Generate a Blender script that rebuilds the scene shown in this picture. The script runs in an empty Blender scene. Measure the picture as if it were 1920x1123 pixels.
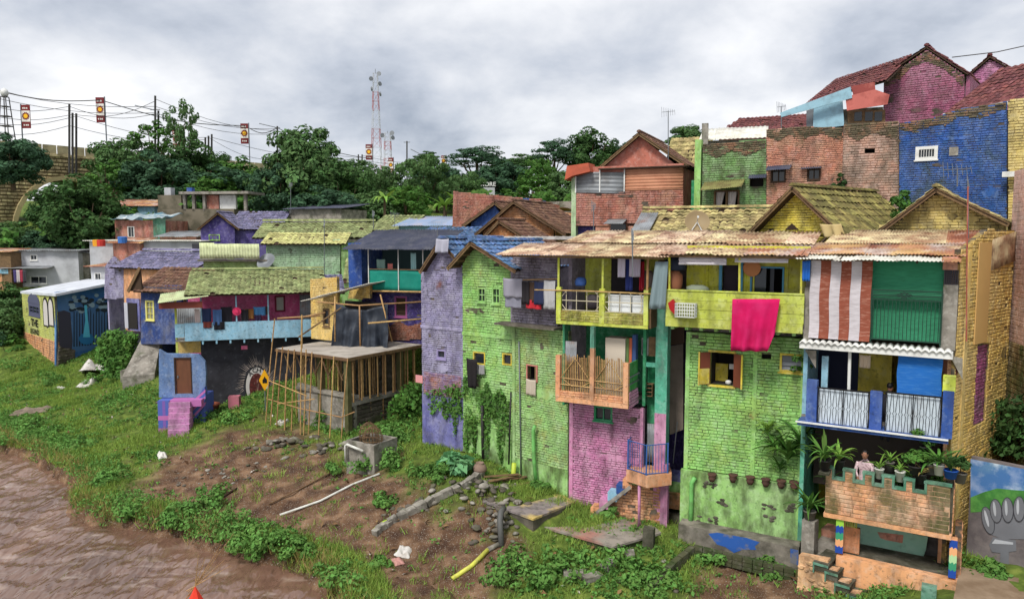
import bpy,math,random
import numpy as np
from mathutils import Vector,Matrix,noise as mnoise
from mathutils.geometry import tessellate_polygon

# ------------------------------------------------------------------ camera, sky, sun, exposure
SC=bpy.context.scene
COL=SC.collection
FPX,CX,CY=1387.0,960.0,561.5 # lens in photo pixels, picture centre
PITCH=math.atan(121.5/FPX)
CAMP=Vector((0.0,0.0,10.0))
cam_d=bpy.data.cameras.new('camera')
cam_d.sensor_width=36.0
cam_d.lens=36.0*FPX/1920.0
cam_d.clip_start,cam_d.clip_end=0.1,6000.0
cam=bpy.data.objects.new('camera',cam_d)
cam.location=CAMP
cam.rotation_euler=(math.pi/2-PITCH,0,0)
COL.objects.link(cam)
SC.camera=cam

SUN_DIR=Vector((-0.42,-0.62,0.95)).normalized() # towards the sun
W=bpy.data.worlds.new('World')
SC.world=W
W.use_nodes=True
wn,wl=W.node_tree.nodes,W.node_tree.links
wn.clear()
w_out=wn.new('ShaderNodeOutputWorld')
w_bg=wn.new('ShaderNodeBackground')
w_sky=wn.new('ShaderNodeTexSky')
w_sky.sky_type='NISHITA'
w_sky.sun_disc=False
w_sky.sun_elevation=math.asin(SUN_DIR.z)
w_sky.sun_rotation=math.atan2(SUN_DIR.x,SUN_DIR.y)
w_sky.air_density,w_sky.dust_density=1.0,2.0
w_co=wn.new('ShaderNodeTexCoord')
# project the view direction on a flat cloud layer so that clouds shrink towards the horizon
w_sep=wn.new('ShaderNodeSeparateXYZ')
wl.new(w_co.outputs['Generated'],w_sep.inputs[0])
def wmath(op,a,b=None,clamp=False):
 n=wn.new('ShaderNodeMath');n.operation=op;n.use_clamp=clamp
 for i,v in enumerate((a,b)):
  if v is None:continue
  if isinstance(v,(int,float)):n.inputs[i].default_value=v
  else:wl.new(v,n.inputs[i])
 return n.outputs[0]
w_h=wmath('ADD',wmath('MAXIMUM',w_sep.outputs[2],0.0),0.42)
w_comb=wn.new('ShaderNodeCombineXYZ')
wl.new(wmath('DIVIDE',w_sep.outputs[0],w_h),w_comb.inputs[0])
wl.new(wmath('DIVIDE',w_sep.outputs[1],w_h),w_comb.inputs[1])
def wnoise(scale,detail,dist,off):
 m=wn.new('ShaderNodeMapping');m.inputs['Location'].default_value=off
 wl.new(w_comb.outputs[0],m.inputs[0])
 n=wn.new('ShaderNodeTexNoise');n.inputs['Scale'].default_value=scale
 n.inputs['Detail'].default_value=detail;n.inputs['Distortion'].default_value=dist
 n.inputs['Roughness'].default_value=0.55
 wl.new(m.outputs[0],n.inputs['Vector'])
 return n.outputs['Fac']
w_big=wnoise(1.25,2.0,0.0,(2.3,0.75,0))
w_fine=wnoise(3.6,7,0.15,(9.3,2.2,3))
w_mix=wmath('ADD',wmath('MULTIPLY',w_big,0.58),wmath('MULTIPLY',w_fine,0.42))
w_ramp=wn.new('ShaderNodeValToRGB')
wl.new(w_mix,w_ramp.inputs[0])
els=w_ramp.color_ramp.elements
els[0].position,els[0].color=0.34,(0.27,0.305,0.37,1)
els[1].position,els[1].color=0.60,(0.78,0.78,0.79,1)
e=els.new(0.42);e.color=(0.43,0.46,0.52,1)
e=els.new(0.50);e.color=(0.59,0.605,0.64,1)
w_mul=wn.new('ShaderNodeMix');w_mul.data_type='RGBA';w_mul.blend_type='MULTIPLY'
w_mul.inputs[0].default_value=1.0
wl.new(w_sky.outputs[0],w_mul.inputs[6]);w_mul.inputs[7].default_value=(0.10,0.10,0.10,1)
w_over=wn.new('ShaderNodeMix');w_over.data_type='RGBA'
w_over.inputs[0].default_value=0.93 # cloud cover
wl.new(w_mul.outputs[2],w_over.inputs[6]);wl.new(w_ramp.outputs[0],w_over.inputs[7])
wl.new(w_over.outputs[2],w_bg.inputs[0])
w_bg.inputs[1].default_value=0.66
wl.new(w_bg.outputs[0],w_out.inputs[0])

sun_d=bpy.data.lights.new('sun','SUN')
sun_d.energy=1.5
sun_d.angle=math.radians(14)
sun_d.color=(1.0,0.965,0.90)
sun=bpy.data.objects.new('sun',sun_d)
sun.rotation_euler=(-SUN_DIR).to_track_quat('-Z','Y').to_euler()
sun.location=(0,0,60)
COL.objects.link(sun)

SC.view_settings.view_transform='Standard'
SC.view_settings.look='None'
SC.view_settings.exposure=1.12
SC.view_settings.gamma=1.0
SC.view_settings.use_curve_mapping=False
SC.render.engine='CYCLES'
SC.cycles.max_bounces=5
SC.cycles.diffuse_bounces=3
SC.cycles.glossy_bounces=2
SC.cycles.transparent_max_bounces=6
SC.cycles.use_adaptive_sampling=True
SC.cycles.adaptive_threshold=0.02
SC.cycles.use_denoising=True

# ------------------------------------------------------------------ pixel rays to places
def ray(px,py):
 a,b=(px-CX)/FPX,(CY-py)/FPX
 c,s=math.cos(PITCH),math.sin(PITCH)
 return Vector((a,c+b*s,-s+b*c))
def D(px,py,Y):
 r=ray(px,py);return CAMP+r*(Y/r.y)
def G(px,py,z):
 r=ray(px,py);return CAMP+r*((z-CAMP.z)/r.z)

class Fr:
 """A vertical facade: local x along it, local y into the building, local z up."""
 def __init__(s,pxl,Yl,pxr,Yr,z0=0.0,pyl=600,pyr=600):
  A,B=D(pxl,pyl,Yl),D(pxr,pyr,Yr)
  s.set((A.x,A.y),math.atan2(B.y-A.y,B.x-A.x),z0)
  s.w=math.hypot(B.y-A.y,B.x-A.x)
 def set(s,o,ang,z0):
  s.o=Vector((o[0],o[1],z0));s.a=ang;s.z0=z0
  s.ux=Vector((math.cos(ang),math.sin(ang),0));s.uy=Vector((-math.sin(ang),math.cos(ang),0))
  s.M=Matrix.Translation(s.o)@Matrix.Rotation(ang,4,'Z')
  s.w=1.0
 def uz(s,px,py,dy=0.0):
  r=ray(px,py);o=s.o+s.uy*dy
  t=(o-CAMP).dot(s.uy)/r.dot(s.uy)
  p=CAMP+r*t-s.o
  return p.dot(s.ux),p.z
 def u(s,px,py=600,dy=0.0):return s.uz(px,py,dy)[0]
 def z(s,px,py,dy=0.0):return s.uz(px,py,dy)[1]
 def R(s,x0,y0,x1,y1,dy=0.0):
  xm,ym=(x0+x1)/2,(y0+y1)/2
  return(s.uz(x0,ym,dy)[0],s.uz(x1,ym,dy)[0],s.uz(xm,y1,dy)[1],s.uz(xm,y0,dy)[1])
 def P(s,pts,dy=0.0):return[s.uz(x,y,dy)for x,y in pts]
 def world(s,x,y,z):return s.o+s.ux*x+s.uy*y+Vector((0,0,z))
 def right(s,u,y=0.0):
  g=Fr.__new__(Fr);p=s.world(u,y,0);g.set((p.x,p.y),s.a+math.pi/2,s.z0);return g
 def left(s,u,depth):
  g=Fr.__new__(Fr);p=s.world(u,depth,0);g.set((p.x,p.y),s.a-math.pi/2,s.z0);return g
def frame_at(p,ang=0.0):
 g=Fr.__new__(Fr);g.set((p[0],p[1]),ang,p[2]if len(p)>2 else 0.0);return g

# ------------------------------------------------------------------ materials
def lin(c):
 return tuple(((v/255.0)/12.92 if v/255.0<=0.04045 else((v/255.0+0.055)/1.055)**2.4)for v in c)+(1.0,)
MATS={}
def mat(name,col,rough=0.85,var=0.10,layers=(),bump=0.0,bscale=40.0,metal=0.0,stretch=None,spec=0.3,trans=0.0,blotch=0.12,gain=0.92,bdist=0.02):
 """col in sRGB 0-255 (the paint's own colour); layers = (colour, noise scale, threshold, softness, strength, (sx,sy,sz))."""
 if name in MATS:return MATS[name]
 m=bpy.data.materials.new(name);m.use_nodes=True
 nt=m.node_tree;n,l=nt.nodes,nt.links
 bs=n['Principled BSDF']
 geo=n.new('ShaderNodeNewGeometry');oi=n.new('ShaderNodeObjectInfo')
 def math_(op,a,b=None):
  k=n.new('ShaderNodeMath');k.operation=op
  for i,v in enumerate((a,b)):
   if v is None:continue
   if isinstance(v,(int,float)):k.inputs[i].default_value=v
   else:l.new(v,k.inputs[i])
  return k.outputs[0]
 rnd=math_('FRACT',math_('ADD',geo.outputs['Random Per Island'],oi.outputs['Random']))
 def nz(scale,detail,sv=None,seed=0.0):
  mp=n.new('ShaderNodeMapping');mp.inputs['Location'].default_value=(seed*3.7,seed*1.9,seed*5.3)
  if sv:mp.inputs['Scale'].default_value=sv
  l.new(geo.outputs['Position'],mp.inputs[0])
  t=n.new('ShaderNodeTexNoise');t.inputs['Scale'].default_value=scale;t.inputs['Detail'].default_value=detail
  t.inputs['Roughness'].default_value=0.6
  l.new(mp.outputs[0],t.inputs['Vector']);return t.outputs['Fac']
 seed=(sum(ord(ch)*(i+1)for i,ch in enumerate(name))%97)/7.0
 base=tuple(min(0.9,v*gain)for v in lin(col)[:3])+(1.0,)
 hsv=n.new('ShaderNodeHueSaturation');hsv.inputs['Color'].default_value=base
 v=math_('ADD',math_('MULTIPLY',math_('SUBTRACT',rnd,0.5),2*var),1.0)
 v=math_('ADD',v,math_('MULTIPLY',math_('SUBTRACT',nz(0.9,4,stretch,seed),0.5),4*blotch))
 l.new(v,hsv.inputs['Value'])
 hv=math_('ADD',0.5,math_('MULTIPLY',math_('SUBTRACT',rnd,0.5),var*0.10))
 l.new(hv,hsv.inputs['Hue'])
 cur=hsv.outputs[0]
 for i,L in enumerate(layers):
  lc,sc,th,so,stg=L[:5]
  f=nz(sc,6,L[5]if len(L)>5 else None,seed+2.3*(i+1))
  mr=n.new('ShaderNodeMapRange');mr.inputs['From Min'].default_value=th-so;mr.inputs['From Max'].default_value=th+so
  mr.inputs['To Max'].default_value=stg;l.new(f,mr.inputs[0])
  mx=n.new('ShaderNodeMix');mx.data_type='RGBA';l.new(mr.outputs[0],mx.inputs[0])
  l.new(cur,mx.inputs[6]);mx.inputs[7].default_value=tuple(q*gain for q in lin(lc)[:3])+(1.0,)
  cur=mx.outputs[2]
 l.new(cur,bs.inputs['Base Color'])
 bs.inputs['Roughness'].default_value=rough;bs.inputs['Metallic'].default_value=metal
 bs.inputs['Specular IOR Level'].default_value=spec
 if bump:
  bn=n.new('ShaderNodeBump');bn.inputs['Strength'].default_value=bump;bn.inputs['Distance'].default_value=bdist
  l.new(nz(bscale,5,stretch,seed+9),bn.inputs['Height']);l.new(bn.outputs[0],bs.inputs['Normal'])
 if trans:
  tr=n.new('ShaderNodeBsdfTranslucent');l.new(cur,tr.inputs[0])
  mxs=n.new('ShaderNodeMixShader');mxs.inputs[0].default_value=trans
  l.new(bs.outputs[0],mxs.inputs[1]);l.new(tr.outputs[0],mxs.inputs[2])
  l.new(mxs.outputs[0],n['Material Output'].inputs['Surface'])
 MATS[name]=m
 return m
GRIME=(52,46,38);MOSS=(66,78,34);RAWBRICK=(150,84,58);GREYW=(150,145,138)
def paint(name,col,wear=(GREYW,0.60,0.45),grime=0.55,moss=0.0,var=0.10,raw=None):
 lum=.3*col[0]+.59*col[1]+.11*col[2];col=tuple(min(250,.86*v+.14*lum+5)for v in col)
 lite=tuple(min(255,.62*v+88)for v in col)
 ls=[(wear[0],1.3,wear[1],0.07,wear[2]),(lite,4.5,.57,.06,.5),(lite,.7,.56,.1,.4,(1,1,.5))]
 if raw:ls.append((RAWBRICK,0.9,raw,0.04,0.8))
 ls.append((GRIME,2.6,0.57,0.12,grime,(1,1,0.35)));ls.append((tuple(.55*v+18 for v in col),9,.60,.05,.6));ls.append((GRIME,.8,.66,.06,grime*.9,(1.6,1.6,.3)))
 if moss:ls.append((MOSS,1.7,0.66-0.18*moss,0.09,0.8,(1,1,0.6)))
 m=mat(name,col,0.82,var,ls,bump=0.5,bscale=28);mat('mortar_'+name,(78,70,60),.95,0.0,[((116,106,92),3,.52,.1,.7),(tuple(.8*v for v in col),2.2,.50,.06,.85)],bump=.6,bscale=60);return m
def flat(name,col,rough=0.7,**k):
 k.setdefault('var',0.05);k.setdefault('blotch',0.06)
 return mat(name,col,rough,**k)
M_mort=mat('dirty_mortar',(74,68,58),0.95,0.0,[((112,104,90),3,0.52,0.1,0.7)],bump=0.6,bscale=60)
M_conc=mat('old_concrete',(150,144,134),0.9,0.06,[((82,78,70),1.8,0.53,0.12,0.75),((188,184,174),5,0.6,0.08,0.5),(MOSS,1.2,0.62,0.06,0.5)],bump=0.6,bscale=25)
M_concd=mat('mossy_concrete',(96,92,80),0.95,0.08,[((50,52,36),1.5,0.48,0.12,0.85),((136,130,118),4,0.6,0.08,0.6)],bump=0.9,bscale=14)
M_wood=mat('weathered_wood',(124,98,70),0.85,0.18,[((70,56,42),6,0.52,0.15,0.6)],bump=0.4,bscale=30)
M_woodd=mat('dark_wood',(66,50,38),0.85,0.15,bump=0.3)
M_bamboo=mat('bamboo',(186,148,98),0.6,0.22,[((120,92,58),7,0.54,0.1,0.6)],bump=0.2)
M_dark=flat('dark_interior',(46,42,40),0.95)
M_black=flat('black_paint',(26,26,28),0.5)
M_white=flat('white_paint',(226,226,222),0.6,layers=[((150,146,138),2.2,0.6,0.1,0.5)])
M_steel=flat('grey_steel',(120,124,128),0.5,metal=0.4)
M_glass=mat('window_glass',(40,46,52),0.12,0.05,spec=0.6)
M_pvcw=flat('white_pipe',(214,214,206),0.45,layers=[((130,122,108),3,0.58,0.1,0.5)])

# ------------------------------------------------------------------ mesh building
class MB:
 def __init__(s):s.v=[];s.f=[];s.m=[];s.mi=0;s.smooth=False
 def add(s,vs,fs):
  b=len(s.v);s.v.extend(vs);s.f.extend(tuple(i+b for i in f)for f in fs);s.m.extend([s.mi]*len(fs));return s
 def box(s,x0,x1,y0,y1,z0,z1):
  if x0>x1:x0,x1=x1,x0
  if y0>y1:y0,y1=y1,y0
  if z0>z1:z0,z1=z1,z0
  return s.add([(x0,y0,z0),(x1,y0,z0),(x1,y1,z0),(x0,y1,z0),(x0,y0,z1),(x1,y0,z1),(x1,y1,z1),(x0,y1,z1)],
                     [(0,3,2,1),(4,5,6,7),(0,1,5,4),(1,2,6,5),(2,3,7,6),(3,0,4,7)])
 def bar(s,p,q,w,h=None,up=(0,0,1)):
  p,q=Vector(p),Vector(q);h=h or w;d=(q-p).normalized();upv=Vector(up)
  if abs(d.dot(upv))>0.97:upv=Vector((0,1,0))
  a=d.cross(upv).normalized()*(w/2);b=a.cross(d).normalized()*(h/2)
  vs=[p-a-b,p+a-b,p+a+b,p-a+b,q-a-b,q+a-b,q+a+b,q-a+b]
  return s.add([tuple(v)for v in vs],[(0,1,2,3),(7,6,5,4),(0,4,5,1),(1,5,6,2),(2,6,7,3),(3,7,4,0)])
 def tube(s,pts,r,n=6,cap=True):
  pts=[Vector(p)for p in pts];k=len(pts);rs=r if isinstance(r,(list,tuple))else[r]*k
  b=len(s.v);ref=None
  for i,p in enumerate(pts):
   d=(pts[min(i+1,k-1)]-pts[max(i-1,0)]).normalized()
   if ref is None:ref=Vector((0,0,1))if abs(d.z)<0.9 else Vector((1,0,0))
   a=d.cross(ref).normalized();c=a.cross(d);ref=c
   for j in range(n):
    t=2*math.pi*j/n;s.v.append(tuple(p+(a*math.cos(t)+c*math.sin(t))*rs[i]))
  for i in range(k-1):
   for j in range(n):
    s.f.append((b+i*n+j,b+i*n+(j+1)%n,b+(i+1)*n+(j+1)%n,b+(i+1)*n+j));s.m.append(s.mi)
  if cap:
   s.f.append(tuple(b+j for j in reversed(range(n))));s.f.append(tuple(b+(k-1)*n+j for j in range(n)));s.m+=[s.mi]*2
  return s
 def prism(s,poly,y0,y1):
  """polygon in (x, z), extruded along y"""
  n=len(poly);vs=[(x,y0,z)for x,z in poly]+[(x,y1,z)for x,z in poly]
  tri=tessellate_polygon([[Vector((x,z,0))for x,z in poly]])
  fs=[tuple(t)for t in tri]+[tuple(i+n for i in reversed(t))for t in tri]
  fs+=[(i,(i+1)%n,(i+1)%n+n,i+n)for i in range(n)]
  return s.add(vs,fs)
 def slab(s,poly,z0,z1):
  """polygon in plan (x, y), extruded in z"""
  n=len(poly);vs=[(x,y,z0)for x,y in poly]+[(x,y,z1)for x,y in poly]
  tri=tessellate_polygon([[Vector((x,y,0))for x,y in poly]])
  fs=[tuple(reversed(t))for t in tri]+[tuple(i+n for i in t)for t in tri]
  fs+=[(i,(i+1)%n,(i+1)%n+n,i+n)for i in range(n)]
  return s.add(vs,fs)
 def lathe(s,prof,c=(0,0,0),n=14):
  b=len(s.v)
  for r,z in prof:
   for j in range(n):
    t=2*math.pi*j/n;s.v.append((c[0]+r*math.cos(t),c[1]+r*math.sin(t),c[2]+z))
  for i in range(len(prof)-1):
   for j in range(n):
    s.f.append((b+i*n+j,b+i*n+(j+1)%n,b+(i+1)*n+(j+1)%n,b+(i+1)*n+j));s.m.append(s.mi)
  return s
 def grid(s,fn,nu,nv,thick=None):
  b=len(s.v);pts=[[Vector(fn(i/nu,j/nv))for i in range(nu+1)]for j in range(nv+1)]
  vs=[tuple(p)for r in pts for p in r];w=nu+1
  fs=[(j*w+i,j*w+i+1,(j+1)*w+i+1,(j+1)*w+i)for j in range(nv)for i in range(nu)]
  if thick is not None:
   t=Vector(thick);N=len(vs);vs+=[tuple(p+t)for r in pts for p in r]
   fs+=[tuple(reversed([k+N for k in f]))for f in fs]
   rim=[i for i in range(w)]+[j*w+nu for j in range(1,nv+1)]+[nv*w+i for i in range(nu-1,-1,-1)]+[j*w for j in range(nv-1,0,-1)]
   for i,a in enumerate(rim):
    c=rim[(i+1)%len(rim)];fs.append((c,a,a+N,c+N))
  return s.add(vs,fs)
 def mesh(s,name,mats):
  me=bpy.data.meshes.new(name);me.from_pydata([tuple(v)for v in s.v],[],s.f)
  if not isinstance(mats,(list,tuple)):mats=[mats]
  for m in mats:me.materials.append(m)
  if len(mats)>1:me.polygons.foreach_set('material_index',s.m)
  if s.smooth:me.polygons.foreach_set('use_smooth',[True]*len(s.f))
  me.validate();me.update();return me
 def part(s,name,mats,parent,M=None):
  o=bpy.data.objects.new(name,s.mesh(name,mats));o.parent=parent
  if M is not None:o.matrix_local=M
  COL.objects.link(o);return o
 def top(s,name,mats,f,label,cat,group=None):
  """a thing of one mesh, its origin at the middle of its base"""
  a=np.array([tuple(v)for v in s.v]);lo,hi=a.min(0),a.max(0);c=((lo[0]+hi[0])/2,(lo[1]+hi[1])/2,lo[2])
  s.v=[(v[0]-c[0],v[1]-c[1],v[2]-c[2])for v in s.v]
  o=bpy.data.objects.new(name,s.mesh(name,mats));COL.objects.link(o)
  o.matrix_world=(f.M if f else Matrix())@Matrix.Translation(c)
  tag(o,label,cat,group);return o
def tag(o,label=None,cat=None,group=None,kind=None):
 if label:o['label']=label
 if cat:o['category']=cat
 if group:o['group']=group
 if kind:o['kind']=kind
 return o
def thing(name,label,cat,f,group=None):
 o=bpy.data.objects.new(name,None);o.empty_display_size=0.3
 COL.objects.link(o);o.matrix_world=f.M
 FR[o.name]=f
 return tag(o,label,cat,group)
FR={}
def rel(T,g):return FR[T.name].M.inverted()@g.M

def slab_faces(mb,poly,holes,y0,y1):
 """wall slab: polygon in (u, z) with rectangular holes, between depths y0 (front) and y1"""
 loops=[[Vector((x,z,0))for x,z in poly]]+[[Vector((a,c,0)),Vector((a,d,0)),Vector((b,d,0)),Vector((b,c,0))]for a,b,c,d in holes]
 flatv=[p for lp in loops for p in lp];n=len(flatv)
 tri=tessellate_polygon(loops)
 vs=[(p.x,y0,p.y)for p in flatv]+[(p.x,y1,p.y)for p in flatv]
 fs=[tuple(t)for t in tri]+[tuple(i+n for i in reversed(t))for t in tri]
 k=0
 for lp in loops:
  m=len(lp);fs+=[(k+i,k+(i+1)%m,k+(i+1)%m+n,k+i+n)for i in range(m)];k+=m
 mb.add(vs,fs)
def spans(poly,z):
 xs=[]
 for i in range(len(poly)):
  (x0,z0),(x1,z1)=poly[i],poly[(i+1)%len(poly)]
  if(z0<=z)!=(z1<=z):xs.append(x0+(z-z0)/(z1-z0)*(x1-x0))
 xs.sort();return[(xs[i],xs[i+1])for i in range(0,len(xs)-1,2)]
BRICKS={}
def unit_brick(m):
 if m.name not in BRICKS:
  mb=MB();c=0.10
  mb.add([(0,0,0),(1,0,0),(1,0,1),(0,0,1),(0.035,-1,c),(0.965,-1,c),(0.965,-1,1-c),(0.035,-1,1-c)],
               [(4,5,6,7),(0,1,5,4),(1,2,6,5),(2,3,7,6),(3,0,4,7)])
  BRICKS[m.name]=mb.mesh('brick',m)
 return BRICKS[m.name]
def rect(u0,u1,z0,z1):return[(u0,z0),(u1,z0),(u1,z1),(u0,z1)]
def wall(T,poly,m,holes=(),g=None,brick=(0.24,0.10),y=0.0,thick=0.16,single=0,name='wall',mort=None,seed=1,proud=0.022,gone=0.012,skip=None,patch=.45,j=0.012):
 """a brick wall: dirty mortar slab and proud bricks; `single` of them, nearest the camera, are objects of their own"""
 rng=random.Random(seed*7919+len(poly));M=rel(T,g)if g else None;fr=g or FR[T.name]
 mb=MB();slab_faces(mb,poly,holes,y,y+thick)
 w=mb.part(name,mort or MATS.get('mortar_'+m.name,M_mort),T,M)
 L,H=brick;zs=[p[1]for p in poly];z=min(zs);row=0;bl=[]
 while z<max(zs)-0.02:
  h=H*rng.uniform(.9,1.1);zm=z+h/2
  hh=[(a,b)for a,b,c,d in holes if c<z+h-0.02 and d>z+0.02]
  for a,b in spans(poly,zm):
   segs=[(a,b)]
   for ha,hb in hh:
    ns=[]
    for p,q in segs:
     if hb<=p or ha>=q:ns.append((p,q))
     else:
      if ha>p:ns.append((p,ha))
      if hb<q:ns.append((hb,q))
    segs=ns
   off=(row%2)*L/2+rng.uniform(-.03,.03)
   for p,q in segs:
    x=math.floor((p-off)/L)*L+off
    while x<q:
     bl_=L*rng.uniform(.78,1.22);x0,x1=max(x,p),min(x+bl_,q)
     if x1-x0>0.05 and rng.random()>gone and not(skip and skip((x0+x1)/2,zm)):
      jz=rng.uniform(-.005,.005)+.02*mnoise.noise((x0*.7,seed,zm*.4))
      bl.append((x0+j*rng.uniform(.05,.5),x1-j*rng.uniform(.05,.5),z+j*0.5+jz,z+h-j*0.9+jz,proud*rng.uniform(0.55,1.35)))
     x+=bl_
  z+=h;row+=1
 k=0
 if single:
  bl.sort(key=lambda b:(fr.world(b[0],y,b[2])-CAMP).length)
  me=unit_brick(m)
  for x0,x1,z0,z1,p in bl[:single]:
   o=bpy.data.objects.new('brick',me);o.parent=w;o.location=(x0,y,z0);o.scale=(x1-x0,p,z1-z0);COL.objects.link(o)
  k=single
 if len(bl)>k:
  rest=MB()
  for x0,x1,z0,z1,p in bl[k:]:
   c=0.012
   rest.add([(x0,y,z0),(x1,y,z0),(x1,y,z1),(x0,y,z1),(x0+c,y-p,z0+c*.8),(x1-c,y-p,z0+c*.8),(x1-c,y-p,z1-c*.8),(x0+c,y-p,z1-c*.8)],
                     [(4,5,6,7),(0,1,5,4),(1,2,6,5),(2,3,7,6),(3,0,4,7)])
  o=rest.part('brick_courses',m,w);o['kind']='stuff'
 us=[p[0]for p in poly];area=(max(us)-min(us))*(max(zs)-min(zs))
 for i in range(min(14,int(area*patch))): # smears of old render over the bricks
  cx,cz_=rng.uniform(min(us),max(us)),rng.uniform(min(zs),max(zs));a,b=rng.uniform(.12,.5),rng.uniform(.06,.26);n=11
  pp=[(cx+a*math.cos(6.2832*k/n)*rng.uniform(.6,1.25),cz_+b*math.sin(6.2832*k/n)*rng.uniform(.6,1.25))for k in range(n)]
  if all(inside(poly,*p)for p in pp)and not any(c-a*1.3<cx<d+a*1.3 and e-b*1.3<cz_<f+b*1.3 for c,d,e,f in holes):
   MB().prism(pp,y-proud*1.25-.002*i/14,y).part('render_patch',m if i%3 else MATS.get('mortar_'+m.name,M_mort),w)
 return w
def plaster(T,poly,m,holes=(),g=None,y=0.0,thick=0.16,name='wall'):
 mb=MB();slab_faces(mb,poly,holes,y,y+thick)
 return mb.part(name,m,T,rel(T,g)if g else None)
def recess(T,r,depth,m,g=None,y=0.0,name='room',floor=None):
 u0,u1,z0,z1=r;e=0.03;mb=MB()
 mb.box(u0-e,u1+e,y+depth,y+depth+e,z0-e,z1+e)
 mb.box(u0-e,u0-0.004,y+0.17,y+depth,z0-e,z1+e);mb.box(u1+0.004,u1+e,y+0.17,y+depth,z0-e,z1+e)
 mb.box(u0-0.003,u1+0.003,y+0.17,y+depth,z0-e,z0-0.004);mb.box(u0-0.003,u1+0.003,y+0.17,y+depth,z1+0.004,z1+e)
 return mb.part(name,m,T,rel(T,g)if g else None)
def window(T,r,fm,g=None,y=0.0,muntin=(1,1),bars=0,gm=None,sill=True,fw=0.05,room=True,louvre=0):
 u0,u1,z0,z1=r;M=rel(T,g)if g else None;mb=MB();o=0.035
 mb.box(u0-fw*.3,u0+fw,y-o,y+.08,z0-fw*.3,z1+fw*.3);mb.box(u1-fw,u1+fw*.3,y-o,y+.08,z0-fw*.3,z1+fw*.3)
 mb.box(u0+fw,u1-fw,y-o,y+.08,z0-fw*.3,z0+fw);mb.box(u0+fw,u1-fw,y-o,y+.08,z1-fw,z1+fw*.3)
 for i in range(1,muntin[0]):
  x=u0+(u1-u0)*i/muntin[0];mb.box(x-.015,x+.015,y-.01,y+.05,z0+fw,z1-fw)
 for i in range(1,muntin[1]):
  z=z0+(z1-z0)*i/muntin[1];mb.box(u0+fw,u1-fw,y-.008,y+.048,z-.015,z+.015)
 for i in range(bars):
  x=u0+(u1-u0)*(i+1)/(bars+1);mb.box(x-.008,x+.008,y-.02,y-.005,z0+fw,z1-fw)
 w=mb.part('window',fm,T,M)
 if louvre:
  for i in range(louvre):
   z=z0+fw+(z1-z0-2*fw)*(i+.5)/louvre;h=(z1-z0)/louvre*.5
   lb=MB();lb.add([(u0+fw,y-.01,z-h),(u1-fw,y-.01,z-h),(u1-fw,y+.06,z+h),(u0+fw,y+.06,z+h),(u0+fw,y-.004,z-h),(u1-fw,y-.004,z-h),(u1-fw,y+.066,z+h),(u0+fw,y+.066,z+h)],
                             [(0,1,2,3),(7,6,5,4),(0,4,5,1),(2,6,7,3)])
   lb.part('slat',gm or M_glass,w)
 else:
  n,k=muntin
  for a in range(n):
   for b in range(k):
    x0,x1=u0+fw+(u1-u0-2*fw)*a/n,u0+fw+(u1-u0-2*fw)*(a+1)/n
    q0,q1=z0+fw+(z1-z0-2*fw)*b/k,z0+fw+(z1-z0-2*fw)*(b+1)/k
    MB().box(x0+.002,x1-.002,y+.05,y+.058,q0+.002,q1-.002).part('pane',gm or M_glass,w)
 if sill:MB().box(u0-.06,u1+.06,y-.08,y-.036,z0-.07,z0-.017).part('sill',fm,w)
 return w
TILES={}
def unit_tile(m,tw,tl):
 key=(m.name,tw,tl)
 if key not in TILES:
  mb=MB();prof=[(0,0.0),(0.18,.10),(0.40,.16),(0.62,.10),(0.80,0.0),(1.0,.02)]
  a=[(x*tw*1.04,-0.03,z*tw)for x,z in prof];b=[(x*tw*1.04,tl,z*tw-.03)for x,z in prof];c=[(x,y,z-.022)for x,y,z in a]
  n=len(prof);fs=[(i,i+1,n+i+1,n+i)for i in range(n-1)]+[(2*n+i,2*n+i+1,i+1,i)for i in range(n-1)]
  mb.add(a+b+c,fs);TILES[key]=mb
 return TILES[key]
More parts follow.
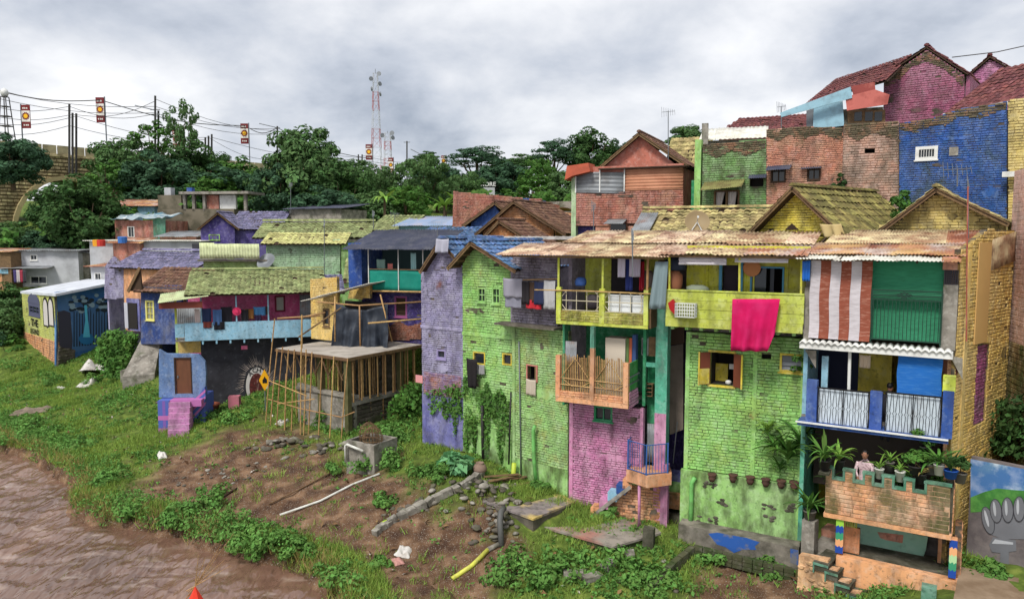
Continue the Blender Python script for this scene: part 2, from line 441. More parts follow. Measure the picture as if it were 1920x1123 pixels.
def tiles(T,O,U,V,w,l,m,g=None,size=(0.24,0.30),single=False,name='roof',keep=None,seed=3,deck=True,dm=None,sag=0.03):
 """a tiled roof slope: O eave corner, U along the eave, V up the slope"""
 rng=random.Random(seed);O,U,V=Vector(O),Vector(U).normalized(),Vector(V).normalized();N=U.cross(V).normalized()
 M=rel(T,g)if g else None;tw,tl=size;nu,nv=max(1,round(w/tw)),max(1,round(l/tl));tw,tl=w/nu,l/nv
 tw,tl=round(tw,4),round(tl,4)
 mb=MB();d=-.05
 def q(a,b,n_):return tuple(O+U*a+V*b+N*n_)
 mb.add([q(0,0,d),q(w,0,d),q(w,l,d),q(0,l,d),q(0,0,d-.05),q(w,0,d-.05),q(w,l,d-.05),q(0,l,d-.05)],
           [(0,1,2,3),(7,6,5,4),(0,4,5,1),(1,5,6,2),(2,6,7,3),(3,7,4,0)])
 if keep:mb=MB().add([q(a,b,d)for a,b in keep],[tuple(range(len(keep)))])
 R=mb.part(name,dm or M_woodd,T,M)
 ut=unit_tile(m,tw,tl);me=None;rest=MB();B=Matrix((U,V,N)).transposed().to_4x4()
 for j in range(nv):
  for i in range(nu):
   s,t=(i+.5)*tw,(j+.5)*tl
   if keep and not inside(keep,s,t):continue
   sg=-sag*math.sin(math.pi*s/w)*math.sin(math.pi*t/l)*2+rng.uniform(-.008,.008)
   p=O+U*(i*tw+rng.uniform(-.008,.008))+V*(j*tl+rng.uniform(-.02,.01))+N*(0.02+sg)
   if rng.random()<.012:continue
   if rng.random()<.04:p+=V*rng.uniform(-.09,.02)+N*.02
   rot=Matrix.Rotation(rng.uniform(-.05,.05),4,'Z')@Matrix.Rotation(rng.uniform(-.03,.03),4,'Y')
   MM=Matrix.Translation(p)@B@rot
   if single:
    if me is None:me=ut.mesh('tile',m)
    o=bpy.data.objects.new('tile',me);o.parent=R;o.matrix_local=MM;COL.objects.link(o)
   else:
    b=len(rest.v);rest.v.extend(tuple(MM@Vector(v))for v in ut.v);rest.f.extend(tuple(k+b for k in f)for f in ut.f)
 if not single:
  rest.m=[0]*len(rest.f)
  o=rest.part('tile_courses',m,R);o['kind']='stuff'
 return R
def inside(poly,x,y):
 r=False
 for i in range(len(poly)):
  (x0,y0),(x1,y1)=poly[i],poly[(i+1)%len(poly)]
  if(y0>y)!=(y1>y)and x<x0+(y-y0)/(y1-y0)*(x1-x0):r=not r
 return r
def ridge(T,p,q,m,g=None,r=0.10,step=0.33,name='ridge_tile'):
 p,q=Vector(p),Vector(q);n=max(1,int((q-p).length/step));M=rel(T,g)if g else None
 d=(q-p)/n;a=d.cross(Vector((0,0,1))).normalized();up=Vector((0,0,1))
 for i in range(n):
  b,e=p+d*i,p+d*(i+1.08);mb=MB();pts=[]
  for(o,s)in((b,1.12),(e,.95)):
   for k in range(5):
    t=math.pi*k/4;pts.append(tuple(o+a*math.cos(t)*r*s*1.15+up*(math.sin(t)*r*s-.03)))
  mb.add(pts,[(k,k+1,6+k,5+k)for k in range(4)]+[(0,1,2,3,4)]);mb.part(name,m,T,M)
def corr(T,O,U,V,w,l,m,g=None,sheet=0.85,pitch=0.09,amp=0.016,name='roof_sheet',seed=5,parent=None,lift=0.02,ms=None,thick=0.006,jag=0.1):
 """corrugated sheets side by side, waves running up the slope V"""
 rng=random.Random(seed);O,U,V=Vector(O),Vector(U).normalized(),Vector(V).normalized();N=U.cross(V).normalized()
 M=rel(T,g)if g else None;n=max(1,round(w/sheet));sw=w/n;out=[]
 for k in range(n):
  a0=k*sw-(.05 if k else 0);a1=(k+1)*sw;nw=max(2,round((a1-a0)/pitch));nu=nw*4
  l0,l1=rng.uniform(-jag,jag*.3),rng.uniform(-.05,.05);tl,rz=rng.uniform(-lift,lift)*.5+.012*(k%2),rng.uniform(-.012,.012)
  sgm=rng.uniform(0,.03)
  def fn(s,t):
   a=a0+(a1-a0)*s;b=l0+(l+l1-l0)*t
   z=amp*math.sin(2*math.pi*s*nw)+tl+rz*(s-.5)-sgm*math.sin(math.pi*t)+.012*mnoise.noise((a*1.3+seed,b*1.1,0))
   return tuple(O+U*a+V*b+N*z)
  mb=MB();mb.smooth=True;mb.grid(fn,nu,3,thick=tuple(-N*thick))
  out.append(mb.part(name,(rng.choice(ms)if ms else m),parent or T,M))
 return out
def shell(T,u0,u1,z0,z1,depth,m,sides='lrb',y=0.0,g=None):
 M=rel(T,g)if g else None
 if 'l' in sides:MB().box(u0,u0+.15,y+.165,y+depth,z0,z1).part('side_wall',m,T,M)
 if 'r' in sides:MB().box(u1-.15,u1,y+.165,y+depth,z0,z1).part('side_wall',m,T,M)
 if 'b' in sides:MB().box(u0+.155,u1-.155,y+depth-.15,y+depth,z0,z1).part('back_wall',m,T,M)
def cloth(f,r,m,label,cat,name='hanging_cloth',y=0.0,fold=0.05,nf=3,seed=1,skew=0.0,taper=0.0,group=None,wav=0.02,top=True):
 """a cloth hanging in the facade frame: folds deepen towards the hem"""
 u0,u1,z0,z1=r;rng=random.Random(seed);ph=rng.uniform(0,6)
 def fn(s,t):
  w=(u1-u0);z=z1-(z1-z0)*t;x=u0+w*s+skew*t+taper*(s-.5)*t*w
  d=fold*(0.25+.75*t)*math.sin(s*nf*2*math.pi+ph)+.5*fold*t*mnoise.noise((s*3+seed,t*2,seed))
  return(x,y+d,z+wav*t*mnoise.noise((s*4,seed*1.7,0))-.02*math.sin(math.pi*s)*(1-t))
 mb=MB();mb.smooth=True;mb.grid(fn,max(6,nf*6),8,thick=(0,.012,0))
 return mb.top(name,m,f,label,cat,group)

# ------------------------------------------------------------------ ground, river, hillside
RIVER_Z=-1.0
edge_px=[(-260,800),(-60,822),(0,845),(60,862),(100,890),(148,922),(132,958),(180,985),(250,992),(330,1012),(420,1038),(490,1058),(555,1078),(600,1100),(625,1135),(650,1200),(700,1320)]
edge_w=[G(x,y,RIVER_Z).xy for x,y in edge_px]
ctrl=[]
def cp(px,py,z):p=G(px,py,z);ctrl.append((p.x,p.y,z))
for a in[(0,700,0.1),(-250,700,.2),(0,790,-.35),(120,880,-.5),(100,705,.2),(250,705,.3),(200,790,-.1),(300,815,.2),(430,775,.9),(520,790,.8),(640,838,.8),(760,850,1.0),(860,865,1.25),
          (950,930,.8),(1065,958,.45),(1150,978,.2),(1000,948,.5),(1230,1000,.2),(1290,1036,.0),(1490,1078,-.15),(1400,1118,-.55),(1250,1060,-.3),(1100,1100,-.5),(1000,1010,.0),(800,1090,-.75),(700,1000,-.3),(600,900,.1),
          (420,885,.0),(400,950,-.45),(250,940,-.55),(620,1075,-.75),(900,960,.2),(520,1010,-.6),(1850,1105,.95),(1905,1075,1.0),(1960,1080,1.1),(1650,1200,.2)]:cp(*a)
for a in[(11.8,23.4,1.0),(8.9,25.2,.6),(5,27.3,.3),(2,29.4,.7),(-1,31.4,1.4),(-5,38,1.6),(-9,40,1.6),(-16,41,1.2),(0,40,3.0),(6,31,4.5),(12,27,6.5),(20,26,7.0),(26,22,4.0),(14,33,10.2),(24,33,11.0),(6,40,9.0),(30,50,13),(-6,45,5.0),(-12,44,4.6),(-20,48,3.6),(-26,56,2.2),(-40,58,2.0),(-34,66,5.2),(-24,66,7.2),(-14,62,8.0),(0,60,8.6),
          (-60,60,1.0),(-50,80,10.0),(-30,80,10.5),(-10,85,11.0),(15,80,12.0),(50,80,17.0),(-60,105,14),(-20,110,14),(20,110,15),(60,110,19),(-80,160,17),(0,160,17.0),(90,160,22),
          (-200,100,12),(200,100,20),(-250,400,26),(0,400,24),(250,400,30),(-30,5,-4),(0,5,-4),(30,5,0),(-80,30,-3),(30,15,1.2),(60,20,3)]:ctrl.append(a)
ctrl+=[(-46,71,7.6),(-38,72,8.2),(-30,73,8.8),(-52,70,7.0)]
C=np.array(ctrl)
def tps_k(d2):return np.where(d2>1e-9,0.5*d2*np.log(np.maximum(d2,1e-9)),0.0)
_S=30.0
def _fit():
 P=C[:,:2]/_S;n=len(P);d2=((P[:,None]-P[None])**2).sum(-1);K=tps_k(d2)+np.eye(n)*2e-3
 A=np.zeros((n+3,n+3));A[:n,:n]=K;A[:n,n]=1;A[:n,n+1:]=P;A[n,:n]=1;A[n+1:,:n]=P.T
 b=np.zeros(n+3);b[:n]=C[:,2];return np.linalg.solve(A,b)
_W=_fit()
def tps(X,Y):
 P=np.stack([np.ravel(X),np.ravel(Y)],1)/_S;Q=C[:,:2]/_S;n=len(Q);out=np.zeros(len(P))
 for i in range(0,len(P),20000):
  p=P[i:i+20000];d2=((p[:,None]-Q[None])**2).sum(-1);out[i:i+20000]=tps_k(d2)@_W[:n]+_W[n]+p@_W[n+1:]
 return out
E=np.array([tuple(p)for p in edge_w])
rpoly=[tuple(p)for p in edge_w]+[(5,2),(-90,2),(-140,40)]
def river_d(X,Y):
 """distance to the waterline, negative inside the river"""
 X,Y=np.ravel(X),np.ravel(Y);best=np.full(len(X),1e9)
 for i in range(len(E)-1):
  a,b=E[i],E[i+1];ab=b-a;t=np.clip(((X-a[0])*ab[0]+(Y-a[1])*ab[1])/(ab@ab),0,1)
  best=np.minimum(best,np.hypot(X-a[0]-t*ab[0],Y-a[1]-t*ab[1]))
 ins=np.zeros(len(X),bool)
 for i in range(len(rpoly)):
  (x0,y0),(x1,y1)=rpoly[i],rpoly[(i+1)%len(rpoly)]
  c=((y0>Y)!=(y1>Y));xx=x0+(Y-y0)/((y1-y0)or 1e-9)*(x1-x0);ins^=c&(X<xx)
 return np.where(ins,-best,best)
def wob(X,Y,s,seed=0.0):
 return(np.sin(X*s+1.3*np.sin(Y*s*.7+seed))*np.sin(Y*s*1.13+1.7*np.sin(X*s*.6+seed*2)))
def ground_z(X,Y):
 X,Y=np.ravel(np.asarray(X,float)),np.ravel(np.asarray(Y,float));z=tps(X,Y);d=river_d(X+.25*wob(X,Y,2.1),Y+.25*wob(Y,X,1.9,2))
 near=np.clip((62-Y)/10,0,1)
 z=z+near*(.07*wob(X,Y,1.7)+.05*wob(Y,X,3.3,1)+.025*wob(X,Y,7.1,2))+(1-near)*.4*wob(X,Y,.25)
 bank=RIVER_Z-.12+.62*np.clip((d+.1)/.55,0,1)**.7
 z=np.where(d<3,np.maximum(z,bank),z);z=np.where(d<0,RIVER_Z-.12-.9*np.clip(-d/2.5,0,1),z)
 return z
def gz(x,y):return float(ground_z([x],[y])[0])
def on_ground(px,py):
 """where the ray through a pixel meets the ground"""
 r=ray(px,py);ts=np.arange(14,130,.2);P=np.array([tuple(CAMP+r*t)for t in ts]);g=ground_z(P[:,0],P[:,1]);k=np.argmax(P[:,2]<g)
 p=P[k];return Vector((p[0],p[1],g[k]))
xs=np.concatenate([np.arange(-420,-60,12),np.arange(-60,-26,.6),np.arange(-26,14,.2),np.arange(14,40,.8),np.arange(40,420,12)])
ys=np.concatenate([np.arange(-6,18,1.5),np.arange(18,40,.2),np.arange(40,64,.5),np.arange(64,130,3),np.arange(130,1200,30)])
XX,YY=np.meshgrid(xs,ys);ZZ=ground_z(XX,YY).reshape(XX.shape)
# where weeds and grass grow (soil shows elsewhere): patches read from the photograph, laid on the ground
soil_px=[(420,890,4.2),(500,930,2.6),(600,945,3.0),(690,985,1.8),(790,1060,1.6),(860,1000,1.5),(660,1010,1.7),(770,990,1.6),(900,1060,1.2),(950,1040,.8),(560,880,1.5),(1420,1105,1.7),(1340,1112,.9),(870,1100,1.1),(470,970,1.2),(720,930,1.0),(560,960,1.4),(710,1040,1.3),(820,1035,1.5),(770,1095,1.2),(640,990,1.5)]
SOIL=[(on_ground(x,y),r)for x,y,r in soil_px]
def soil_f(X,Y):
 X,Y=np.ravel(X),np.ravel(Y);f=np.zeros(len(X));w=.8*wob(X,Y,1.3)+.5*wob(Y,X,3.7,1)+.3*wob(X,Y,8.0,3)
 for p,r in SOIL:
  d=np.hypot(X-p.x,(Y-p.y)*.8)/r;f=np.maximum(f,1.25-d+.28*w)
 return np.maximum(np.clip(f*1.6,0,1),np.clip(1.3-river_d(X,Y)/.35,0,1))
def heightfield(name,X,Y,Z,m):
 ny,nx=X.shape;me=bpy.data.meshes.new(name);v=np.stack([X,Y,Z],-1).reshape(-1,3)
 i=np.arange((ny-1)*(nx-1));r,c=i//(nx-1),i%(nx-1);a=r*nx+c
 me.from_pydata(v.tolist(),[],np.stack([a,a+1,a+nx+1,a+nx],1).tolist());me.materials.append(m)
 me.polygons.foreach_set('use_smooth',[True]*len(me.polygons));me.update()
 o=bpy.data.objects.new(name,me);COL.objects.link(o);return o
def ground_mat():
 m=bpy.data.materials.new('bank_soil');m.use_nodes=True;n,l=m.node_tree.nodes,m.node_tree.links;bs=n['Principled BSDF']
 geo=n.new('ShaderNodeNewGeometry');at=n.new('ShaderNodeAttribute');at.attribute_name='soil'
 def nz(s,d=6):
  t=n.new('ShaderNodeTexNoise');t.inputs['Scale'].default_value=s;t.inputs['Detail'].default_value=d;l.new(geo.outputs['Position'],t.inputs['Vector']);return t.outputs['Fac']
 def ramp(f,stops):
  r=n.new('ShaderNodeValToRGB');l.new(f,r.inputs[0]);e=r.color_ramp.elements
  for i,(p,c)in enumerate(stops):
   k=e[i]if i<2 else e.new(p);k.position=p;k.color=lin(c)
  return r.outputs[0]
 def mix(f,a,b):
  x=n.new('ShaderNodeMix');x.data_type='RGBA';l.new(f,x.inputs[0]);l.new(a,x.inputs[6]);l.new(b,x.inputs[7]);return x.outputs[2]
 soil=ramp(nz(1.7),[(.30,(64,46,36)),(.72,(140,112,88)),(.52,(98,74,56))])
 peb=ramp(nz(26,3),[(.60,(0,0,0)),(.68,(255,255,255))]);pc=ramp(nz(60,2),[(.3,(110,100,88)),(.7,(176,168,156))])
 soil=mix(peb,soil,pc)
 grass=ramp(nz(2.6),[(.30,(60,72,32)),(.75,(126,136,66)),(.55,(90,108,46))])
 cs=mix(at.outputs['Fac'],grass,soil)
 l.new(cs,bs.inputs['Base Color']);bs.inputs['Roughness'].default_value=.95;bs.inputs['Specular IOR Level'].default_value=.15
 b=n.new('ShaderNodeBump');b.inputs['Strength'].default_value=.9;b.inputs['Distance'].default_value=.05;l.new(nz(9,8),b.inputs['Height']);l.new(b.outputs[0],bs.inputs['Normal'])
 return m
ground=heightfield('ground',XX,YY,ZZ,ground_mat());ground['kind']='structure'
ground['label']='brown soil riverbank and grassy hillside under the houses'
ga=ground.data.attributes.new('soil','FLOAT','POINT');ga.data.foreach_set('value',soil_f(XX,YY).astype(np.float32))

# the river: muddy water with standing ripples
def water_mat():
 m=bpy.data.materials.new('muddy_water');m.use_nodes=True;n,l=m.node_tree.nodes,m.node_tree.links;bs=n['Principled BSDF']
 geo=n.new('ShaderNodeNewGeometry')
 def nz(s,d,sc,dist=0.0):
  mp=n.new('ShaderNodeMapping');mp.inputs['Rotation'].default_value=(0,0,.62);mp.inputs['Scale'].default_value=sc;l.new(geo.outputs['Position'],mp.inputs[0])
  t=n.new('ShaderNodeTexNoise');t.inputs['Scale'].default_value=s;t.inputs['Detail'].default_value=d;t.inputs['Distortion'].default_value=dist;l.new(mp.outputs[0],t.inputs['Vector']);return t.outputs['Fac']
 r=n.new('ShaderNodeValToRGB');l.new(nz(.35,4,(1,.35,1),.8),r.inputs[0]);e=r.color_ramp.elements
 e[0].position,e[0].color=.36,lin((98,74,60));e[1].position,e[1].color=.70,lin((138,108,90));k=e.new(.55);k.color=lin((116,88,74))
 fo=n.new('ShaderNodeMapRange');l.new(nz(1.1,8,(.5,1.6,1),.8),fo.inputs[0]);fo.inputs['From Min'].default_value=.56;fo.inputs['From Max'].default_value=.78;fo.inputs['To Max'].default_value=.45
 mx=n.new('ShaderNodeMix');mx.data_type='RGBA';l.new(fo.outputs[0],mx.inputs[0]);l.new(r.outputs[0],mx.inputs[6]);mx.inputs[7].default_value=lin((204,186,172))
 l.new(mx.outputs[2],bs.inputs['Base Color']);bs.inputs['Roughness'].default_value=.10;bs.inputs['Specular IOR Level'].default_value=.75
 b=n.new('ShaderNodeBump');b.inputs['Strength'].default_value=1.0;b.inputs['Distance'].default_value=.16;l.new(nz(3.4,1.6,(1.0,.32,1),.35),b.inputs['Height']);l.new(b.outputs[0],bs.inputs['Normal'])
 return m
wx=np.concatenate([np.arange(-150,-40,4),np.arange(-40,4,.16),np.arange(4,12,1.0)]);wy=np.concatenate([np.arange(-6,14,1.5),np.arange(14,42,.16),np.arange(42,60,2)])
WX,WY=np.meshgrid(wx,wy)
ca,sa=math.cos(.62),math.sin(.62);wu,wv=WX*ca+WY*sa,-WX*sa+WY*ca
WZ=RIVER_Z+.05*np.sin(wu*2.3+1.6*np.sin(wv*.9)+.9*np.sin(wu*.5))*np.sin(wv*3.1+1.2*np.sin(wu*.8))+.03*np.sin(wu*5.1+2*np.sin(wv*2.2))*np.sin(wv*6.3+1.5*np.sin(wu*1.7))+.05*wob(WX,WY,.55)
river=heightfield('river',WX,WY,WZ,water_mat());river['kind']='structure';river['label']='muddy brown river with ripples and foam'

# ------------------------------------------------------------------ paints
P_green=paint('green_brick_paint',(142,204,98),wear=((164,192,96),.54,.55),grime=.42,raw=.71)
P_greenb=paint('pale_green_brick_paint',(148,198,108),wear=((164,158,90),.53,.6),grime=.45)
P_greend=paint('mossy_green_paint',(112,160,84),wear=((120,124,104),.52,.7),grime=.6,moss=.4)
P_lime=paint('lime_plaster',(146,206,102),wear=((150,170,120),.56,.6),grime=.75,moss=.5)
P_pink=paint('pink_brick_paint',(204,120,168),wear=((214,166,190),.54,.55),grime=.6,raw=.70)
P_orange=paint('orange_brick_paint',(226,150,96),wear=((214,178,142),.55,.5),grime=.6,moss=.2)
P_orangep=paint('orange_plaster',(232,158,104),wear=((210,160,120),.56,.5),grime=.5)
P_yellow=paint('yellow_brick_paint',(224,182,86),wear=((224,198,124),.55,.5),grime=.4)
P_yellowp=paint('lime_yellow_paint',(196,208,58),wear=((184,178,74),.57,.45),grime=.5)
P_lemon=paint('yellow_plaster',(224,200,52),wear=((200,180,90),.58,.4),grime=.4)
P_cream=paint('cream_yellow_brick_paint',(218,190,100),wear=((200,180,130),.56,.5),grime=.55)
P_purple=paint('lilac_brick_paint',(150,143,184),wear=((160,156,176),.54,.6),grime=.55,raw=.70)
P_purpleb=paint('blue_purple_plaster',(104,104,178),wear=((150,146,170),.55,.5),grime=.6)
P_violet=paint('violet_paint',(66,52,132),wear=((110,100,140),.6,.4),grime=.4,raw=.70)
P_blue=paint('royal_blue_paint',(34,74,156),wear=((60,92,160),.6,.4),grime=.4,var=.08)
P_bluebrick=paint('blue_brick_paint',(40,88,170),wear=((74,110,172),.58,.4),grime=.5,moss=.15)
P_sky=paint('light_blue_paint',(132,188,214),wear=((160,196,210),.6,.4),grime=.35)
P_salmon=paint('salmon_brick_paint',(208,134,106),wear=((180,150,124),.53,.6),grime=.6,moss=.1)
P_redbrick=paint('red_brick_paint',(184,108,88),wear=((186,146,120),.53,.6),grime=.6)
P_salmonp=paint('salmon_plaster',(196,110,88),wear=((186,120,100),.6,.4),grime=.25)
P_magenta=paint('magenta_brick_paint',(172,88,122),wear=((150,106,116),.56,.5),grime=.45)
P_greyb=paint('grey_lilac_brick_paint',(128,118,136),wear=((150,144,150),.55,.5),grime=.55)
P_teal=paint('teal_paint',(74,172,138),wear=((120,160,140),.58,.5),grime=.55)
P_emerald=paint('emerald_paint',(30,142,84),wear=((60,150,100),.6,.4),grime=.4)
P_trim=paint('green_trim_paint',(66,130,100),wear=((120,140,110),.56,.6),grime=.6)
P_plum=paint('raspberry_paint',(204,74,124),wear=((206,110,140),.62,.3),grime=.2)
P_faded=paint('faded_pink_plaster',(206,158,140),wear=((188,168,156),.54,.6),grime=.4)
P_stone=mat('rough_stone',(112,104,94),.95,.25,[((60,58,48),2,.5,.12,.7),(MOSS,1.5,.58,.08,.6)],bump=.9,bscale=9)
S_rust=mat('rusty_sheet',(176,122,92),.7,.16,[((206,196,186),.8,.55,.06,.8),((118,62,42),1.5,.52,.10,.85),((222,188,120),.6,.57,.06,.6)],blotch=.2)
S_cream=mat('cream_sheet',(216,200,158),.65,.14,[((150,102,76),1.2,.49,.10,.8),((104,70,52),2.4,.56,.07,.75)],blotch=.2)
S_peach=mat('peach_sheet',(214,186,160),.65,.14,[((238,218,180),.9,.52,.08,.7),((140,92,70),1.6,.52,.09,.8),((96,64,50),4,.58,.06,.7)],blotch=.18)
S_white=mat('white_sheet',(224,222,210),.6,.05,[((160,150,132),2.0,.57,.10,.6)])
S_grey=mat('grey_sheet',(150,154,158),.55,.10,[((100,98,96),1.6,.54,.1,.6),((140,96,74),1.3,.64,.06,.6)],metal=.2)
S_dark=mat('dark_sheet',(62,66,84),.7,.10,[((96,96,104),2.0,.55,.1,.6)])
S_mint=mat('mint_sheet',(196,208,160),.65,.08,[((150,140,110),2.2,.56,.1,.6)])
S_redw=mat('red_sheet',(150,74,66),.7,.12,[((186,116,104),1.4,.54,.08,.7)])
T_yel=mat('yellow_mossy_tile',(204,186,130),.9,.28,[((96,90,54),2.0,.47,.12,.75),((70,58,44),5,.58,.1,.6)],blotch=.2)
T_olive=mat('olive_mossy_tile',(150,138,82),.9,.30,[((84,82,46),1.6,.48,.12,.75),((58,50,40),5,.56,.1,.6)],blotch=.2)
T_green=mat('green_mossy_tile',(142,150,100),.9,.30,[((76,82,50),2.0,.52,.12,.7),((188,192,140),4,.60,.08,.6)],blotch=.18)
T_red=mat('dark_red_tile',(126,70,70),.9,.28,[((70,44,44),2.0,.47,.12,.7),((164,110,110),6,.60,.08,.6)],blotch=.2)
T_brown=mat('brown_tile',(116,84,68),.9,.28,[((66,50,42),2.4,.52,.12,.7),((168,140,120),5,.62,.08,.6)],blotch=.2)
T_blue=mat('blue_worn_tile',(88,122,168),.9,.26,[((58,66,84),2.2,.53,.12,.8),((178,184,190),5,.62,.08,.6)],blotch=.2)
T_lilac=mat('lilac_tile',(118,116,146),.9,.26,[((70,66,82),2.2,.53,.12,.7),((190,180,190),5,.62,.08,.5)],blotch=.2)
C_mag=mat('magenta_cloth',(198,28,92),.9,.02,[((214,60,120),2,.56,.1,.4)],blotch=.08,spec=.1)

# ------------------------------------------------------------------ the house with the striped blind
f1=Fr(1510,21.8,1790,19.8,0.7,650,660)
H1=thing('striped_blind_house','tall yellow house with orange striped blind, blue balcony and planted brick terrace','house',f1)
W1=f1.w
def R1(*a,dy=0.0):return f1.R(*a,dy=dy)
zroof=f1.z(1640,486,-.45)
z_led_t,z_led_b=f1.z(1650,648,-.35),f1.z(1650,664,-.35)
z_bal=f1.z(1640,812,-.5) # underside of the blue balcony
uL,uR=f1.u(1508,600),f1.u(1792,600)
# floors, ceilings and back walls
MB().box(uL,uR,.05,3.2,z_led_b+.02,z_led_t-.02).part('floor_slab',M_conc,H1)
MB().box(uL,uR,.05,3.2,z_bal+.03,z_bal+.16).part('floor_slab',M_conc,H1)
MB().box(uL,uR,3.0,3.15,0,zroof+.3).part('back_wall',P_lemon,H1)
MB().box(uL,uL+.12,.1,3.0,z_bal+.17,z_led_b).part('side_wall',P_sky,H1)
MB().box(uL,uL+.12,.1,3.0,z_led_t,zroof+.1).part('side_wall',M_conc,H1)
MB().box(uL,uL+.12,.1,3.0,0,z_bal).part('side_wall',P_teal,H1)
MB().box(uR-.14,uR,.1,3.0,0,zroof+.1).part('side_wall',P_orangep,H1)
# upper floor
for a in((1508,538,1520,641),(1766,534,1794,656)):
 r=R1(*a);MB().box(r[0],r[1],-.05,.3,r[2],r[3]).part('post',M_conc,H1)
r=R1(1768,485,1796,506);MB().box(r[0],r[1],-.04,.2,r[2],r[3]+.05).part('lintel',P_salmon,H1)
r=R1(1771,507,1796,533);mb=MB();mb.box(r[0],r[1],.1,.14,r[2],r[3])
for i in range(7):
 x=r[0]+(r[1]-r[0])*i/6;mb.box(x-.012,x+.012,-.03,.1,r[2],r[3])
 z=r[2]+(r[3]-r[2])*i/6;mb.box(r[0],r[1],-.025,.095,z-.012,z+.012)
mb.part('lattice_block',flat('dark_lattice',(70,64,68)),H1)
# white ledge with scalloped tile edge
mb=MB();mb.box(uL-.05,uR-.02,-.34,.06,z_led_b,z_led_t-.06);lg=mb.part('ledge',M_white,H1)
n=22
for i in range(n):
 x=uL-.05+(uR-uL)*i/n;w=(uR-uL)/n
 t=MB();t.smooth=True;t.grid(lambda s,q:(x+w*s,-.40+.5*q,z_led_t-.08+.07*math.sin(math.pi*s)+.05*q),6,1,thick=(0,0,-.03));t.part('edge_tile',M_white,lg)
# green railing of the upper floor
M_dgreen=flat('dark_green_iron',(28,62,48),.5)
r=R1(1632,544,1766,641,dy=-.12);mb=MB();y0=-.13
for z in(r[2]+.03,r[3]-.02,r[3]-.16,r[3]-.28):mb.box(r[0],r[1],y0,y0+.03,z-.018,z+.018)
for x in(r[0],r[1]-.03):mb.box(x,x+.04,y0-.003,y0+.033,r[2]-.05,r[3])
for z in(r[3]-.07,r[3]-.11,r[3]-.20,r[3]-.24):mb.box(r[0],r[1],y0+.005,y0+.025,z-.006,z+.006)
rail=mb.part('railing',M_dgreen,H1)
for i in range(18):
 x=r[0]+(r[1]-r[0])*(i+.7)/18.4;MB().box(x-.009,x+.009,y0+.004,y0+.026,r[2]+.04,r[3]-.29).part('bar',M_dgreen,rail)
cx,cz=(r[0]+r[1])/2-.05,r[3]-.15
mb=MB()
for k in(1.0,.55):
 pts=[(cx-.2*k,cz),(cx,cz+.09*k),(cx+.2*k,cz),(cx,cz-.09*k)]
 for i in range(4):mb.bar((pts[i][0],y0-.01,pts[i][1]),(pts[(i+1)%4][0],y0-.01,pts[(i+1)%4][1]),.02,.03)
mb.part('diamond',M_dgreen,rail)
# roof: short white sheets at the eave, rusty sheets behind
ue=f1.u(1492,484,-.5);uw=f1.u(1790,488,-.5)-ue
sl=Vector((0,1,.16)).normalized()
corr(H1,(ue,-.55,zroof-.02),(1,0,0),sl,uw-.25,.75,S_white,name='eave_sheet',sheet=.55,seed=11)
corr(H1,(ue+uw-.30,-.5,zroof-.03),(1,0,0),sl,.45,.8,S_rust,name='eave_sheet',sheet=.5,seed=13)
corr(H1,(ue+.1,.05,zroof+.12),(1,0,0),sl,uw+.15,1.9,S_rust,seed=12)
corr(H1,(ue+.4,1.8,zroof+.42),(1,0,0),sl,uw+.2,2.6,S_rust,seed=14,ms=[S_rust,S_cream,S_rust])
for i in range(5):
 x=uL+(uR-uL)*i/4;MB().bar((x,-.4,zroof-.06),(x,3.4,zroof-.06+.61),.05,.08).part('rafter',M_woodd,H1)
# middle floor: blue posts, rail panels of white boards behind iron bars
PB=P_blue
yb=-.5;tb_=f1.z(1660,977,-1.05)
for a in((1511,713,1531,806),(1630,735,1653,818),(1766,733,1787,828)):
 r=R1(*a,dy=yb);MB().box(r[0],r[1],yb,yb+.24,z_bal+.1,r[3]).part('parapet_post',PB,H1)
M_board=flat('pale_board',(206,218,228),.7,layers=[((150,150,150),3,.6,.1,.4)])
for a in((1533,731,1628,803),(1660,740,1763,820)):
 r=R1(*a,dy=yb);bp=MB().box(r[0],r[1],yb+.12,yb+.15,r[2]+.04,r[3]-.05).part('balcony_board',M_board,H1)
 mb=MB();ys_=yb+.04
 for z in(r[2]+.02,r[3]-.02):mb.box(r[0],r[1],ys_,ys_+.02,z-.012,z+.012)
 for x in(r[0],(r[0]+r[1])/2,r[1]):mb.box(x-.012,x+.012,ys_-.002,ys_+.022,r[2],r[3])
 mb.box(r[0]-.12,r[1]+.12,ys_-.03,ys_-.006,r[3]-.005,r[3]+.02)
 g_=mb.part('balcony_grille',M_black,H1);nn=9
 for i in range(nn):
  x=r[0]+(r[1]-r[0])*(i+.5)/nn;zc=(r[2]+r[3])/2;d=(r[1]-r[0])/nn*.5
  b=MB()
  for s in(-1,1):
   b.tube([(x+s*d*.8,ys_+.01,r[3]-.02),(x+s*.02,ys_+.01,zc+.06),(x+s*.055,ys_+.01,zc),(x+s*.02,ys_+.01,zc-.06),(x+s*d*.8,ys_+.01,r[2]+.02)],.007,4)
  b.part('bar',M_black,g_)
r=R1(1775,755,1790,770);r2=f1.u(1508,800,yb-.1)
MB().box(uL,uR-.02,yb-.06,.2,z_bal-.03,z_bal+.10).part('balcony_slab',PB,H1)
MB().box(uL-.04,uR-.02,yb-.12,yb-.06,z_bal+.06,z_bal+.10).part('slab_edge',M_white,H1)
r=R1(1768,705,1797,733,dy=-.3);MB().box(r[0],r[1]-.06,-.45,-.1,r[2],r[3]).part('planter_block',P_yellowp,H1)
r=R1(1590,660,1597,730,dy=-.1);MB().tube([((r[0]+r[1])/2,-.1,z_bal+.2),((r[0]+r[1])/2-.02,-.1,z_led_b)],.045,8).part('post',M_white,H1)
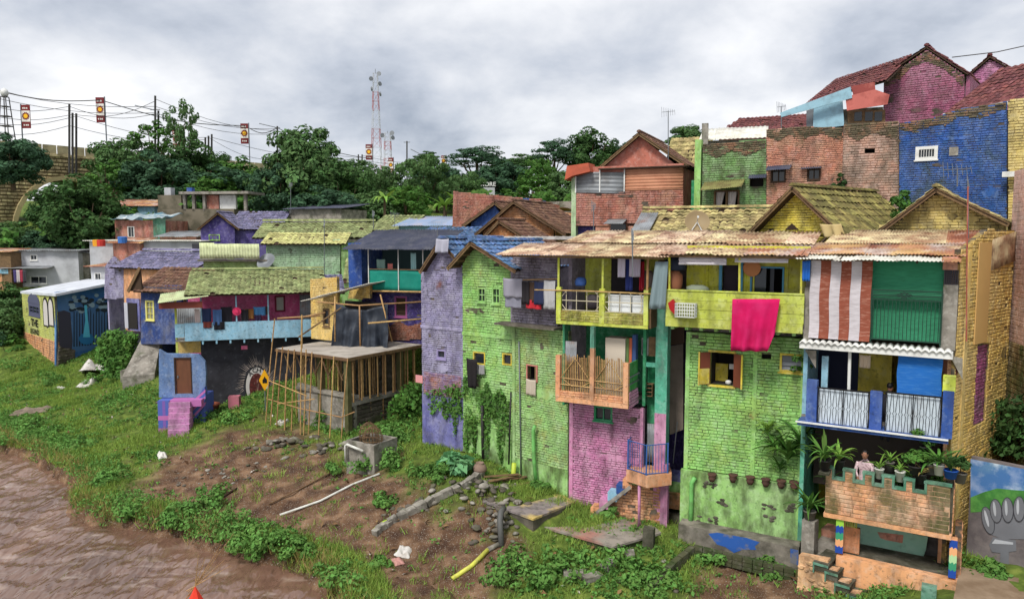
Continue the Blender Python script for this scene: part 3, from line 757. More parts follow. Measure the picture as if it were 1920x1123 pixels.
r=R1(1540,668,1552,730,dy=.1);MB().box(r[0],r[1],.12,.24,r[2],r[3]).part('door_frame',P_sky,H1)
# inside of the middle floor
MB().box(uL+.2,uR-.2,1.3,1.38,tb_,z_bal).part('inner_wall',flat('dim_room_wall',(70,62,56)),H1)  # dark board added before the yellow wall; its colour paints the lower floor's shade
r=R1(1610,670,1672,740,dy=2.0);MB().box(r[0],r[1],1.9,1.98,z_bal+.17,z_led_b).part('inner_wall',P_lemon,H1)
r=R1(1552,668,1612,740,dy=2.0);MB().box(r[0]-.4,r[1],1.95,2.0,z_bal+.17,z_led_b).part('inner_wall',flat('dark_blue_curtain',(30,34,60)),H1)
r=R1(1770,668,1796,730,dy=.1);MB().prism(f1.P([(1768,668),(1796,672),(1796,700),(1768,735)],.1),.1,.14).part('brown_panel',flat('brown_board',(98,56,44)),H1)
# brackets under the upper floor
MB().prism(f1.P([(1510,656),(1530,657),(1530,690)],.02),-.02,.1).part('bracket',M_conc,H1)
MB().prism(f1.P([(1782,668),(1805,672),(1805,712)],.02),-.02,.1).part('bracket',M_conc,H1)

# the yellow flank
fS=Fr(1793,19.86,1893,22.5,0.7,650,600)
zt0,zt1=fS.z(1800,468),fS.z(1890,432)
zb=fS.z(1840,862);wS=fS.w
poly=[(-.02,-.3),(wS,-.3),(wS,zt1),(wS*.45,zt1+.02),(.25,zt0),(-.02,zt0)]
pk=fS.R(1828,648,1850,792)
pk=(pk[0],pk[1],pk[2],pk[3])
wall(H1,poly,P_yellow,[pk],g=fS,single=300,seed=21,name='flank_wall')
M_magp=paint('magenta_panel_paint',(168,76,124),grime=.5)
wall(H1,rect(*pk),M_magp,g=fS,y=.05,name='painted_panel',seed=22,thick=.1)
bd=fS.R(1828,455,1851,642);MB().box(bd[0],bd[1],-.06,-.03,bd[2],bd[3]).part('flat_board',flat('beige_board',(206,168,104)),H1,rel(H1,fS))
corr(H1,(bd[1]+.05,-.05,fS.z(1870,505)),(1,0,.12),(0,0,1),wS-bd[1]-.05,.85,S_cream,g=fS,name='wall_sheet',pitch=.14,sheet=1.6)
for u_ in(.55,):MB().box(u_-.1,u_+.1,-.05,-.004,-.3,zt0-.05).part('pilaster',P_yellow,H1,rel(H1,fS))
MB().tube([fS.M.inverted()@D(1815,350,20.0),fS.M.inverted()@D(1813,480,20.0),fS.M.inverted()@D(1812,640,20.0)],.018,6).part('drain_pipe',S_redw,H1,rel(H1,fS))

# ------------------------------------------------------------------ terrace and ground floor of that house
yt=-1.05
zt_l,zt_r=f1.z(1548,957,yt),f1.z(1782,998,yt)
tb=(zt_l+zt_r)/2
u0,u1=f1.u(1549,900,yt),f1.u(1783,940,yt)
ztop=f1.z(1660,905,yt)
MB().box(u0+.12,u1-.02,yt+.12,3.0,tb+.02,tb+.14).part('terrace_slab',M_conc,H1)
# crenellated terrace wall
cz=[(1549,872,0),(1563,872,0),(1563,880,1),(1583,880,1),(1583,866,0),(1602,868,0),(1602,888,1),(1620,890,1),(1620,872,0),(1638,875,0),(1638,895,1),(1656,897,1),(1656,878,0),(1676,882,0),(1676,899,1),(1697,902,1),(1697,885,0),(1714,888,0),(1714,905,1),(1736,908,1),(1736,890,0),(1783,898,0)]
hi,lo=ztop+.16,ztop-.13
top_line=[(f1.u(x,y,yt),lo if d else hi)for x,y,d in cz]
poly=[(u0,tb-.06),(u1,tb-.06)]+top_line[::-1]
wall(H1,poly,paint('terrace_brick_paint',(222,152,104),wear=((206,186,160),.52,.6),grime=.85,moss=.9),y=yt,single=300,seed=23,brick=(.30,.125),name='terrace_wall',proud=.018,mort=paint('pale_orange_mortar',(206,160,116),grime=.5,moss=.3))
mb=MB()
for i in range(len(top_line)-1):
 (a,za),(b,zb2)=top_line[i],top_line[i+1]
 if abs(a-b)>.02:mb.box(a-.035,b+.035,yt-.035,yt+.17,za+.003,za+.055)
 else:mb.box(a-.03,a+.03,yt-.033,yt+.165,lo+.056,hi+.002)
mb.part('coping',P_trim,H1)
MB().box(u0-.03,u1+.05,yt-.05,yt+.16,tb-.18,tb-.065).part('edge_beam',P_orangep,H1)
# right return of the terrace
fT=f1.right(u1-.0,yt)
wall(H1,rect(.14,1.3,tb-.15,hi-.06),P_orange,g=fT,y=-.05,brick=(.3,.125),seed=24,name='terrace_return',mort=M_concd)
# posts with wavy painted bands
bandc=[flat('band_blue',(30,72,160)),flat('band_green',(60,150,110)),flat('band_peach',(232,170,120)),flat('band_mint',(176,214,160)),flat('band_lime',(150,200,70))]
zg=f1.z(1680,1066,yt)
def banded(xa,xb,ya,yb_,order,y0,y1,zlo,zhi):
 r=(f1.u(xa,ya,yt),f1.u(xb,ya,yt));p=MB().box(r[0],r[1],y0,y1,zlo,zhi).part('post',P_orangep,H1);n=len(order)
 for i,c in enumerate(order):
  za,zb_=zlo+(zhi-zlo)*i/n,zlo+(zhi-zlo)*(i+1)/n;k=6
  pts=[(r[0]-.004+(r[1]-r[0]+.008)*j/k,za+(.03*math.sin(j*2.2+i)if i else .0))for j in range(k+1)]+[(r[0]-.004+(r[1]-r[0]+.008)*j/k,zb_+(.03*math.sin(j*2.2+i+1)if i<n-1 else 0))for j in range(k,-1,-1)]
  MB().prism(pts,y0-.006,y0-.001).part('painted_band',bandc[c],p)
banded(1567,1581,1000,0,[0,2,1,0,4],yt+.02,yt+.3,f1.z(1573,1037,yt),tb-.19)
banded(1780,1794,1040,0,[0,1,3,2,0],yt+.02,yt+.3,f1.z(1787,1084,yt),tb-.19)
# base wall
zbase=f1.z(1680,1066,yt-.05)
ub0,ub1=f1.u(1568,1040,yt-.05),f1.u(1800,1100,yt-.05)
MB().prism([(ub0,-1.2),(ub1,-1.2),(ub1,zbase-.02),(ub0,zbase+.02)],yt-.08,yt+.25).part('base_wall',P_orangep,H1)
MB().box(ub0+.1,ub1-.2,yt+.25,1.3,zbase-.5,zbase-.06).part('lower_floor',M_concd,H1)
wall(H1,rect(0,1.4,-.9,tb-.16),P_orange,g=f1.right(ub1-.02,yt+.3),seed=25,name='base_flank')
MB().box(ub0,ub1,1.3,1.45,-.5,tb).part('lower_back_wall',M_concd,H1)
# broken turquoise plaster on the back wall of the open ground floor
M_turq=mat('turquoise_plaster',(150,196,172),.85,.04,[((176,206,186),2,.55,.1,.5),((110,130,112),3,.60,.08,.6)],bump=.3)
tq=f1.P([(1602,978),(1622,970),(1690,985),(1712,1000),(1740,1005),(1736,1030),(1728,1052),(1700,1052),(1670,1047),(1640,1040),(1606,1030)],.4)
MB().prism(tq,.36,.42).part('broken_plaster',M_turq,H1)
MB().prism(f1.P([(1645,997),(1694,1003),(1692,1018),(1660,1012),(1650,1008)],.34),.352,.359).part('bare_patch',P_salmon,H1)
MB().prism(f1.P([(1602,965),(1790,1000),(1790,1075),(1602,1045)],.55),.5,.6).part('rear_panel',mat('dark_grey_wall',(92,90,88),.9,.0,[((40,38,36),2.5,.5,.15,.8)],bump=.8,bscale=6),H1)
MB().prism(f1.P([(1762,1020),(1782,1024),(1782,1078),(1758,1070)],.2),.2,.24).part('grey_board',M_steel,H1)
# short palisade above the stair
r=R1(1582,962,1606,988,dy=yt+.5)
for i in range(7):
 x=r[0]+(r[1]-r[0])*i/6;MB().box(x-.018,x+.018,yt+.5,yt+.53,r[2],r[3]).part('picket',P_yellowp,H1)
MB().box(r[0]-.02,r[1]+.1,yt+.5,yt+.62,f1.z(1590,1035,yt+.5),r[2]).part('stair_side',P_orange,H1)

# stairs up the left side of the terrace
fst=Fr(1490,20.6,1600,19.55,0.0,1080,1080)
ST=thing('garden_stair','mossy green trimmed stair with rough orange stone side below the plant terrace','stair',fst)
pts=[(1490,1190),(1612,1190),(1612,1112),(1592,1110),(1592,1090),(1570,1088),(1570,1068),(1552,1066),(1552,1050),(1498,1040)]
pp=fst.P(pts);MB().prism(pp,0,.25).part('side_wall',paint('rough_orange_stone',(224,168,116),wear=((240,200,150),.5,.5),grime=.7),ST)
rng=random.Random(4)
for i in range(46):
 x,y=rng.uniform(1496,1604),rng.uniform(1050,1125)
 u,z=fst.uz(x,y)
 if not inside([(a,b)for a,b in pp],u+.06,z+.05)or not inside(pp,u-.08,z+.05):continue
 mb=MB();w,h=rng.uniform(.07,.13),rng.uniform(.04,.075);k=7
 ring=[(u+w*math.cos(2*math.pi*j/k)*rng.uniform(.8,1.1),-.005,z+h*math.sin(2*math.pi*j/k)*rng.uniform(.8,1.1))for j in range(k)]
 inner=[(u+(a-u)*.6,-.045,z+(c-z)*.6)for a,b,c in ring]
 mb.add(ring+inner,[(j,(j+1)%k,k+(j+1)%k,k+j)for j in range(k)]+[tuple(range(k,2*k))]);mb.part('stone',MATS['rough_orange_stone'],ST)
for(xa,xb,y)in((1592,1614,1111),(1570,1593,1089),(1552,1571,1067),(1530,1553,1050)):
 a,z=fst.uz(xa,y);b=fst.u(xb,y);tr=MB().box(a-.02,b+.02,-.06,1.0,z-.26,z-.03).part('step',M_concd,ST)
 MB().box(a-.04,b+.05,-.075,1.02,z-.027,z+.015).part('tread',M_concd,tr)
 MB().box(a-.06,a-.021,-.072,-.02,z-.34,z-.03).part('trim',P_trim,tr);MB().box(a-.06,b+.03,-.085,-.061,z-.10,z-.03).part('trim',P_trim,tr)
# upper flight against the house
for i,(xa,xb,y)in enumerate(((1530,1580,1040),(1532,1576,1012),(1540,1572,990))):
 dd=.55+.42*i;a,z=fst.uz(xa,y,dd);b=fst.u(xb,y,dd)
 MB().box(a,b,dd,dd+.55,z-.45,z).part('step',[M_conc,M_conc,P_salmon][i],ST)
a,z=fst.uz(1506,972,.7);b=fst.u(1530,972,.7);MB().box(a,b,.6,.95,fst.z(1515,1060,.7),z).part('newel_block',M_conc,ST)
mb=MB();r=fst.R(1725,1100,1757,1130,-.6)
bx=MB().box(f1.u(1727,1110,-1.7),f1.u(1756,1110,-1.7),-1.7,-1.35,-1.0,f1.z(1740,1103,-1.7));bx.top('concrete_stub',P_trim,f1,'small green and orange concrete stub before the orange base wall','block')

# blinds and things on the house
def bamboo_blind(f,r,m,label,y,rows=66,group=None,bands=None):
 T=thing('bamboo_blind',label,'blind',frame_at(f.world(r[0],y,r[2]),f.a),group);w,h=r[1]-r[0],r[3]-r[2]
 n=len(bands)if bands else 1
 for k in range(n):
  a,b=w*k/n,w*(k+1)/n
  def fn(s,t):return(a+(b-a)*s+.012*math.sin(t*9),.005*math.sin(t*rows*2*math.pi)+.02*math.sin(t*5+k),h*t)
  mb=MB();mb.grid(fn,2,rows*4,thick=(0,.01,0));mb.part('band' if bands else 'slat_sheet',bands[k]if bands else m,T)
 MB().tube([(-.03,-.02,h),(w+.03,-.02,h)],.022,6).part('top_rod',M_wood,T)
 return T
B_w=mat('pale_blind',(206,200,204),.8,.02,[((160,150,152),4,.58,.1,.5,(1,1,6))],blotch=.08)
B_o=mat('orange_blind',(146,80,60),.8,.02,[((206,160,140),4,.60,.08,.6,(1,1,6))],blotch=.1)
bamboo_blind(f1,R1(1518,488,1633,637,dy=-.16),None,'white and rust striped bamboo blind hanging beside the green railing',-.16,bands=[B_w,B_o,B_w,B_o,B_w,B_o])
bamboo_blind(f1,R1(1632,488,1767,640,dy=.1),mat('green_blind',(58,142,104),.8,.03,[((40,110,80),4,.56,.1,.5,(1,1,6))]),'green bamboo blind behind the dark green railing',.1)
bamboo_blind(f1,R1(1682,665,1766,748,dy=-.1),mat('blue_blind',(40,116,196),.8,.03,[((90,150,206),4,.58,.1,.5,(1,1,6))]),'bright blue bamboo blind over the white balcony',-.1)
cloth(f1,R1(1504,488,1519,527,dy=-.3),flat('blue_tarp',(36,106,190),.5),'small blue tarp hanging left of the striped blind','tarp','tarp',y=-.3,fold=.03)
cloth(f1,R1(1611,665,1632,690,dy=.3),flat('cream_shoes',(206,186,160)),'pale shirt hanging under the white ledge','shirt','shirt',y=.3,fold=.03,seed=7)

# ------------------------------------------------------------------ the green brick house
f2=Fr(1285,24.2,1510,22.5,0.2,700,700)
H2=thing('green_brick_house','green brick house with lime balcony and rusty sheet roof between gap and striped-blind house','house',f2)
w2=f2.w;zc2=f2.z(1400,628);zp=f2.z(1390,892)
def R2(*a,dy=0.0):return f2.R(*a,dy=dy)
win_a,win_b=R2(1332,661,1376,722),R2(1463,664,1510,697)
vent=R2(1428,664,1446,673)
wall(H2,rect(0,w2,zp,zc2),P_green,[win_a,win_b,vent],single=300,seed=31,proud=.028)
# lower wall: lime plaster over brick, coming off in patches
fl=[(-.05,-1.0),(w2+.15,-1.0),(w2+.15,zp-.02),(-.05,zp-.02)]
holes=[(.75,1.1,zp-.55,zp-.3),(2.6,3.0,zp-1.3,zp-.75),(.55,1.2,zp-1.75,zp-1.45),(3.3,3.55,zp-.9,zp-.6),(1.2,1.45,zp-1.0,zp-.75)]
mbq=MB();slab_faces(mbq,fl,[],-.16,0.0);mbq.part('plaster_base',P_lime,H2)
rng=random.Random(8)
for k,(a,b,c,d)in enumerate(holes): # bare stones where the plaster has fallen
 for i in range(9):
  x,z=rng.uniform(a,b),rng.uniform(c,d);w,h=rng.uniform(.06,.12),rng.uniform(.03,.06);mb=MB();kk=6
  ring=[(x+w*math.cos(6.283*j/kk)*rng.uniform(.8,1.2),-.158,z+h*math.sin(6.283*j/kk)*rng.uniform(.8,1.2))for j in range(kk)]
  inn=[(x+(p-x)*.6,-.185,z+(r-z)*.6)for p,q,r in ring]
  mb.add(ring+inn,[(j,(j+1)%kk,kk+(j+1)%kk,kk+j)for j in range(kk)]+[tuple(range(kk,2*kk))]);mb.part('stone',M_concd,H2)
# painted plinth in front
zpl=f2.z(1390,1005,-.75);zpb=-1.2
pl=f2.P([(1272,982),(1498,1028),(1498,1090),(1272,1045)],-.75)
MB().prism([pl[0],pl[1],(pl[2][0],-1.4),(pl[3][0],-1.4)],-.75,-.17).part('plinth',mat('worn_plinth',(128,122,112),.95,.02,[((176,166,152),1.6,.55,.1,.6),((64,62,52),2.2,.52,.1,.7),((60,66,40),1.4,.60,.06,.7)],bump=.7),H2)
M_bpatch=mat('worn_blue_paint',(46,92,168),.9,.02,[((120,118,116),2.4,.54,.06,.9)])
MB().prism(f2.P([(1328,1000),(1345,998),(1372,1003),(1400,1008),(1424,1016),(1415,1024),(1418,1030),(1392,1030),(1376,1036),(1360,1025),(1344,1020)],-.755),-.756,-.751).part('painted_patch',M_bpatch,H2)
MB().prism(f2.P([(1482,1028),(1497,1031),(1497,1060),(1482,1054)],-.755),-.756,-.751).part('painted_patch',M_bpatch,H2)
# pilasters
for x in(0.02,f2.u(1412,700),w2-.12):MB().box(x,x+.13,-.045,-.001,zp,zc2-.01).part('pilaster',P_green,H2)
MB().box(0,w2,-.04,-.002,f2.z(1400,768),f2.z(1400,776)+.1).part('band',P_green,H2)
# open window with yellow shutters
P_shut=paint('yellow_shutter',(214,190,44),grime=.35);P_shutb=flat('brown_shutter',(116,62,44))
a,b,c,d=win_a;mb=MB();fw=.07
mb.box(a-fw,a,-.06,.1,c-fw,d+fw);mb.box(b,b+fw,-.06,.1,c-fw,d+fw);mb.box(a,b,-.06,.1,c-fw,c);mb.box(a,b,-.06,.1,d,d+fw)
wv=mb.part('window',P_shut,H2)
for sx,x0 in((-1,a),(1,b)):
 s=MB();q=.30*sx
 p1,p2=(x0,-.06),(x0+q,-.30)
 s.add([(p1[0],p1[1],c),(p2[0],p2[1],c),(p2[0],p2[1],d),(p1[0],p1[1],d),(p1[0],p1[1]+.03,c),(p2[0],p2[1]+.03,c),(p2[0],p2[1]+.03,d),(p1[0],p1[1]+.03,d)],
          [(0,1,2,3),(7,6,5,4),(0,4,5,1),(1,5,6,2),(2,6,7,3),(3,7,4,0)]);s.part('shutter',P_shutb if sx>0 else P_shutb,wv)
 zz=(c+d)/2 if sx<0 else c+.02
 MB().add([(x0+q*.04,p1[1]-.013,c+.02),(x0+q*.96,p2[1]-.005,c+.02),(x0+q*.96,p2[1]-.005,zz),(x0+q*.04,p1[1]-.013,zz)],[(0,1,2,3)]).part('painted_half',P_shut,wv)
 e=MB();e.box(p2[0]-.025,p2[0]+.025,p2[1]-.02,p2[1]+.05,c-.02,d+.02);e.part('shutter_edge',P_shut,wv)
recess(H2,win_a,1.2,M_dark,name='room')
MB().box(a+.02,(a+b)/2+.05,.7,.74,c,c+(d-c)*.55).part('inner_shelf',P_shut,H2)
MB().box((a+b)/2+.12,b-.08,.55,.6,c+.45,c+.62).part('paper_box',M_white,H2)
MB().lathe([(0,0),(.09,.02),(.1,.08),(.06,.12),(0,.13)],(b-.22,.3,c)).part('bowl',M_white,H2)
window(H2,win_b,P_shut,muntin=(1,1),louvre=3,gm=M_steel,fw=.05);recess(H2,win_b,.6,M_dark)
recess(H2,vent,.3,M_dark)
# green rails at the right of the upper floor, beams under the balcony
zb0,zb1=f2.z(1380,619,-.95),f2.z(1380,549,-.95);ub0,ub1=f2.u(1248,585,-.95),f2.u(1507,590,-.95)
MB().box(ub0,ub1,-.85,.02,zb0+.02,zb0+.12).part('balcony_floor',M_conc,H2)
for i in range(9):
 x=ub0+(ub1-ub0)*(i+.4)/9;MB().box(x-.05,x+.05,-.80,.0,zb0-.10,zb0+.015).part('joist',P_green,H2)
M_limeb=paint('lime_board_paint',(186,198,62),wear=((160,168,84),.56,.5),grime=.5)
npk=4
for i in range(npk): # broad horizontal boards of the parapet
 z0,z1=zb0+(zb1-zb0)*i/npk,zb0+(zb1-zb0)*(i+1)/npk;dy=.012*(i%2)
 MB().box(ub0,ub1-(.0 if i else .02),-.95+dy,-.90+dy,z0+.004,z1-.004).part('parapet_board',M_limeb,H2)
MB().box(ub0-.02,ub1,-.97,-.87,zb1,zb1+.04).part('parapet_cap',M_limeb,H2)
# upper room: panelled wall, door and window behind the balcony
zr=f2.z(1390,478,-1.15)
P_up=paint('upper_lime_paint',(200,196,36),grime=.3)
dr,wr=R2(1354,497,1386,562,dy=.05),R2(1410,503,1467,550,dy=.05)
dr=(dr[0],dr[1],zb0+.13,dr[3])
plaster(H2,rect(ub0+.4,w2+.02,zb0+.13,zr+.25),P_up,[dr,wr],y=.05,name='upper_wall',thick=.1)
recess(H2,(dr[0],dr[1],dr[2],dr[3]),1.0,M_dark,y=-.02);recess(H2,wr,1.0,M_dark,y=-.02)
P_bfr=flat('blue_frame_paint',(84,150,184),.6)
mb=MB();mb.box(dr[0]-.09,dr[0],-.03,.16,dr[2],dr[3]+.1);mb.box(dr[1],dr[1]+.12,-.06,.16,dr[2],zr+.1);dfr=mb.part('door_frame',P_bfr,H2)
MB().box(dr[0]+.02,dr[1]-.02,.2,.23,dr[2],dr[3]).part('door_curtain',flat('dark_curtain',(52,40,50)),dfr)
mb=MB();e=.05;mb.box(wr[0]-e,wr[0],-.01,.12,wr[2]-e,wr[3]+e);mb.box(wr[1],wr[1]+e,-.01,.12,wr[2]-e,wr[3]+e);mb.box(wr[0],wr[1],-.01,.12,wr[2]-e,wr[2]);mb.box(wr[0],wr[1],-.01,.12,wr[3],wr[3]+e)
wf=mb.part('window',P_bfr,H2);MB().box(wr[0],(wr[0]+wr[1])/2-.03,.06,.07,wr[2],wr[3]).part('pane',M_glass,wf)
MB().box(wr[0]+.5,wr[0]+.62,.35,.38,wr[2],wr[3]).part('curtain',flat('grey_curtain',(96,98,106)),wf)
for k,x in enumerate((ub0+1.0,dr[0]-.5,dr[1]+.16,dr[1]+.42,wr[0]-.1,wr[1]+.12,w2-.15)):MB().box(x,x+.05,.015,.049,zb0+.2,zr+.1).part('batten',P_up,H2)
for z in(.55,.63,1.25):MB().box(ub0+.4,dr[0]-.1,.02,.049,zb0+z,zb0+z+.03).part('batten',P_up,H2);MB().box(wr[1]+.2,w2,.02,.049,zb0+z,zb0+z+.03).part('batten',P_up,H2)
shell(H2,0,w2,-.5,zr+.2,3.6,P_greend,'lrb')
MB().box(.16,w2-.16,.17,3.4,zc2+.02,zb0+.1).part('floor_slab',M_conc,H2)
# roof
rs=Vector((0,1,.15)).normalized();ur0=f2.u(1232,478,-1.2);ur1=f2.u(1515,476,-1.2)
corr(H2,(ur0,-1.25,zr),(1,0,0),rs,ur1-ur0,2.0,S_peach,seed=33,ms=[S_cream,S_peach,S_rust,S_cream],pitch=.14,amp=.022,sheet=.9)
corr(H2,(ur0+.1,.65,zr+.33),(1,0,0),rs,ur1-ur0-.1,2.6,S_cream,seed=34,ms=[S_cream,S_cream,S_peach],pitch=.14,amp=.022,sheet=.9)
MB().bar((ur0+.1,-1.1,zr-.06),(ur1-.1,-1.1,zr-.06),.06,.08).part('eave_beam',M_wood,H2)
for x in(ub0+.1,(ub0+ub1)/2+.2,ub1-.1):MB().bar((x,-.9,zb1),(x,-1.0,zr-.05),.06).part('post',P_up,H2)
for i in range(6):
 x=ur0+.3+(ur1-ur0-.5)*i/5;MB().bar((x,-1.15,zr-.02),(x,3.2,zr+.58),.05,.06).part('rafter',M_woodd,H2)
# things on it
pinkc=MB()
r=R2(1373,562,1462,660,dy=-1.02)
def pc(s,t):
 w=r[1]-r[0];lean=.10*s*(1-t);hem=(.0 if s<.85 else(s-.85)/.15*.75)
 return(r[0]+w*s-.12*s*t,-1.10-.10*math.sin(s*19+1+1.5*t+mnoise.noise((s*2,t,7)))*(.25+.75*t)-.06*mnoise.noise((s*4,t*3,1))-.03*mnoise.noise((s*9,t*7,4)),r[3]-(r[3]-r[2])*t*(1-hem*.45)+.06*s)
pinkc.smooth=True;pinkc.grid(pc,24,10,thick=(0,.012,0));pinkc.top('hanging_cloth',C_mag,f2,'large magenta cloth draped over the lime balcony wall','cloth')
def crate(f,r,y,m,label,name='plastic_basket'):
 T=thing(name,label,'basket',frame_at(f.world((r[0]+r[1])/2,y,r[2]),f.a));w,h,d=(r[1]-r[0])/2,r[3]-r[2],.28
 for s in(-1,1):
  mb=MB()
  for i in range(9):
   x=-w+2*w*i/8;mb.box(x-.008,x+.008,s*d/2-.008,s*d/2+.008,0,h)
  for k in range(5):mb.box(-w,w,s*d/2-.010,s*d/2+.010,h*k/4-.008,h*k/4+.008)
  mb.part('side',m,T)
  mb=MB()
  for i in range(5):mb.box(s*w-.008,s*w+.008,-d/2+d*i/4-.008,-d/2+d*i/4+.008,0,h)
  for k in range(5):mb.box(s*w-.010,s*w+.010,-d/2,d/2,h*k/4-.008,h*k/4+.008)
  mb.part('end',m,T)
 MB().box(-w,w,-d/2,d/2,-.012,.0).part('bottom',m,T)
crate(f2,R2(1268,569,1305,594,dy=-1.12),-1.14,flat('white_plastic',(212,214,208),.5),'white plastic basket hung outside the lime balcony wall')
MB().prism(f2.P([(1253,568),(1262,561),(1268,571),(1266,590),(1256,580)],-1.08),-1.12,-.99).top('jerrycan',flat('red_plastic',(164,26,34),.4),f2,'dark red can tied beside the white basket','can')
for(xa,ya,xb,yb_,lb)in((1273,481,1362,497,'rolled up pale bamboo blind above the clutter and door'),(1378,478,1478,493,'rolled up pale bamboo blind above the blue framed window')):
 r=R2(xa,ya,xb,yb_,dy=-1.0);T=thing('rolled_blind',lb,'blind',frame_at(f2.world(r[0],-1.0,r[2]),f2.a));w,h=r[1]-r[0],r[3]-r[2]
 for k in range(4):MB().tube([(0,.03*(k%2),h*(k+.5)/4),(w,.03*(k%2),h*(k+.5)/4+.01)],h/7,6).part('slat_roll',B_w,T)
r=R2(1394,489,1426,508,dy=-.1);MB().lathe([(0,.05),(.1,.045),(.22,.02),(.27,0),(.25,-.01),(.1,.03),(0,.035)],n=18).top('woven_tray',flat('tan_wicker',(196,130,84)),frame_at(f2.world((r[0]+r[1])/2,-.1,r[2]+.1),f2.a),'round tan woven tray hanging above the blue framed window','tray').rotation_euler=(math.pi/2,0,f2.a)
# clutter at the left end of the balcony
def sack(f,x,y,z,w,h,m,label,name='sack',seed=1,cat='sack'):
 mb=MB();mb.smooth=True;n=12;rr=random.Random(seed);prof=[(.0,0),(.8,.0),(1,.15),(1.02,.45),(.92,.8),(.6,.95),(.5,1.0),(0,.97)]
 for k,(pr,pz)in enumerate(prof):
  for j in range(n):
   t=6.2832*j/n;q=pr*w*(1+.10*math.sin(3*t+k+seed)+.06*rr.uniform(-1,1));mb.v.append((x+q*math.cos(t),y+q*.8*math.sin(t),z+pz*h))
 for k in range(len(prof)-1):
  for j in range(n):mb.f.append((k*n+j,k*n+(j+1)%n,(k+1)*n+(j+1)%n,(k+1)*n+j));mb.m.append(0)
 return mb.top(name,m,f,label,cat)
r=R2(1246,508,1272,546,dy=-.5);sack(f2,(r[0]+r[1])/2+.1,-.55,zb1-.05,.27,.66,flat('brown_sack_cloth',(142,92,64)),'tall brown sack standing at the left end of the lime balcony',seed=3)
r=R2(1290,530,1325,549,dy=-.6);sack(f2,(r[0]+r[1])/2,-.6,zb1-.08,.36,.26,flat('grey_green_bag',(120,128,110)),'low grey green bag on the lime balcony before the door',seed=5,name='bag',cat='bag')
r=R2(1238,484,1275,510,dy=-.5);sack(f2,(r[0]+r[1])/2+.15,-.45,zb1+.62,.34,.42,flat('dark_blue_bundle',(44,52,70)),'dark blue bundle stacked on the brown sack',seed=6,name='bundle',cat='bundle')
# six clay drain pots along the foot of the brick wall
for i,(x,y)in enumerate(((1337,893),(1376,894),(1408,898),(1437,902),(1466,905),(1490,908))):
 u,z=f2.uz(x,y,-.12);mb=MB();mb.smooth=True;mb.lathe([(0,-.13),(.07,-.13),(.10,-.06),(.13,.0),(.10,.04),(.15,.10),(.15,.13),(.11,.13),(0,.10)],(0,0,0),12)
 T=mb.top('clay_pot',mat('old_clay',(96,66,56),.9,.15,[((60,50,44),6,.5,.1,.6)]),frame_at(f2.world(u,-.26,z),f2.a),'brown clay pot %s from the green downpipe, along the green wall'%['nearest','second','third','fourth','fifth','farthest'][i],'pot','clay pots along the green wall')
def pipe(pts,r,m,label,f=None,name='drain_pipe',cat='pipe',n=8,group=None):
 mb=MB();mb.smooth=True;mb.tube(pts,r,n);return mb.top(name,m,f,label,cat,group)
def fp(f,pts,dy):return[(lambda q:(q[0],dy,q[1]))(f.uz(x,y,dy))for x,y in pts]
M_pgr=flat('green_pipe_paint',(120,190,104),.5,layers=[((90,110,70),3,.56,.1,.5)])
pipe(fp(f2,[(1303,895),(1297,905),(1296,945),(1294,985)],-.24),.075,M_pgr,'light green downpipe at the corner of the green plaster base',f2)

# ------------------------------------------------------------------ dark gap between the green and the pink house
fg=Fr(1245,25.2,1290,24.9,0.3,700,700)
GP=thing('alley_wall','grey boarded wall at the back of the narrow dark gap','wall',fg)
r=fg.R(1240,560,1296,1010,.7);MB().box(r[0]-.3,r[1]+.3,1.9,2.0,-.5,r[3]).part('back_wall',P_violet,GP)
MB().prism(fg.P([(1252,650),(1281,645),(1281,805),(1256,815)],.6),.6,.63).part('grey_board',mat('grey_plywood',(150,136,126),.85,.02,[((110,100,92),2,.55,.1,.5)]),GP)
MB().prism(fg.P([(1252,600),(1283,595),(1283,644),(1252,648)],.62),.62,.64).part('brown_board',flat('brown_plywood',(98,76,64)),GP)
MB().bar(fp(fg,[(1270,790)],.3)[0],fp(fg,[(1262,868)],.3)[0],.03).part('leaning_pole',M_steel,GP)
# mossy steps at the foot of the gap
ST2=thing('mossy_steps','mossy painted steps climbing into the narrow gap beside the pink house','steps',fg)
for i,(ya,c)in enumerate(((1000,M_concd),(965,M_concd),(925,P_orange),(905,P_lime),(885,P_purpleb))):
 dy=-.55+.33*i;a,z=fg.uz(1240,ya,dy);b=fg.u(1287,ya,dy);MB().box(a,b,dy,dy+.5,z-.5,z).part('step',c,ST2)

# ------------------------------------------------------------------ the pink house with two balconies
f3=Fr(1068,26.0,1206,24.75,0.5,800,800)
H3=thing('pink_house','narrow pink brick house with orange bamboo balcony and yellow balcony above','house',f3)
w3=f3.w
def R3(*a,dy=0.0):return f3.R(*a,dy=dy)
zb3=-.3;zm3=f3.z(1130,758)
winp=R3(1115,762,1148,788)
wall(H3,rect(0.14,w3-.12,zb3,zm3),P_pink,[winp],single=300,seed=41,name='wall',proud=.026,brick=(.21,.085))
MB().box(0,.14,-.03,.2,zb3,zm3).part('pilaster',P_pink,H3);MB().box(w3-.12,w3,-.03,.2,zb3,zm3).part('pilaster',P_pink,H3)
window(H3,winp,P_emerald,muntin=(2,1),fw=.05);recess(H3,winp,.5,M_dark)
MB().box(.14,w3-.12,-.02,-.001,f3.z(1130,858),f3.z(1130,850)).part('band',P_pink,H3)
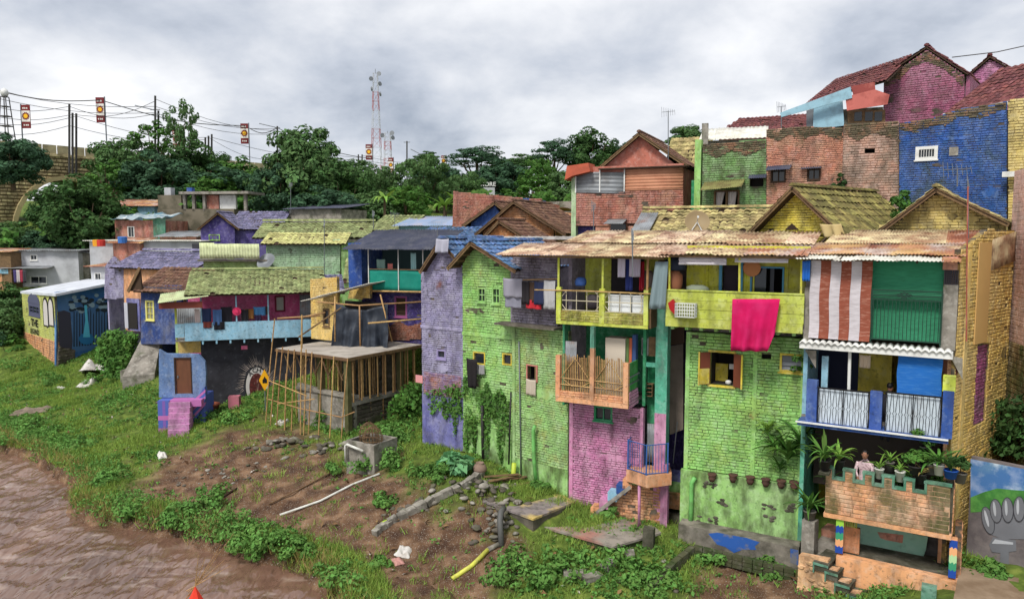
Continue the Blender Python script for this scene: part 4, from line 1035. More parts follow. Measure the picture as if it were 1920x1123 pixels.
# right side of the house: green frames round an open stair recess
uc0,uc1=f3.u(1228,750),f3.u(1250,750)
MB().box(uc0,uc1,-.02,.38,f3.z(1240,960)-.3,f3.z(1240,560)).part('corner_column',P_teal,H3)
MB().box(uc0+.003,uc1-.003,-.024,-.021,f3.z(1240,960)-.3,f3.z(1240,775)).part('painted_base',P_pink,H3)
MB().box(uc0+.02,uc1+.12,.0,.34,f3.z(1240,559),f3.z(1240,488)).part('corner_column',mat('weathered_post',(108,90,74),.9,.1,[((70,60,50),2,.5,.1,.6)]),H3)
zz0=f3.z(1200,615)
MB().box(w3-.02,uc0,.5,.62,zm3-.6,zz0).part('side_wall',P_emerald,H3)
MB().box(w3+.0,uc0,.04,.14,f3.z(1215,688),f3.z(1215,680)).part('rail',P_teal,H3);MB().box(w3-.05,w3+.05,.0,.14,f3.z(1200,760),zz0).part('post',P_emerald,H3)
r=R3(1203,634,1216,666,dy=.2);MB().box(r[0],r[1],.2,.24,r[2],r[3]).part('window',M_white,H3)
r=R3(1203,637,1213,664,dy=.19);MB().box(r[0]+.02,r[1],.17,.19,r[2],r[3]).part('pane',M_glass,H3)
r=R3(1216,632,1230,668,dy=.1);MB().box(r[0],r[1],.12,.16,r[2],r[3]).part('open_shutter',M_wood,H3)
r=R3(1208,720,1224,742,dy=.25);rk=MB()
for k in range(4):rk.box(r[0],r[1],.2,.45,r[2]+(r[3]-r[2])*k/3-.01,r[2]+(r[3]-r[2])*k/3+.01)
rk.box(r[0],r[0]+.02,.2,.45,r[2],r[3]);rk.box(r[1]-.02,r[1],.2,.45,r[2],r[3]);rk.part('wall_rack',M_wood,H3)
MB().box(w3+.02,uc0-.01,.6,.7,zb3,zm3).part('rear_wall',M_concd,H3)
corr(H3,(w3+.03,.35,f3.z(1215,870)),(1,0,0),(0,0,1),uc0-w3-.06,1.3,S_grey,name='wall_sheet',ms=[S_grey,S_mint],sheet=.3)
# middle floor behind the orange balcony
yo=-1.05
zo0,zo1=f3.z(1110,757,yo),f3.z(1110,672,yo);uo0,uo1=f3.u(1042,700,yo),f3.u(1178,715,yo)
zy0,zy1=f3.z(1130,612,-.85),f3.z(1130,547,-.85);uy0,uy1=f3.u(1043,580,-.85),f3.u(1215,585,-.85)
MB().box(-.1,w3+.02,1.1,1.2,zm3-.1,zy0).part('rear_wall',P_emerald,H3)
for i in range(22):
 z=zm3+.2+(zy0-zm3-.3)*i/22;MB().box(-.1,w3+.02,1.085,1.1,z,z+.055).part('plank',P_emerald,H3)
MB().box(-.16,-.08,-.3,1.1,zm3-.1,zy0).part('side_wall',P_emerald,H3)
MB().box(uo0+.05,uo1,yo+.1,1.1,zo0+.02,zo0+.12).part('balcony_floor',M_conc,H3)
M_or=P_orange
MB().box(uo0,uo1,yo,yo+.1,zo0-.04,zo0+.12).part('edge_beam',P_orangep,H3)
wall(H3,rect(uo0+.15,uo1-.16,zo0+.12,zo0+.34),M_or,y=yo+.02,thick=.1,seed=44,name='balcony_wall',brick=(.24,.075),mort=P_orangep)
for a,b,t in((uo0,uo0+.16,zo1+.02),((uo0+uo1)/2-.04,(uo0+uo1)/2+.10,zo1+.35),(uo1-.17,uo1,zo1-.06)):
 MB().box(a,b,yo-.02,yo+.13,zo0+.121,t).part('balcony_post',P_orangep,H3)
um=(uo0+uo1)/2
MB().box(um-.04,um+.10,yo-.02,yo+.13,zo1+.352,zy0-.01).part('balcony_post',P_teal,H3)
rng=random.Random(5)
for s0,s1 in((uo0+.17,um-.05),(um+.11,uo1-.18)):
 n=17;zt=zo1+.02
 for i in range(n):
  x=s0+(s1-s0)*(i+.5)/n;MB().tube([(x,yo+.07,zo0+.34),(x+rng.uniform(-.01,.01),yo+.07,zt+rng.uniform(-.05,.07))],.017,5).part('bamboo_bar',M_bamboo,H3)
 for z in(zo0+.56,zo0+.78):MB().tube([(s0,yo+.03,z),(s1,yo+.03,z-.02)],.02,5).part('bamboo_rail',M_bamboo,H3)
 mm=(s0+s1)/2
 for p,q in(((s0,zo0+.78),(mm,zo1-.05)),((mm,zo1-.05),(s1,zo0+.76)),((s0+.1,zo0+.74),(mm-.1,zo0+.52)),((s1,zo0+.72),(mm+.2,zo0+.52))):
  MB().tube([(p[0],yo+.02,p[1]),(q[0],yo+.02,q[1])],.014,5).part('bamboo_brace',M_bamboo,H3)
# return of the orange balcony
fo=f3.right(uo1,yo)
wall(H3,rect(.12,1.05,zo0-.05,zo0+.5),P_pink,g=fo,y=0,thick=.08,seed=45,name='balcony_return',brick=(.3,.11))
MB().box(.1,1.05,.02,.06,zo0+.5,zo1-.1).part('green_panel',paint('green_panel_paint',(52,150,60)),H3,rel(H3,fo))
for z in(zo0+.75,zo0+.98):MB().tube([(.1,-.01,z),(1.1,-.01,z)],.025,6).part('side_rail',M_steel,H3,rel(H3,fo))
# things in the middle floor
r=R3(1135,634,1172,684,dy=-.3);MB().box(r[0],r[1],-.3,.25,zo0+.13,r[3]).top('cabinet',flat('beige_cabinet',(206,194,176)),f3,'beige cabinet standing behind the bamboo balcony','cabinet')
for i,(xa,xb,c)in enumerate(((1174,1179,(96,120,70)),(1179,1184,(196,104,70)),(1184,1191,(58,84,130)))):
 r=R3(xa,634-6*(i==2),xb,690,dy=-.2);MB().box(r[0],r[1],-.22+.04*i,.1,zo0+.13,r[3]).top('leaning_board',flat('board_%d'%i,c),f3,['narrow green board','narrow orange board','narrow blue board'][i]+' leaning beside the beige cabinet','board')
corr(thing('sheet_scrap','grey corrugated scrap standing at the left of the bamboo balcony','metal sheet',frame_at(f3.world(uo0+.2,yo+.3,zo1-.3),f3.a)),(0,0,0),(1,0,0),(0,.1,1),.42,.75,S_grey,sheet=.5,name='sheet')
# yellow balcony of the top floor
yy=-.85
MB().box(uy0,uy1,yy,yy+.08,zy0,zy0+.10).part('edge_beam',P_yellowp,H3);MB().box(uy0,uy1,yy+.08,1.1,zy0+.01,zy0+.10).part('balcony_floor',M_conc,H3)
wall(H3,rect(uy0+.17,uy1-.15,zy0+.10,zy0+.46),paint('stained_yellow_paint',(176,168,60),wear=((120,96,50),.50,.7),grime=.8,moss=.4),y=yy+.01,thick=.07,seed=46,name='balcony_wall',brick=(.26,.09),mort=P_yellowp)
for a,b in((uy0,uy0+.17),((uy0+uy1)/2-.06,(uy0+uy1)/2+.13),(uy1-.15,uy1)):MB().box(a,b,yy-.015,yy+.12,zy0+.101,zy1+.10).part('balcony_post',P_yellowp,H3)
M_iron=flat('pale_iron',(196,186,160),.6)
for s0,s1 in((uy0+.2,(uy0+uy1)/2-.07),((uy0+uy1)/2+.14,uy1-.17)):
 mb=MB();z0,z1=zy0+.47,zy1
 for z in(z0+.02,(z0+z1)/2,z1-.02):mb.tube([(s0,yy+.05,z),(s1,yy+.05,z)],.016,5)
 for i in range(4):
  x=s0+(s1-s0)*(i+.4)/3.6;mb.tube([(x,yy+.05,z0),(x,yy+.05,z1)],.014,5)
 for sx in((s0,s0+.15),(s1,s1-.15)):mb.tube([(sx[0],yy+.045,z0+.2),(sx[1],yy+.045,z0+.02)],.014,5);mb.tube([(sx[0],yy+.045,z1-.2),(sx[1],yy+.045,z1-.02)],.014,5)
 mb.part('railing',M_iron,H3)
pipe([(uy0-.8,yy-.05,zy1-.02),(uy0+1,yy-.05,zy1+.01),(uy1+.2,yy-.05,zy1-.01)],.022,M_bamboo,'long bamboo clothes rail along the yellow balcony',f3,'clothes_rail','rail')
for i in range(3):
 a=(uy0+uy1)/2+.2+i*.42;MB().box(a,a+.38,yy+.16,yy+.5,zy0+.50,zy1-.12).top('foam_box',flat('white_foam',(222,226,226)),f3,['first','second','third'][i]+' white foam box from the middle post of the yellow balcony','box','foam boxes')
zr3=f3.z(1130,480,-1.2)
MB().box(uy0+.1,uy1+.3,1.0,1.1,zy0+.1,zr3+.2).part('rear_wall',P_yellowp,H3)
r=R3(1145,485,1180,545,dy=.9);MB().box(r[0],r[1]+.5,.95,.998,zy0+.1,r[3]).part('dark_door',flat('black_curtain',(34,28,34)),H3)
for x,c in((uy0+.06,P_yellowp),((uy0+uy1)/2+.04,P_yellowp),(uy1-.05,M_bamboo)):MB().tube([(x,yy+.05,zy1+.1),(x+.02,yy,zr3+.02)],.04,6).part('post',c,H3)
ur0,ur1=f3.u(930,490,-1.2),f3.u(1255,476,-1.2)
ss=Vector((0,1,.17)).normalized()
corr(H3,(ur0,-1.25,zr3),(1,0,0.0),ss,ur1-ur0,2.3,S_peach,seed=47,ms=[S_peach,S_peach,S_cream],pitch=.1)
corr(H3,(ur0+1.6,.9,zr3+.42),(1,0,0.0),ss,ur1-ur0-.6,2.6,S_peach,seed=48,ms=[S_cream,S_peach],pitch=.12)
MB().bar((ur0+.2,-1.1,zr3-.05),(ur1-.2,-1.1,zr3-.05),.05,.07).part('eave_beam',M_wood,H3)
shell(H3,0,uc1,-.3,zr3+.1,4.0,P_greyb,'b')
MB().box(uy1-.1,uy1+.06,yy+.13,.9,zy0,zy0+.9).part('side_panel',M_wood,H3)
# laundry in the top floor
lc=[((1158,482,1172,520),(196,190,206),'pale lilac trousers hanging under the peach roof sheets'),((1172,484,1186,545),(40,52,110),'dark blue cloth hanging behind the lilac trousers'),((1180,482,1201,519),(178,170,186),'torn grey shirt hanging beside the bamboo post'),((1199,490,1208,545),(150,24,40),'dark red cloth hanging by the right end of the yellow balcony')]
for i,(a,c,lb)in enumerate(lc):cloth(f3,R3(*a,dy=-.5+.12*(i%2)),flat('laundry_%d'%i,c,.9),lb,'laundry','laundry',y=-.5+.12*(i%2),fold=.04,nf=2,seed=50+i)
r=R3(1078,516,1100,536,dy=-.3);sack(f3,(r[0]+r[1])/2,-.3,r[2],.2,.3,flat('blue_white_bag',(60,96,160)),'blue and white bag hanging in the yellow balcony',seed=9,name='bag',cat='bag')
sack(f3,uy0+1.1,-.2,zy0+.5,.26,.5,flat('dark_bundle',(60,54,58)),'dark bundle of clothes in the corner of the yellow balcony',seed=12,name='bundle',cat='bundle')
sack(f3,uy1-.25,-.1,zy1+.15,.24,.55,flat('grey_cardboard',(110,98,92)),'grey brown stack in the right corner of the yellow balcony',seed=13,name='stacked_bags',cat='bags')
cloth(f3,f3.R(1228,490,1252,580,dy=-1.0),flat('grey_blue_cloth',(124,142,146),.9),'long grey blue cloth hanging on the post between two balconies','cloth',y=-1.0,fold=.06,nf=2,seed=60,skew=-.15,taper=.3)

# blue cage on its orange slab, painted stair and orange lower wall
f3c=Fr(1176,24.55,1240,24.1,0.3,850,850)
CG=thing('cage_balcony','small blue barred balcony on an orange slab above the painted stair','balcony',f3c)
r=f3c.R(1178,829,1238,882,-.05);wd=r[1]-r[0]
zs0,zs1=f3c.z(1205,902),f3c.z(1205,882)
xb=r[0]+wd*.64
MB().slab([(r[0]-.06,.75),(r[0]-.06,-.05),(xb+.06,-.45),(r[1]+.35,.15),(r[1]+.2,.75)],zs0-.05,zs1-.02).part('slab',P_orange,CG)
pl=[(r[0]-.02,.45),(r[0]-.02,0),(xb,-.38),(r[1]+.22,.12)]
M_bi=flat('blue_iron',(56,96,160),.5)
mb=MB();h=r[3]-r[2]
for i in range(len(pl)-1):
 for z in(zs1+.02,zs1+.02+h):mb.tube([(pl[i][0],pl[i][1],z),(pl[i+1][0],pl[i+1][1],z)],.018,5)
for p in pl:mb.tube([(p[0],p[1],zs1-.02),(p[0],p[1],zs1+h+.05)],.028,6)
rl=mb.part('railing',M_bi,CG)
for i in range(len(pl)-1):
 d=math.hypot(pl[i+1][0]-pl[i][0],pl[i+1][1]-pl[i][1]);n=max(2,int(d/.1))
 for k in range(1,n):
  t=k/n;x,y=pl[i][0]*(1-t)+pl[i+1][0]*t,pl[i][1]*(1-t)+pl[i+1][1]*t;MB().tube([(x,y,zs1),(x,y,zs1+h)],.009,4).part('bar',M_bi,rl)
LW=thing('orange_foundation_wall','peeling orange brick foundation under the blue barred balcony','wall',f3c)
lo_poly=f3c.P([(1118,965),(1240,1000),(1246,890),(1178,905)],.35)
wall(LW,[(lo_poly[0][0],-.4),(lo_poly[1][0],-.4),lo_poly[2],lo_poly[3],(lo_poly[0][0]+.3,lo_poly[0][1]+.2)],P_orange,y=.35,seed=49,name='brick_face',single=160,gone=.08)
ux=f3c.u(1240,940,.3);MB().box(ux-.02,ux+.22,.2,.5,-.4,f3c.z(1240,870,.3)).part('pier',P_pink,LW)
PS=thing('painted_stair','steep little stair with steps painted blue, orange and green against the pink wall','stair',f3c)
stp=[(1108,957),(1124,942),(1140,928),(1156,915),(1168,905),(1180,897)]
cols=[P_orange,P_pink,P_sky,P_blue,P_orange,P_lime]
for i,(x,y)in enumerate(stp):
 u,z=f3c.uz(x,y,.05);MB().box(u,u+.32,.0,.5,z-.18,z+.14).part('step',cols[i],PS)
a,b=f3c.uz(1104,968,-.02),f3c.uz(1182,905,-.02);MB().bar((a[0],.22,a[1]-.08),(b[0],.22,b[1]-.14),.5,.12).part('stringer',M_conc,PS)
pipe([(f3c.u(1199,950,-.2),-.2,f3c.z(1198,995,-.2)),(f3c.u(1198,950,-.2),-.2,zs0-.06)],.05,P_pink,'thin pink post under the blue barred balcony',f3c,'support_post','post')

# ------------------------------------------------------------------ pale green house with grey lilac upper floor
f4=Fr(962,27.7,1066,26.05,0.5,750,750)
H4=thing('pale_green_house','pale green brick house with grey lilac upper floor left of the pink house','house',f4)
w4=f4.w;z4=f4.z(1010,615);z4b=f4.z(1010,868)
def R4(*a,dy=0.0):return f4.R(*a,dy=dy)
w4a=R4(990,686,1007,713)
wall(H4,rect(0.12,w4,z4b,z4),P_greenb,[w4a],single=300,seed=51,proud=.026,brick=(.22,.09))
MB().prism([(.12,-.4),(w4,-.4),(w4,z4b-.01),(.12,z4b-.01)],-.03,.16).part('plaster_base',P_lime,H4)
MB().box(0,.12,-.04,.2,-.4,z4+.1).part('pilaster',P_greenb,H4)
mb=MB();a,b,c,d=w4a;e=.05
mb.box(a-e,a,-.05,.12,c-e,d+e);mb.box(b,b+e,-.05,.12,c-e,d+e);mb.box(a,b,-.05,.12,c-e,c);mb.box(a,b,-.05,.12,d,d+e);w_=mb.part('window',flat('pink_frame',(190,120,110)),H4)
MB().box(b-.08,b,-.04,.0,c,d).part('shutter',M_wood,w_);recess(H4,w4a,.6,M_dark)
cloth(f4,R4(987,711,1005,741,dy=-.08),flat('beige_rag',(190,178,160),.9),'beige rag hanging out of the small window of the pale green house','cloth',y=-.09,fold=.03,nf=2,seed=70)
# thin ledge and grey lilac upper wall
zl=f4.z(1000,613,-.3);a,b=f4.u(928,612,-.5),f4.u(1046,612,-.3)
MB().box(a,b,-.55,.3,zl-.02,zl+.06).part('ledge',mat('dark_ledge',(84,78,70),.9,.05,[((130,124,112),3,.55,.1,.6)]),H4)
MB().prism([(.0,z4-.45),(.0,zl-.03),(-.55,zl-.03)],-.03,.1).part('bracket',P_greenb,H4)
zr4=f4.z(1000,494,-.2)
wall(H4,rect(-.02,f4.u(1046,560),zl+.06,zr4+.2),P_greyb,y=.0,seed=52,name='upper_wall',single=0)
MB().box(-.1,.0,-.03,.2,zl+.06,zr4+.1).part('pilaster',P_greyb,H4)
shell(H4,0,w4,-.4,zr4+.2,4.5,P_greyb,'lrb')
# laundry on the wall
pipe([(f4.u(945,525,-.6),-.6,f4.z(945,526,-.6)),(f4.u(1046,524,-.5),-.5,f4.z(1046,523,-.5))],.02,M_bamboo,'bamboo drying rod on the grey lilac wall',f4,'drying_rod','rod')
for i,(q,c,lb)in enumerate((((943,522,979,558),(150,148,160),'large grey towel on the drying rod of the grey lilac wall'),((947,556,977,577),(134,134,148),'lower hem of a second grey towel under the large grey one'),((978,527,992,570),(44,40,44),'black shirt on the drying rod beside the grey towel'),((991,528,1003,566),(84,66,54),'brown shirt on the drying rod between dark shirts'),((1002,528,1021,572),(44,52,82),'navy shirt on the drying rod beside the white cloth'),((985,562,1014,579),(190,44,52),'red shorts under the dark shirts on the drying rod'),((1020,526,1041,580),(186,186,188),'white cloth at the right end of the drying rod'))):
 dy=-.62+.05*(i%2);cloth(f4,R4(*q,dy=dy),flat('washing_%d'%i,c,.9),lb,'laundry','laundry',y=dy,fold=.035,nf=2,seed=80+i)
# pipes
pipe(fp(f4,[(1003,798),(1000,806),(1001,860),(1005,905)],-.2),.07,M_pgr,'green standing pipe on the pale green wall',f4)
pipe(fp(f4,[(964,868),(962,900),(964,918)],-.25),.09,flat('lime_pipe',(186,204,70),.5),'short thick lime pipe at the foot of the pale green wall',f4)
pipe(fp(f4,[(973,640),(975,760),(977,915)],-.08),.025,M_steel,'thin grey pipe running down the pale green wall',f4)

# ------------------------------------------------------------------ green gable house and lilac gable house
f5=Fr(868,29.3,963,27.85,1.0,650,650)
H5=thing('green_gable_house','narrow green brick house with blue tiled gable and small dark windows','house',f5)
w5=f5.w
def R5(*a,dy=0.0):return f5.R(*a,dy=dy)
pk5=f5.uz(884,462);el5=f5.z(868,497);er5=f5.z(960,512)
z5b=f5.z(910,800)
h5=[R5(897,540,911,566),R5(924,540,938,569),R5(888,660,910,683),R5(943,663,960,684)]
poly5=[(0,z5b),(w5,z5b),(w5,er5),(pk5[0],pk5[1]),(0,el5)]
wall(H5,poly5,P_green,h5,single=300,seed=61,proud=.026)
MB().prism([(0,-.6),(w5,-.6),(w5,z5b-.01),(0,z5b-.01)],-.03,.16).part('plaster_base',P_lime,H5)
for i,r in enumerate(h5):
 window(H5,r,P_green if i<2 else P_shut,muntin=(2,2)if i<2 else(1,1),fw=.04,sill=i<2,gm=M_glass);recess(H5,r,.5,M_dark)
MB().box(0,w5,-.05,-.003,f5.z(910,632),f5.z(910,626)).part('band',P_green,H5)
shell(H5,0,w5,-.6,min(el5,er5),4.5,P_greend,'lrb')
# roof: ridge runs back from the peak, both slopes overhang
yo5=-.55;rl=4.6
def gable_roof(T,pk,el,er,ul,ur,y0,y1,m,m2=None,single=True,size=(.26,.32),seed=1,over=.35,g=None,boards=True,rm=None):
 """two tiled slopes from the ridge over pk=(u,z) down to eaves at ul,ur"""
 pu,pz=pk
 for side,(ue,ze)in enumerate(((ul,el),(ur,er))):
  d=Vector((pu-ue,0,pz-ze));L=d.length;V=d.normalized()
  if side==0:O,U=Vector((ue,y1,ze)),Vector((0,-1,0))
  else:O,U=Vector((ue,y0,ze)),Vector((0,1,0))
  tiles(T,O+Vector((0,0,.06)),U,V,y1-y0,L,(m2 if side==0 and m2 else m),g=g,size=size,single=single,seed=seed+side)
  if boards:MB().bar((pu,y0+.02,pz-.04),(ue,y0+.02,ze-.04),.04,.14).part('barge_board',M_wood,T,rel(T,g)if g else None)
 ridge(T,(pu,y0,pz+.10),(pu,y1,pz+.10),rm or m,g=g)
pkz=f5.uz(881,455,yo5);lz=f5.uz(838,503,yo5);rz_=f5.uz(962,508,yo5)
gable_roof(H5,pkz,lz[1],rz_[1],lz[0],rz_[0]+.1,yo5,4.4,T_blue,seed=62)
for k in range(4):
 t=(k+.6)/4.2;p=Vector((pkz[0],0,pkz[1])).lerp(Vector((lz[0],0,lz[1])),t);MB().bar((p.x,yo5+.05,p.z-.1),(p.x,.3,p.z-.1),.05,.07).part('purlin',M_wood,H5)
cloth(f5,R5(876,672,896,727,dy=-.25),flat('black_trousers',(34,30,32),.9),'black trousers hanging by the left lower window of the green gable house','trousers','trousers',y=-.3,fold=.04,nf=2,seed=91,taper=-.2)
cloth(f5,R5(892,683,908,702,dy=-.15),flat('grey_rag',(150,150,150),.9),'pale rag hanging out of the left lower window of the green gable house','cloth',y=-.16,fold=.03,seed=92)
pipe(fp(f5,[(904,760),(905,820),(906,872)],-.2),.06,flat('black_pipe',(44,42,40),.6),'thick black pipe on the foot of the green gable house',f5)
pipe(fp(f5,[(958,735),(956,800),(954,870)],-.2),.035,MATS['black_pipe'],'thin black pipe beside the pale green house',f5)
f6=Fr(791,30.7,869,29.45,1.2,650,650)
H6=thing('lilac_gable_house','narrow lilac brick house with flaking plaster base and blue gable roof','house',f6)
w6=f6.w
def R6(*a,dy=0.0):return f6.R(*a,dy=dy)
pk6=f6.uz(824,455);el6=f6.z(791,506);er6=f6.z(867,500);z6b=f6.z(830,742);wn6=R6(820,656,836,672)
wall(H6,[(0,z6b),(w6,z6b),(w6,er6),(pk6[0],pk6[1]),(0,el6)],P_purple,[wn6],seed=63,proud=.024,single=260,brick=(.27,.085))
MB().prism([(0,-.6),(w6,-.6),(w6,z6b-.01),(0,z6b-.01)],-.02,.16).part('plaster_base',P_purpleb,H6)
window(H6,wn6,flat('lilac_frame',(150,140,180)),muntin=(1,1),fw=.05);recess(H6,wn6,.4,M_dark)
wall(H6,rect(.1,w6-.1,z6b-.02,z6b+.9),paint('bare_red_brick',(178,108,82),wear=((120,110,160),.5,.8),grime=.5),y=-.02,thick=.03,seed=64,name='bare_brick_band')
MB().box(-.02,w6,-.06,-.03,f6.z(830,618),f6.z(830,612)).part('band',P_purple,H6)
shell(H6,0,w6,-.6,min(el6,er6),4.2,P_purple,'lrb')
pkz6=f6.uz(824,450,-.35);lz6=f6.uz(786,510,-.35)
gable_roof(H6,pkz6,lz6[1],f6.z(870,492,-.35),lz6[0],w6+.05,-.35,4.0,T_blue,m2=T_lilac,seed=65,single=True)
cloth(f6,R6(818,448,842,474,dy=-.45),flat('pale_tarp_scrap',(170,170,184),.7),'pale tarp scrap folded over the peak of the lilac gable','tarp','tarp',y=-.45,fold=.08,nf=2,seed=95)
MB().box(*[v for v in(lambda r:(r[0],r[1],-.06,-.03,r[2],r[3]))(R6(781,703,794,717))]).top('pink_notice_board',flat('pink_board',(218,150,150)),f6,'small blank pink board at the lower left of the lilac house','board')

# ------------------------------------------------------------------ roofs and gables behind that row
def back_house(name,label,fl,z0,poly_px,m,hs=(),brick=True,depth=4.0,seed=1,sm=None,bs=(.24,.10),cat='house',sides='lrb',single=0):
 T=thing(name,label,cat,fl);poly=fl.P(poly_px);zlo=min(p[1]for p in poly)
 if brick:wall(T,poly,m,hs,seed=seed,brick=bs,single=single)
 else:plaster(T,poly,m,hs)
 us=[p[0]for p in poly];zs_=sorted(p[1]for p in poly)
 shell(T,min(us),max(us),zlo,fl.uz(poly_px[2][0],poly_px[2][1])[1]if len(poly_px)==5 else zs_[-1]-.05,depth,sm or m,sides)
 return T
fy1=Fr(1395,28.0,1565,25.2,5.0,420,420) # yellow gable
Y1=back_house('yellow_gable_house','bright yellow gable with triangular vent and mossy olive tile roof',fy1,5,[(1402,470),(1568,470),(1566,436),(1485,360),(1404,438)],P_lemon,seed=71,bs=(.24,.09),depth=5)
pz=fy1.uz(1485,352,-.5);lz=fy1.uz(1396,444,-.5);rz=fy1.uz(1580,442,-.5)
gable_roof(Y1,pz,lz[1],rz[1],lz[0],rz[0],-.5,5.6,T_olive,seed=72,single=True,size=(.27,.34))
v=fy1.P([(1485,419),(1498,431),(1472,431)],-.03);MB().prism(v,-.045,-.03).part('vent',M_woodd,Y1)
MB().box(fy1.u(1412,440),fy1.u(1562,440),-.06,-.02,fy1.z(1487,440),fy1.z(1487,436)).part('ledge',P_lemon,Y1)
cloth(fy1,fy1.R(1540,420,1580,446,dy=-.4),flat('torn_tarp',(190,170,120),.8),'torn cream tarp at the right eave of the bright yellow gable','tarp','tarp',y=-.55,fold=.1,nf=2,seed=99,skew=.15)
fy2=Fr(1640,25.4,1885,23.3,5.0,420,420)
Y2=back_house('cream_gable_house','cream yellow brick gable with mossy tile roof above the striped-blind house',fy2,5,[(1645,466),(1884,470),(1882,420),(1757,362),(1650,440)],P_cream,seed=73,depth=5)
pz=fy2.uz(1755,354,-.45);lz=fy2.uz(1632,446,-.45);rz=fy2.uz(1892,420,-.45)
gable_roof(Y2,pz,lz[1],rz[1],lz[0],rz[0],-.45,5.0,T_yel,m2=T_yel,seed=74,single=True,size=(.27,.34))
# long yellow tiled roof with the dish
fy3=Fr(1185,30.0,1400,28.3,5.0,440,440)
Y3=thing('yellow_roof_house','long mossy yellow tile roof carrying the satellite dish','house',fy3)
e0,e1=fy3.uz(1175,446),fy3.uz(1410,442);zt=fy3.z(1300,392,2.6)
sl3=Vector((0,2.9,zt-e0[1]));tiles(Y3,(e0[0],0,e0[1]),(1,0,0),sl3,e1[0]-e0[0]+.8,sl3.length,T_yel,size=(.27,.33),single=True,seed=75)
ridge(Y3,(e0[0],2.9,zt+.08),(e1[0]+.8,2.9,zt+.08),T_yel)
MB().box(e0[0]+.1,e1[0],.3,2.8,0,e0[1]-.05).part('wall',P_salmon,Y3)
corr(Y3,(e0[0]+.1,-.3,e0[1]+.05),(1,0,0),sl3,.75,2.6,S_grey,seed=76,sheet=.8)
# satellite dish
dp=fy3.world(fy3.u(1307,430,.2),.2,fy3.z(1307,437,.2))
SD=thing('satellite_dish','round tan satellite dish on the mossy yellow tile roof','satellite dish',frame_at(dp,-.3))
mb=MB();mb.smooth=True
mb.lathe([(0,-.09),(.2,-.075),(.38,-.02),(.48,.05),(.485,.06),(.47,.055),(.37,-.005),(.2,-.055),(0,-.07)],n=24)
o=mb.part('dish',mat('tan_dish',(150,130,96),.6,.02),SD);o.location=(0,0,.42);o.rotation_euler=(math.radians(62),0,.15)
for p in((-.25,-.3,0),(.25,-.3,0),(0,.35,.1)):MB().bar(p,(0,-.02,.42),.025).part('strut',M_white,SD)
MB().tube([(0,-.05,.40),(.05,-.42,.62)],.015,5).part('feed_arm',M_white,SD);MB().box(.02,.09,-.48,-.40,.58,.66).part('feed_head',M_white,SD)

# grey ridged old roof left of the peach sheets and the orange gable houses
fb=Fr(880,33.0,1080,31.0,4.0,450,450)
OB=thing('old_tile_roof_house','long brown and grey tile roof behind the blue gable','house',fb)
e0,e1=fb.uz(895,500),fb.uz(1120,486);zt=fb.z(1000,452,2.2);sl4=Vector((0,2.3,zt-e0[1]))
tiles(OB,(e0[0],0,e0[1]),(1,0,0),sl4,e1[0]-e0[0],sl4.length,T_brown,size=(.27,.33),single=True,seed=77)
ridge(OB,(e0[0]-.2,2.3,zt+.10),(e1[0],2.3,zt+.10),mat('pale_ridge',(168,164,160),.9,.1,[((110,104,98),4,.55,.1,.6)]),r=.14)
MB().box(e0[0]+.1,e1[0]-.1,.4,2.2,0,e0[1]+.05).part('wall',P_salmon,OB)
fo1=Fr(898,42.0,1042,40.0,6.0,430,430)
OG=back_house('orange_gable_house','orange brick gable house before the red brick wall',fo1,6,[(905,470),(1040,470),(1038,432),(963,385),(906,432)],paint('bright_orange_brick',(222,142,78),grime=.35),seed=78,depth=5)
pz=fo1.uz(962,378,-.5);lz=fo1.uz(890,440,-.5);rz=fo1.uz(1060,440,-.5)
gable_roof(OG,pz,lz[1],rz[1],lz[0],rz[0],-.5,5,T_brown,seed=79,single=False)
fo2=Fr(905,37.5,990,36.5,6.0,440,440)
OG2=back_house('small_orange_gable','small orange brick gable with broken tile slope below the larger orange gable',fo2,6,[(908,470),(985,470),(984,452),(935,421),(909,448)],MATS['bright_orange_brick'],seed=80,depth=3)
pz=fo2.uz(935,414,-.3);lz=fo2.uz(900,450,-.3);rz=fo2.uz(1003,458,-.3)
gable_roof(OG2,pz,lz[1],rz[1],lz[0],rz[0],-.3,3,T_brown,seed=81,single=False)
fo3=Fr(868,46.0,935,45.0,6.0,420,420)
OG3=back_house('blue_gable_house','royal blue gable peeking left of the orange gable',fo3,6,[(872,470),(960,470),(950,420),(928,386),(884,418)],P_blue,seed=82,brick=False,depth=5)
pz=fo3.uz(927,380,-.4);lz=fo3.uz(866,424,-.4);rz=fo3.uz(985,424,-.4);gable_roof(OG3,pz,lz[1],rz[1],lz[0],rz[0],-.4,5,T_brown,seed=83,single=False)
frw=Fr(848,50.0,1018,48.0,8.0,400,400)
RW=thing('red_brick_block','plain red brick wall building beside the tree slope','building',frw)
wall(RW,frw.P([(848,440),(985,440),(980,371),(850,359)]),P_redbrick,seed=84,brick=(.26,.1));r=frw.R(978,372,992,420);MB().box(r[0]+.03,r[1],.0,4,r[2],r[3]).part('blue_pier',P_blue,RW)
r=frw.R(992,374,1016,430);wall(RW,rect(r[0],r[1],r[2],r[3]),P_redbrick,seed=85);MB().box(0,r[1],.3,4.5,0,r[3]-.2).part('core',P_redbrick,RW)
fw1=Fr(1016,52.0,1075,51.0,8.0,400,400)
WB=thing('white_block_house','pale block wall house between red brick wall and salmon gable house','house',fw1)
r=fw1.R(1016,376,1072,398);MB().box(r[0],r[1],1.5,4,0,r[3]).part('rear_wall',M_conc,WB)
r=fw1.R(1018,396,1040,420);MB().box(r[0],r[1],0,2,0,r[3]).part('wall',M_white,WB);corr(WB,(r[0]-.2,-.5,r[3]+.2),(1,0,0),(0,1,-.1),2.2,2.0,S_rust,sheet=1)
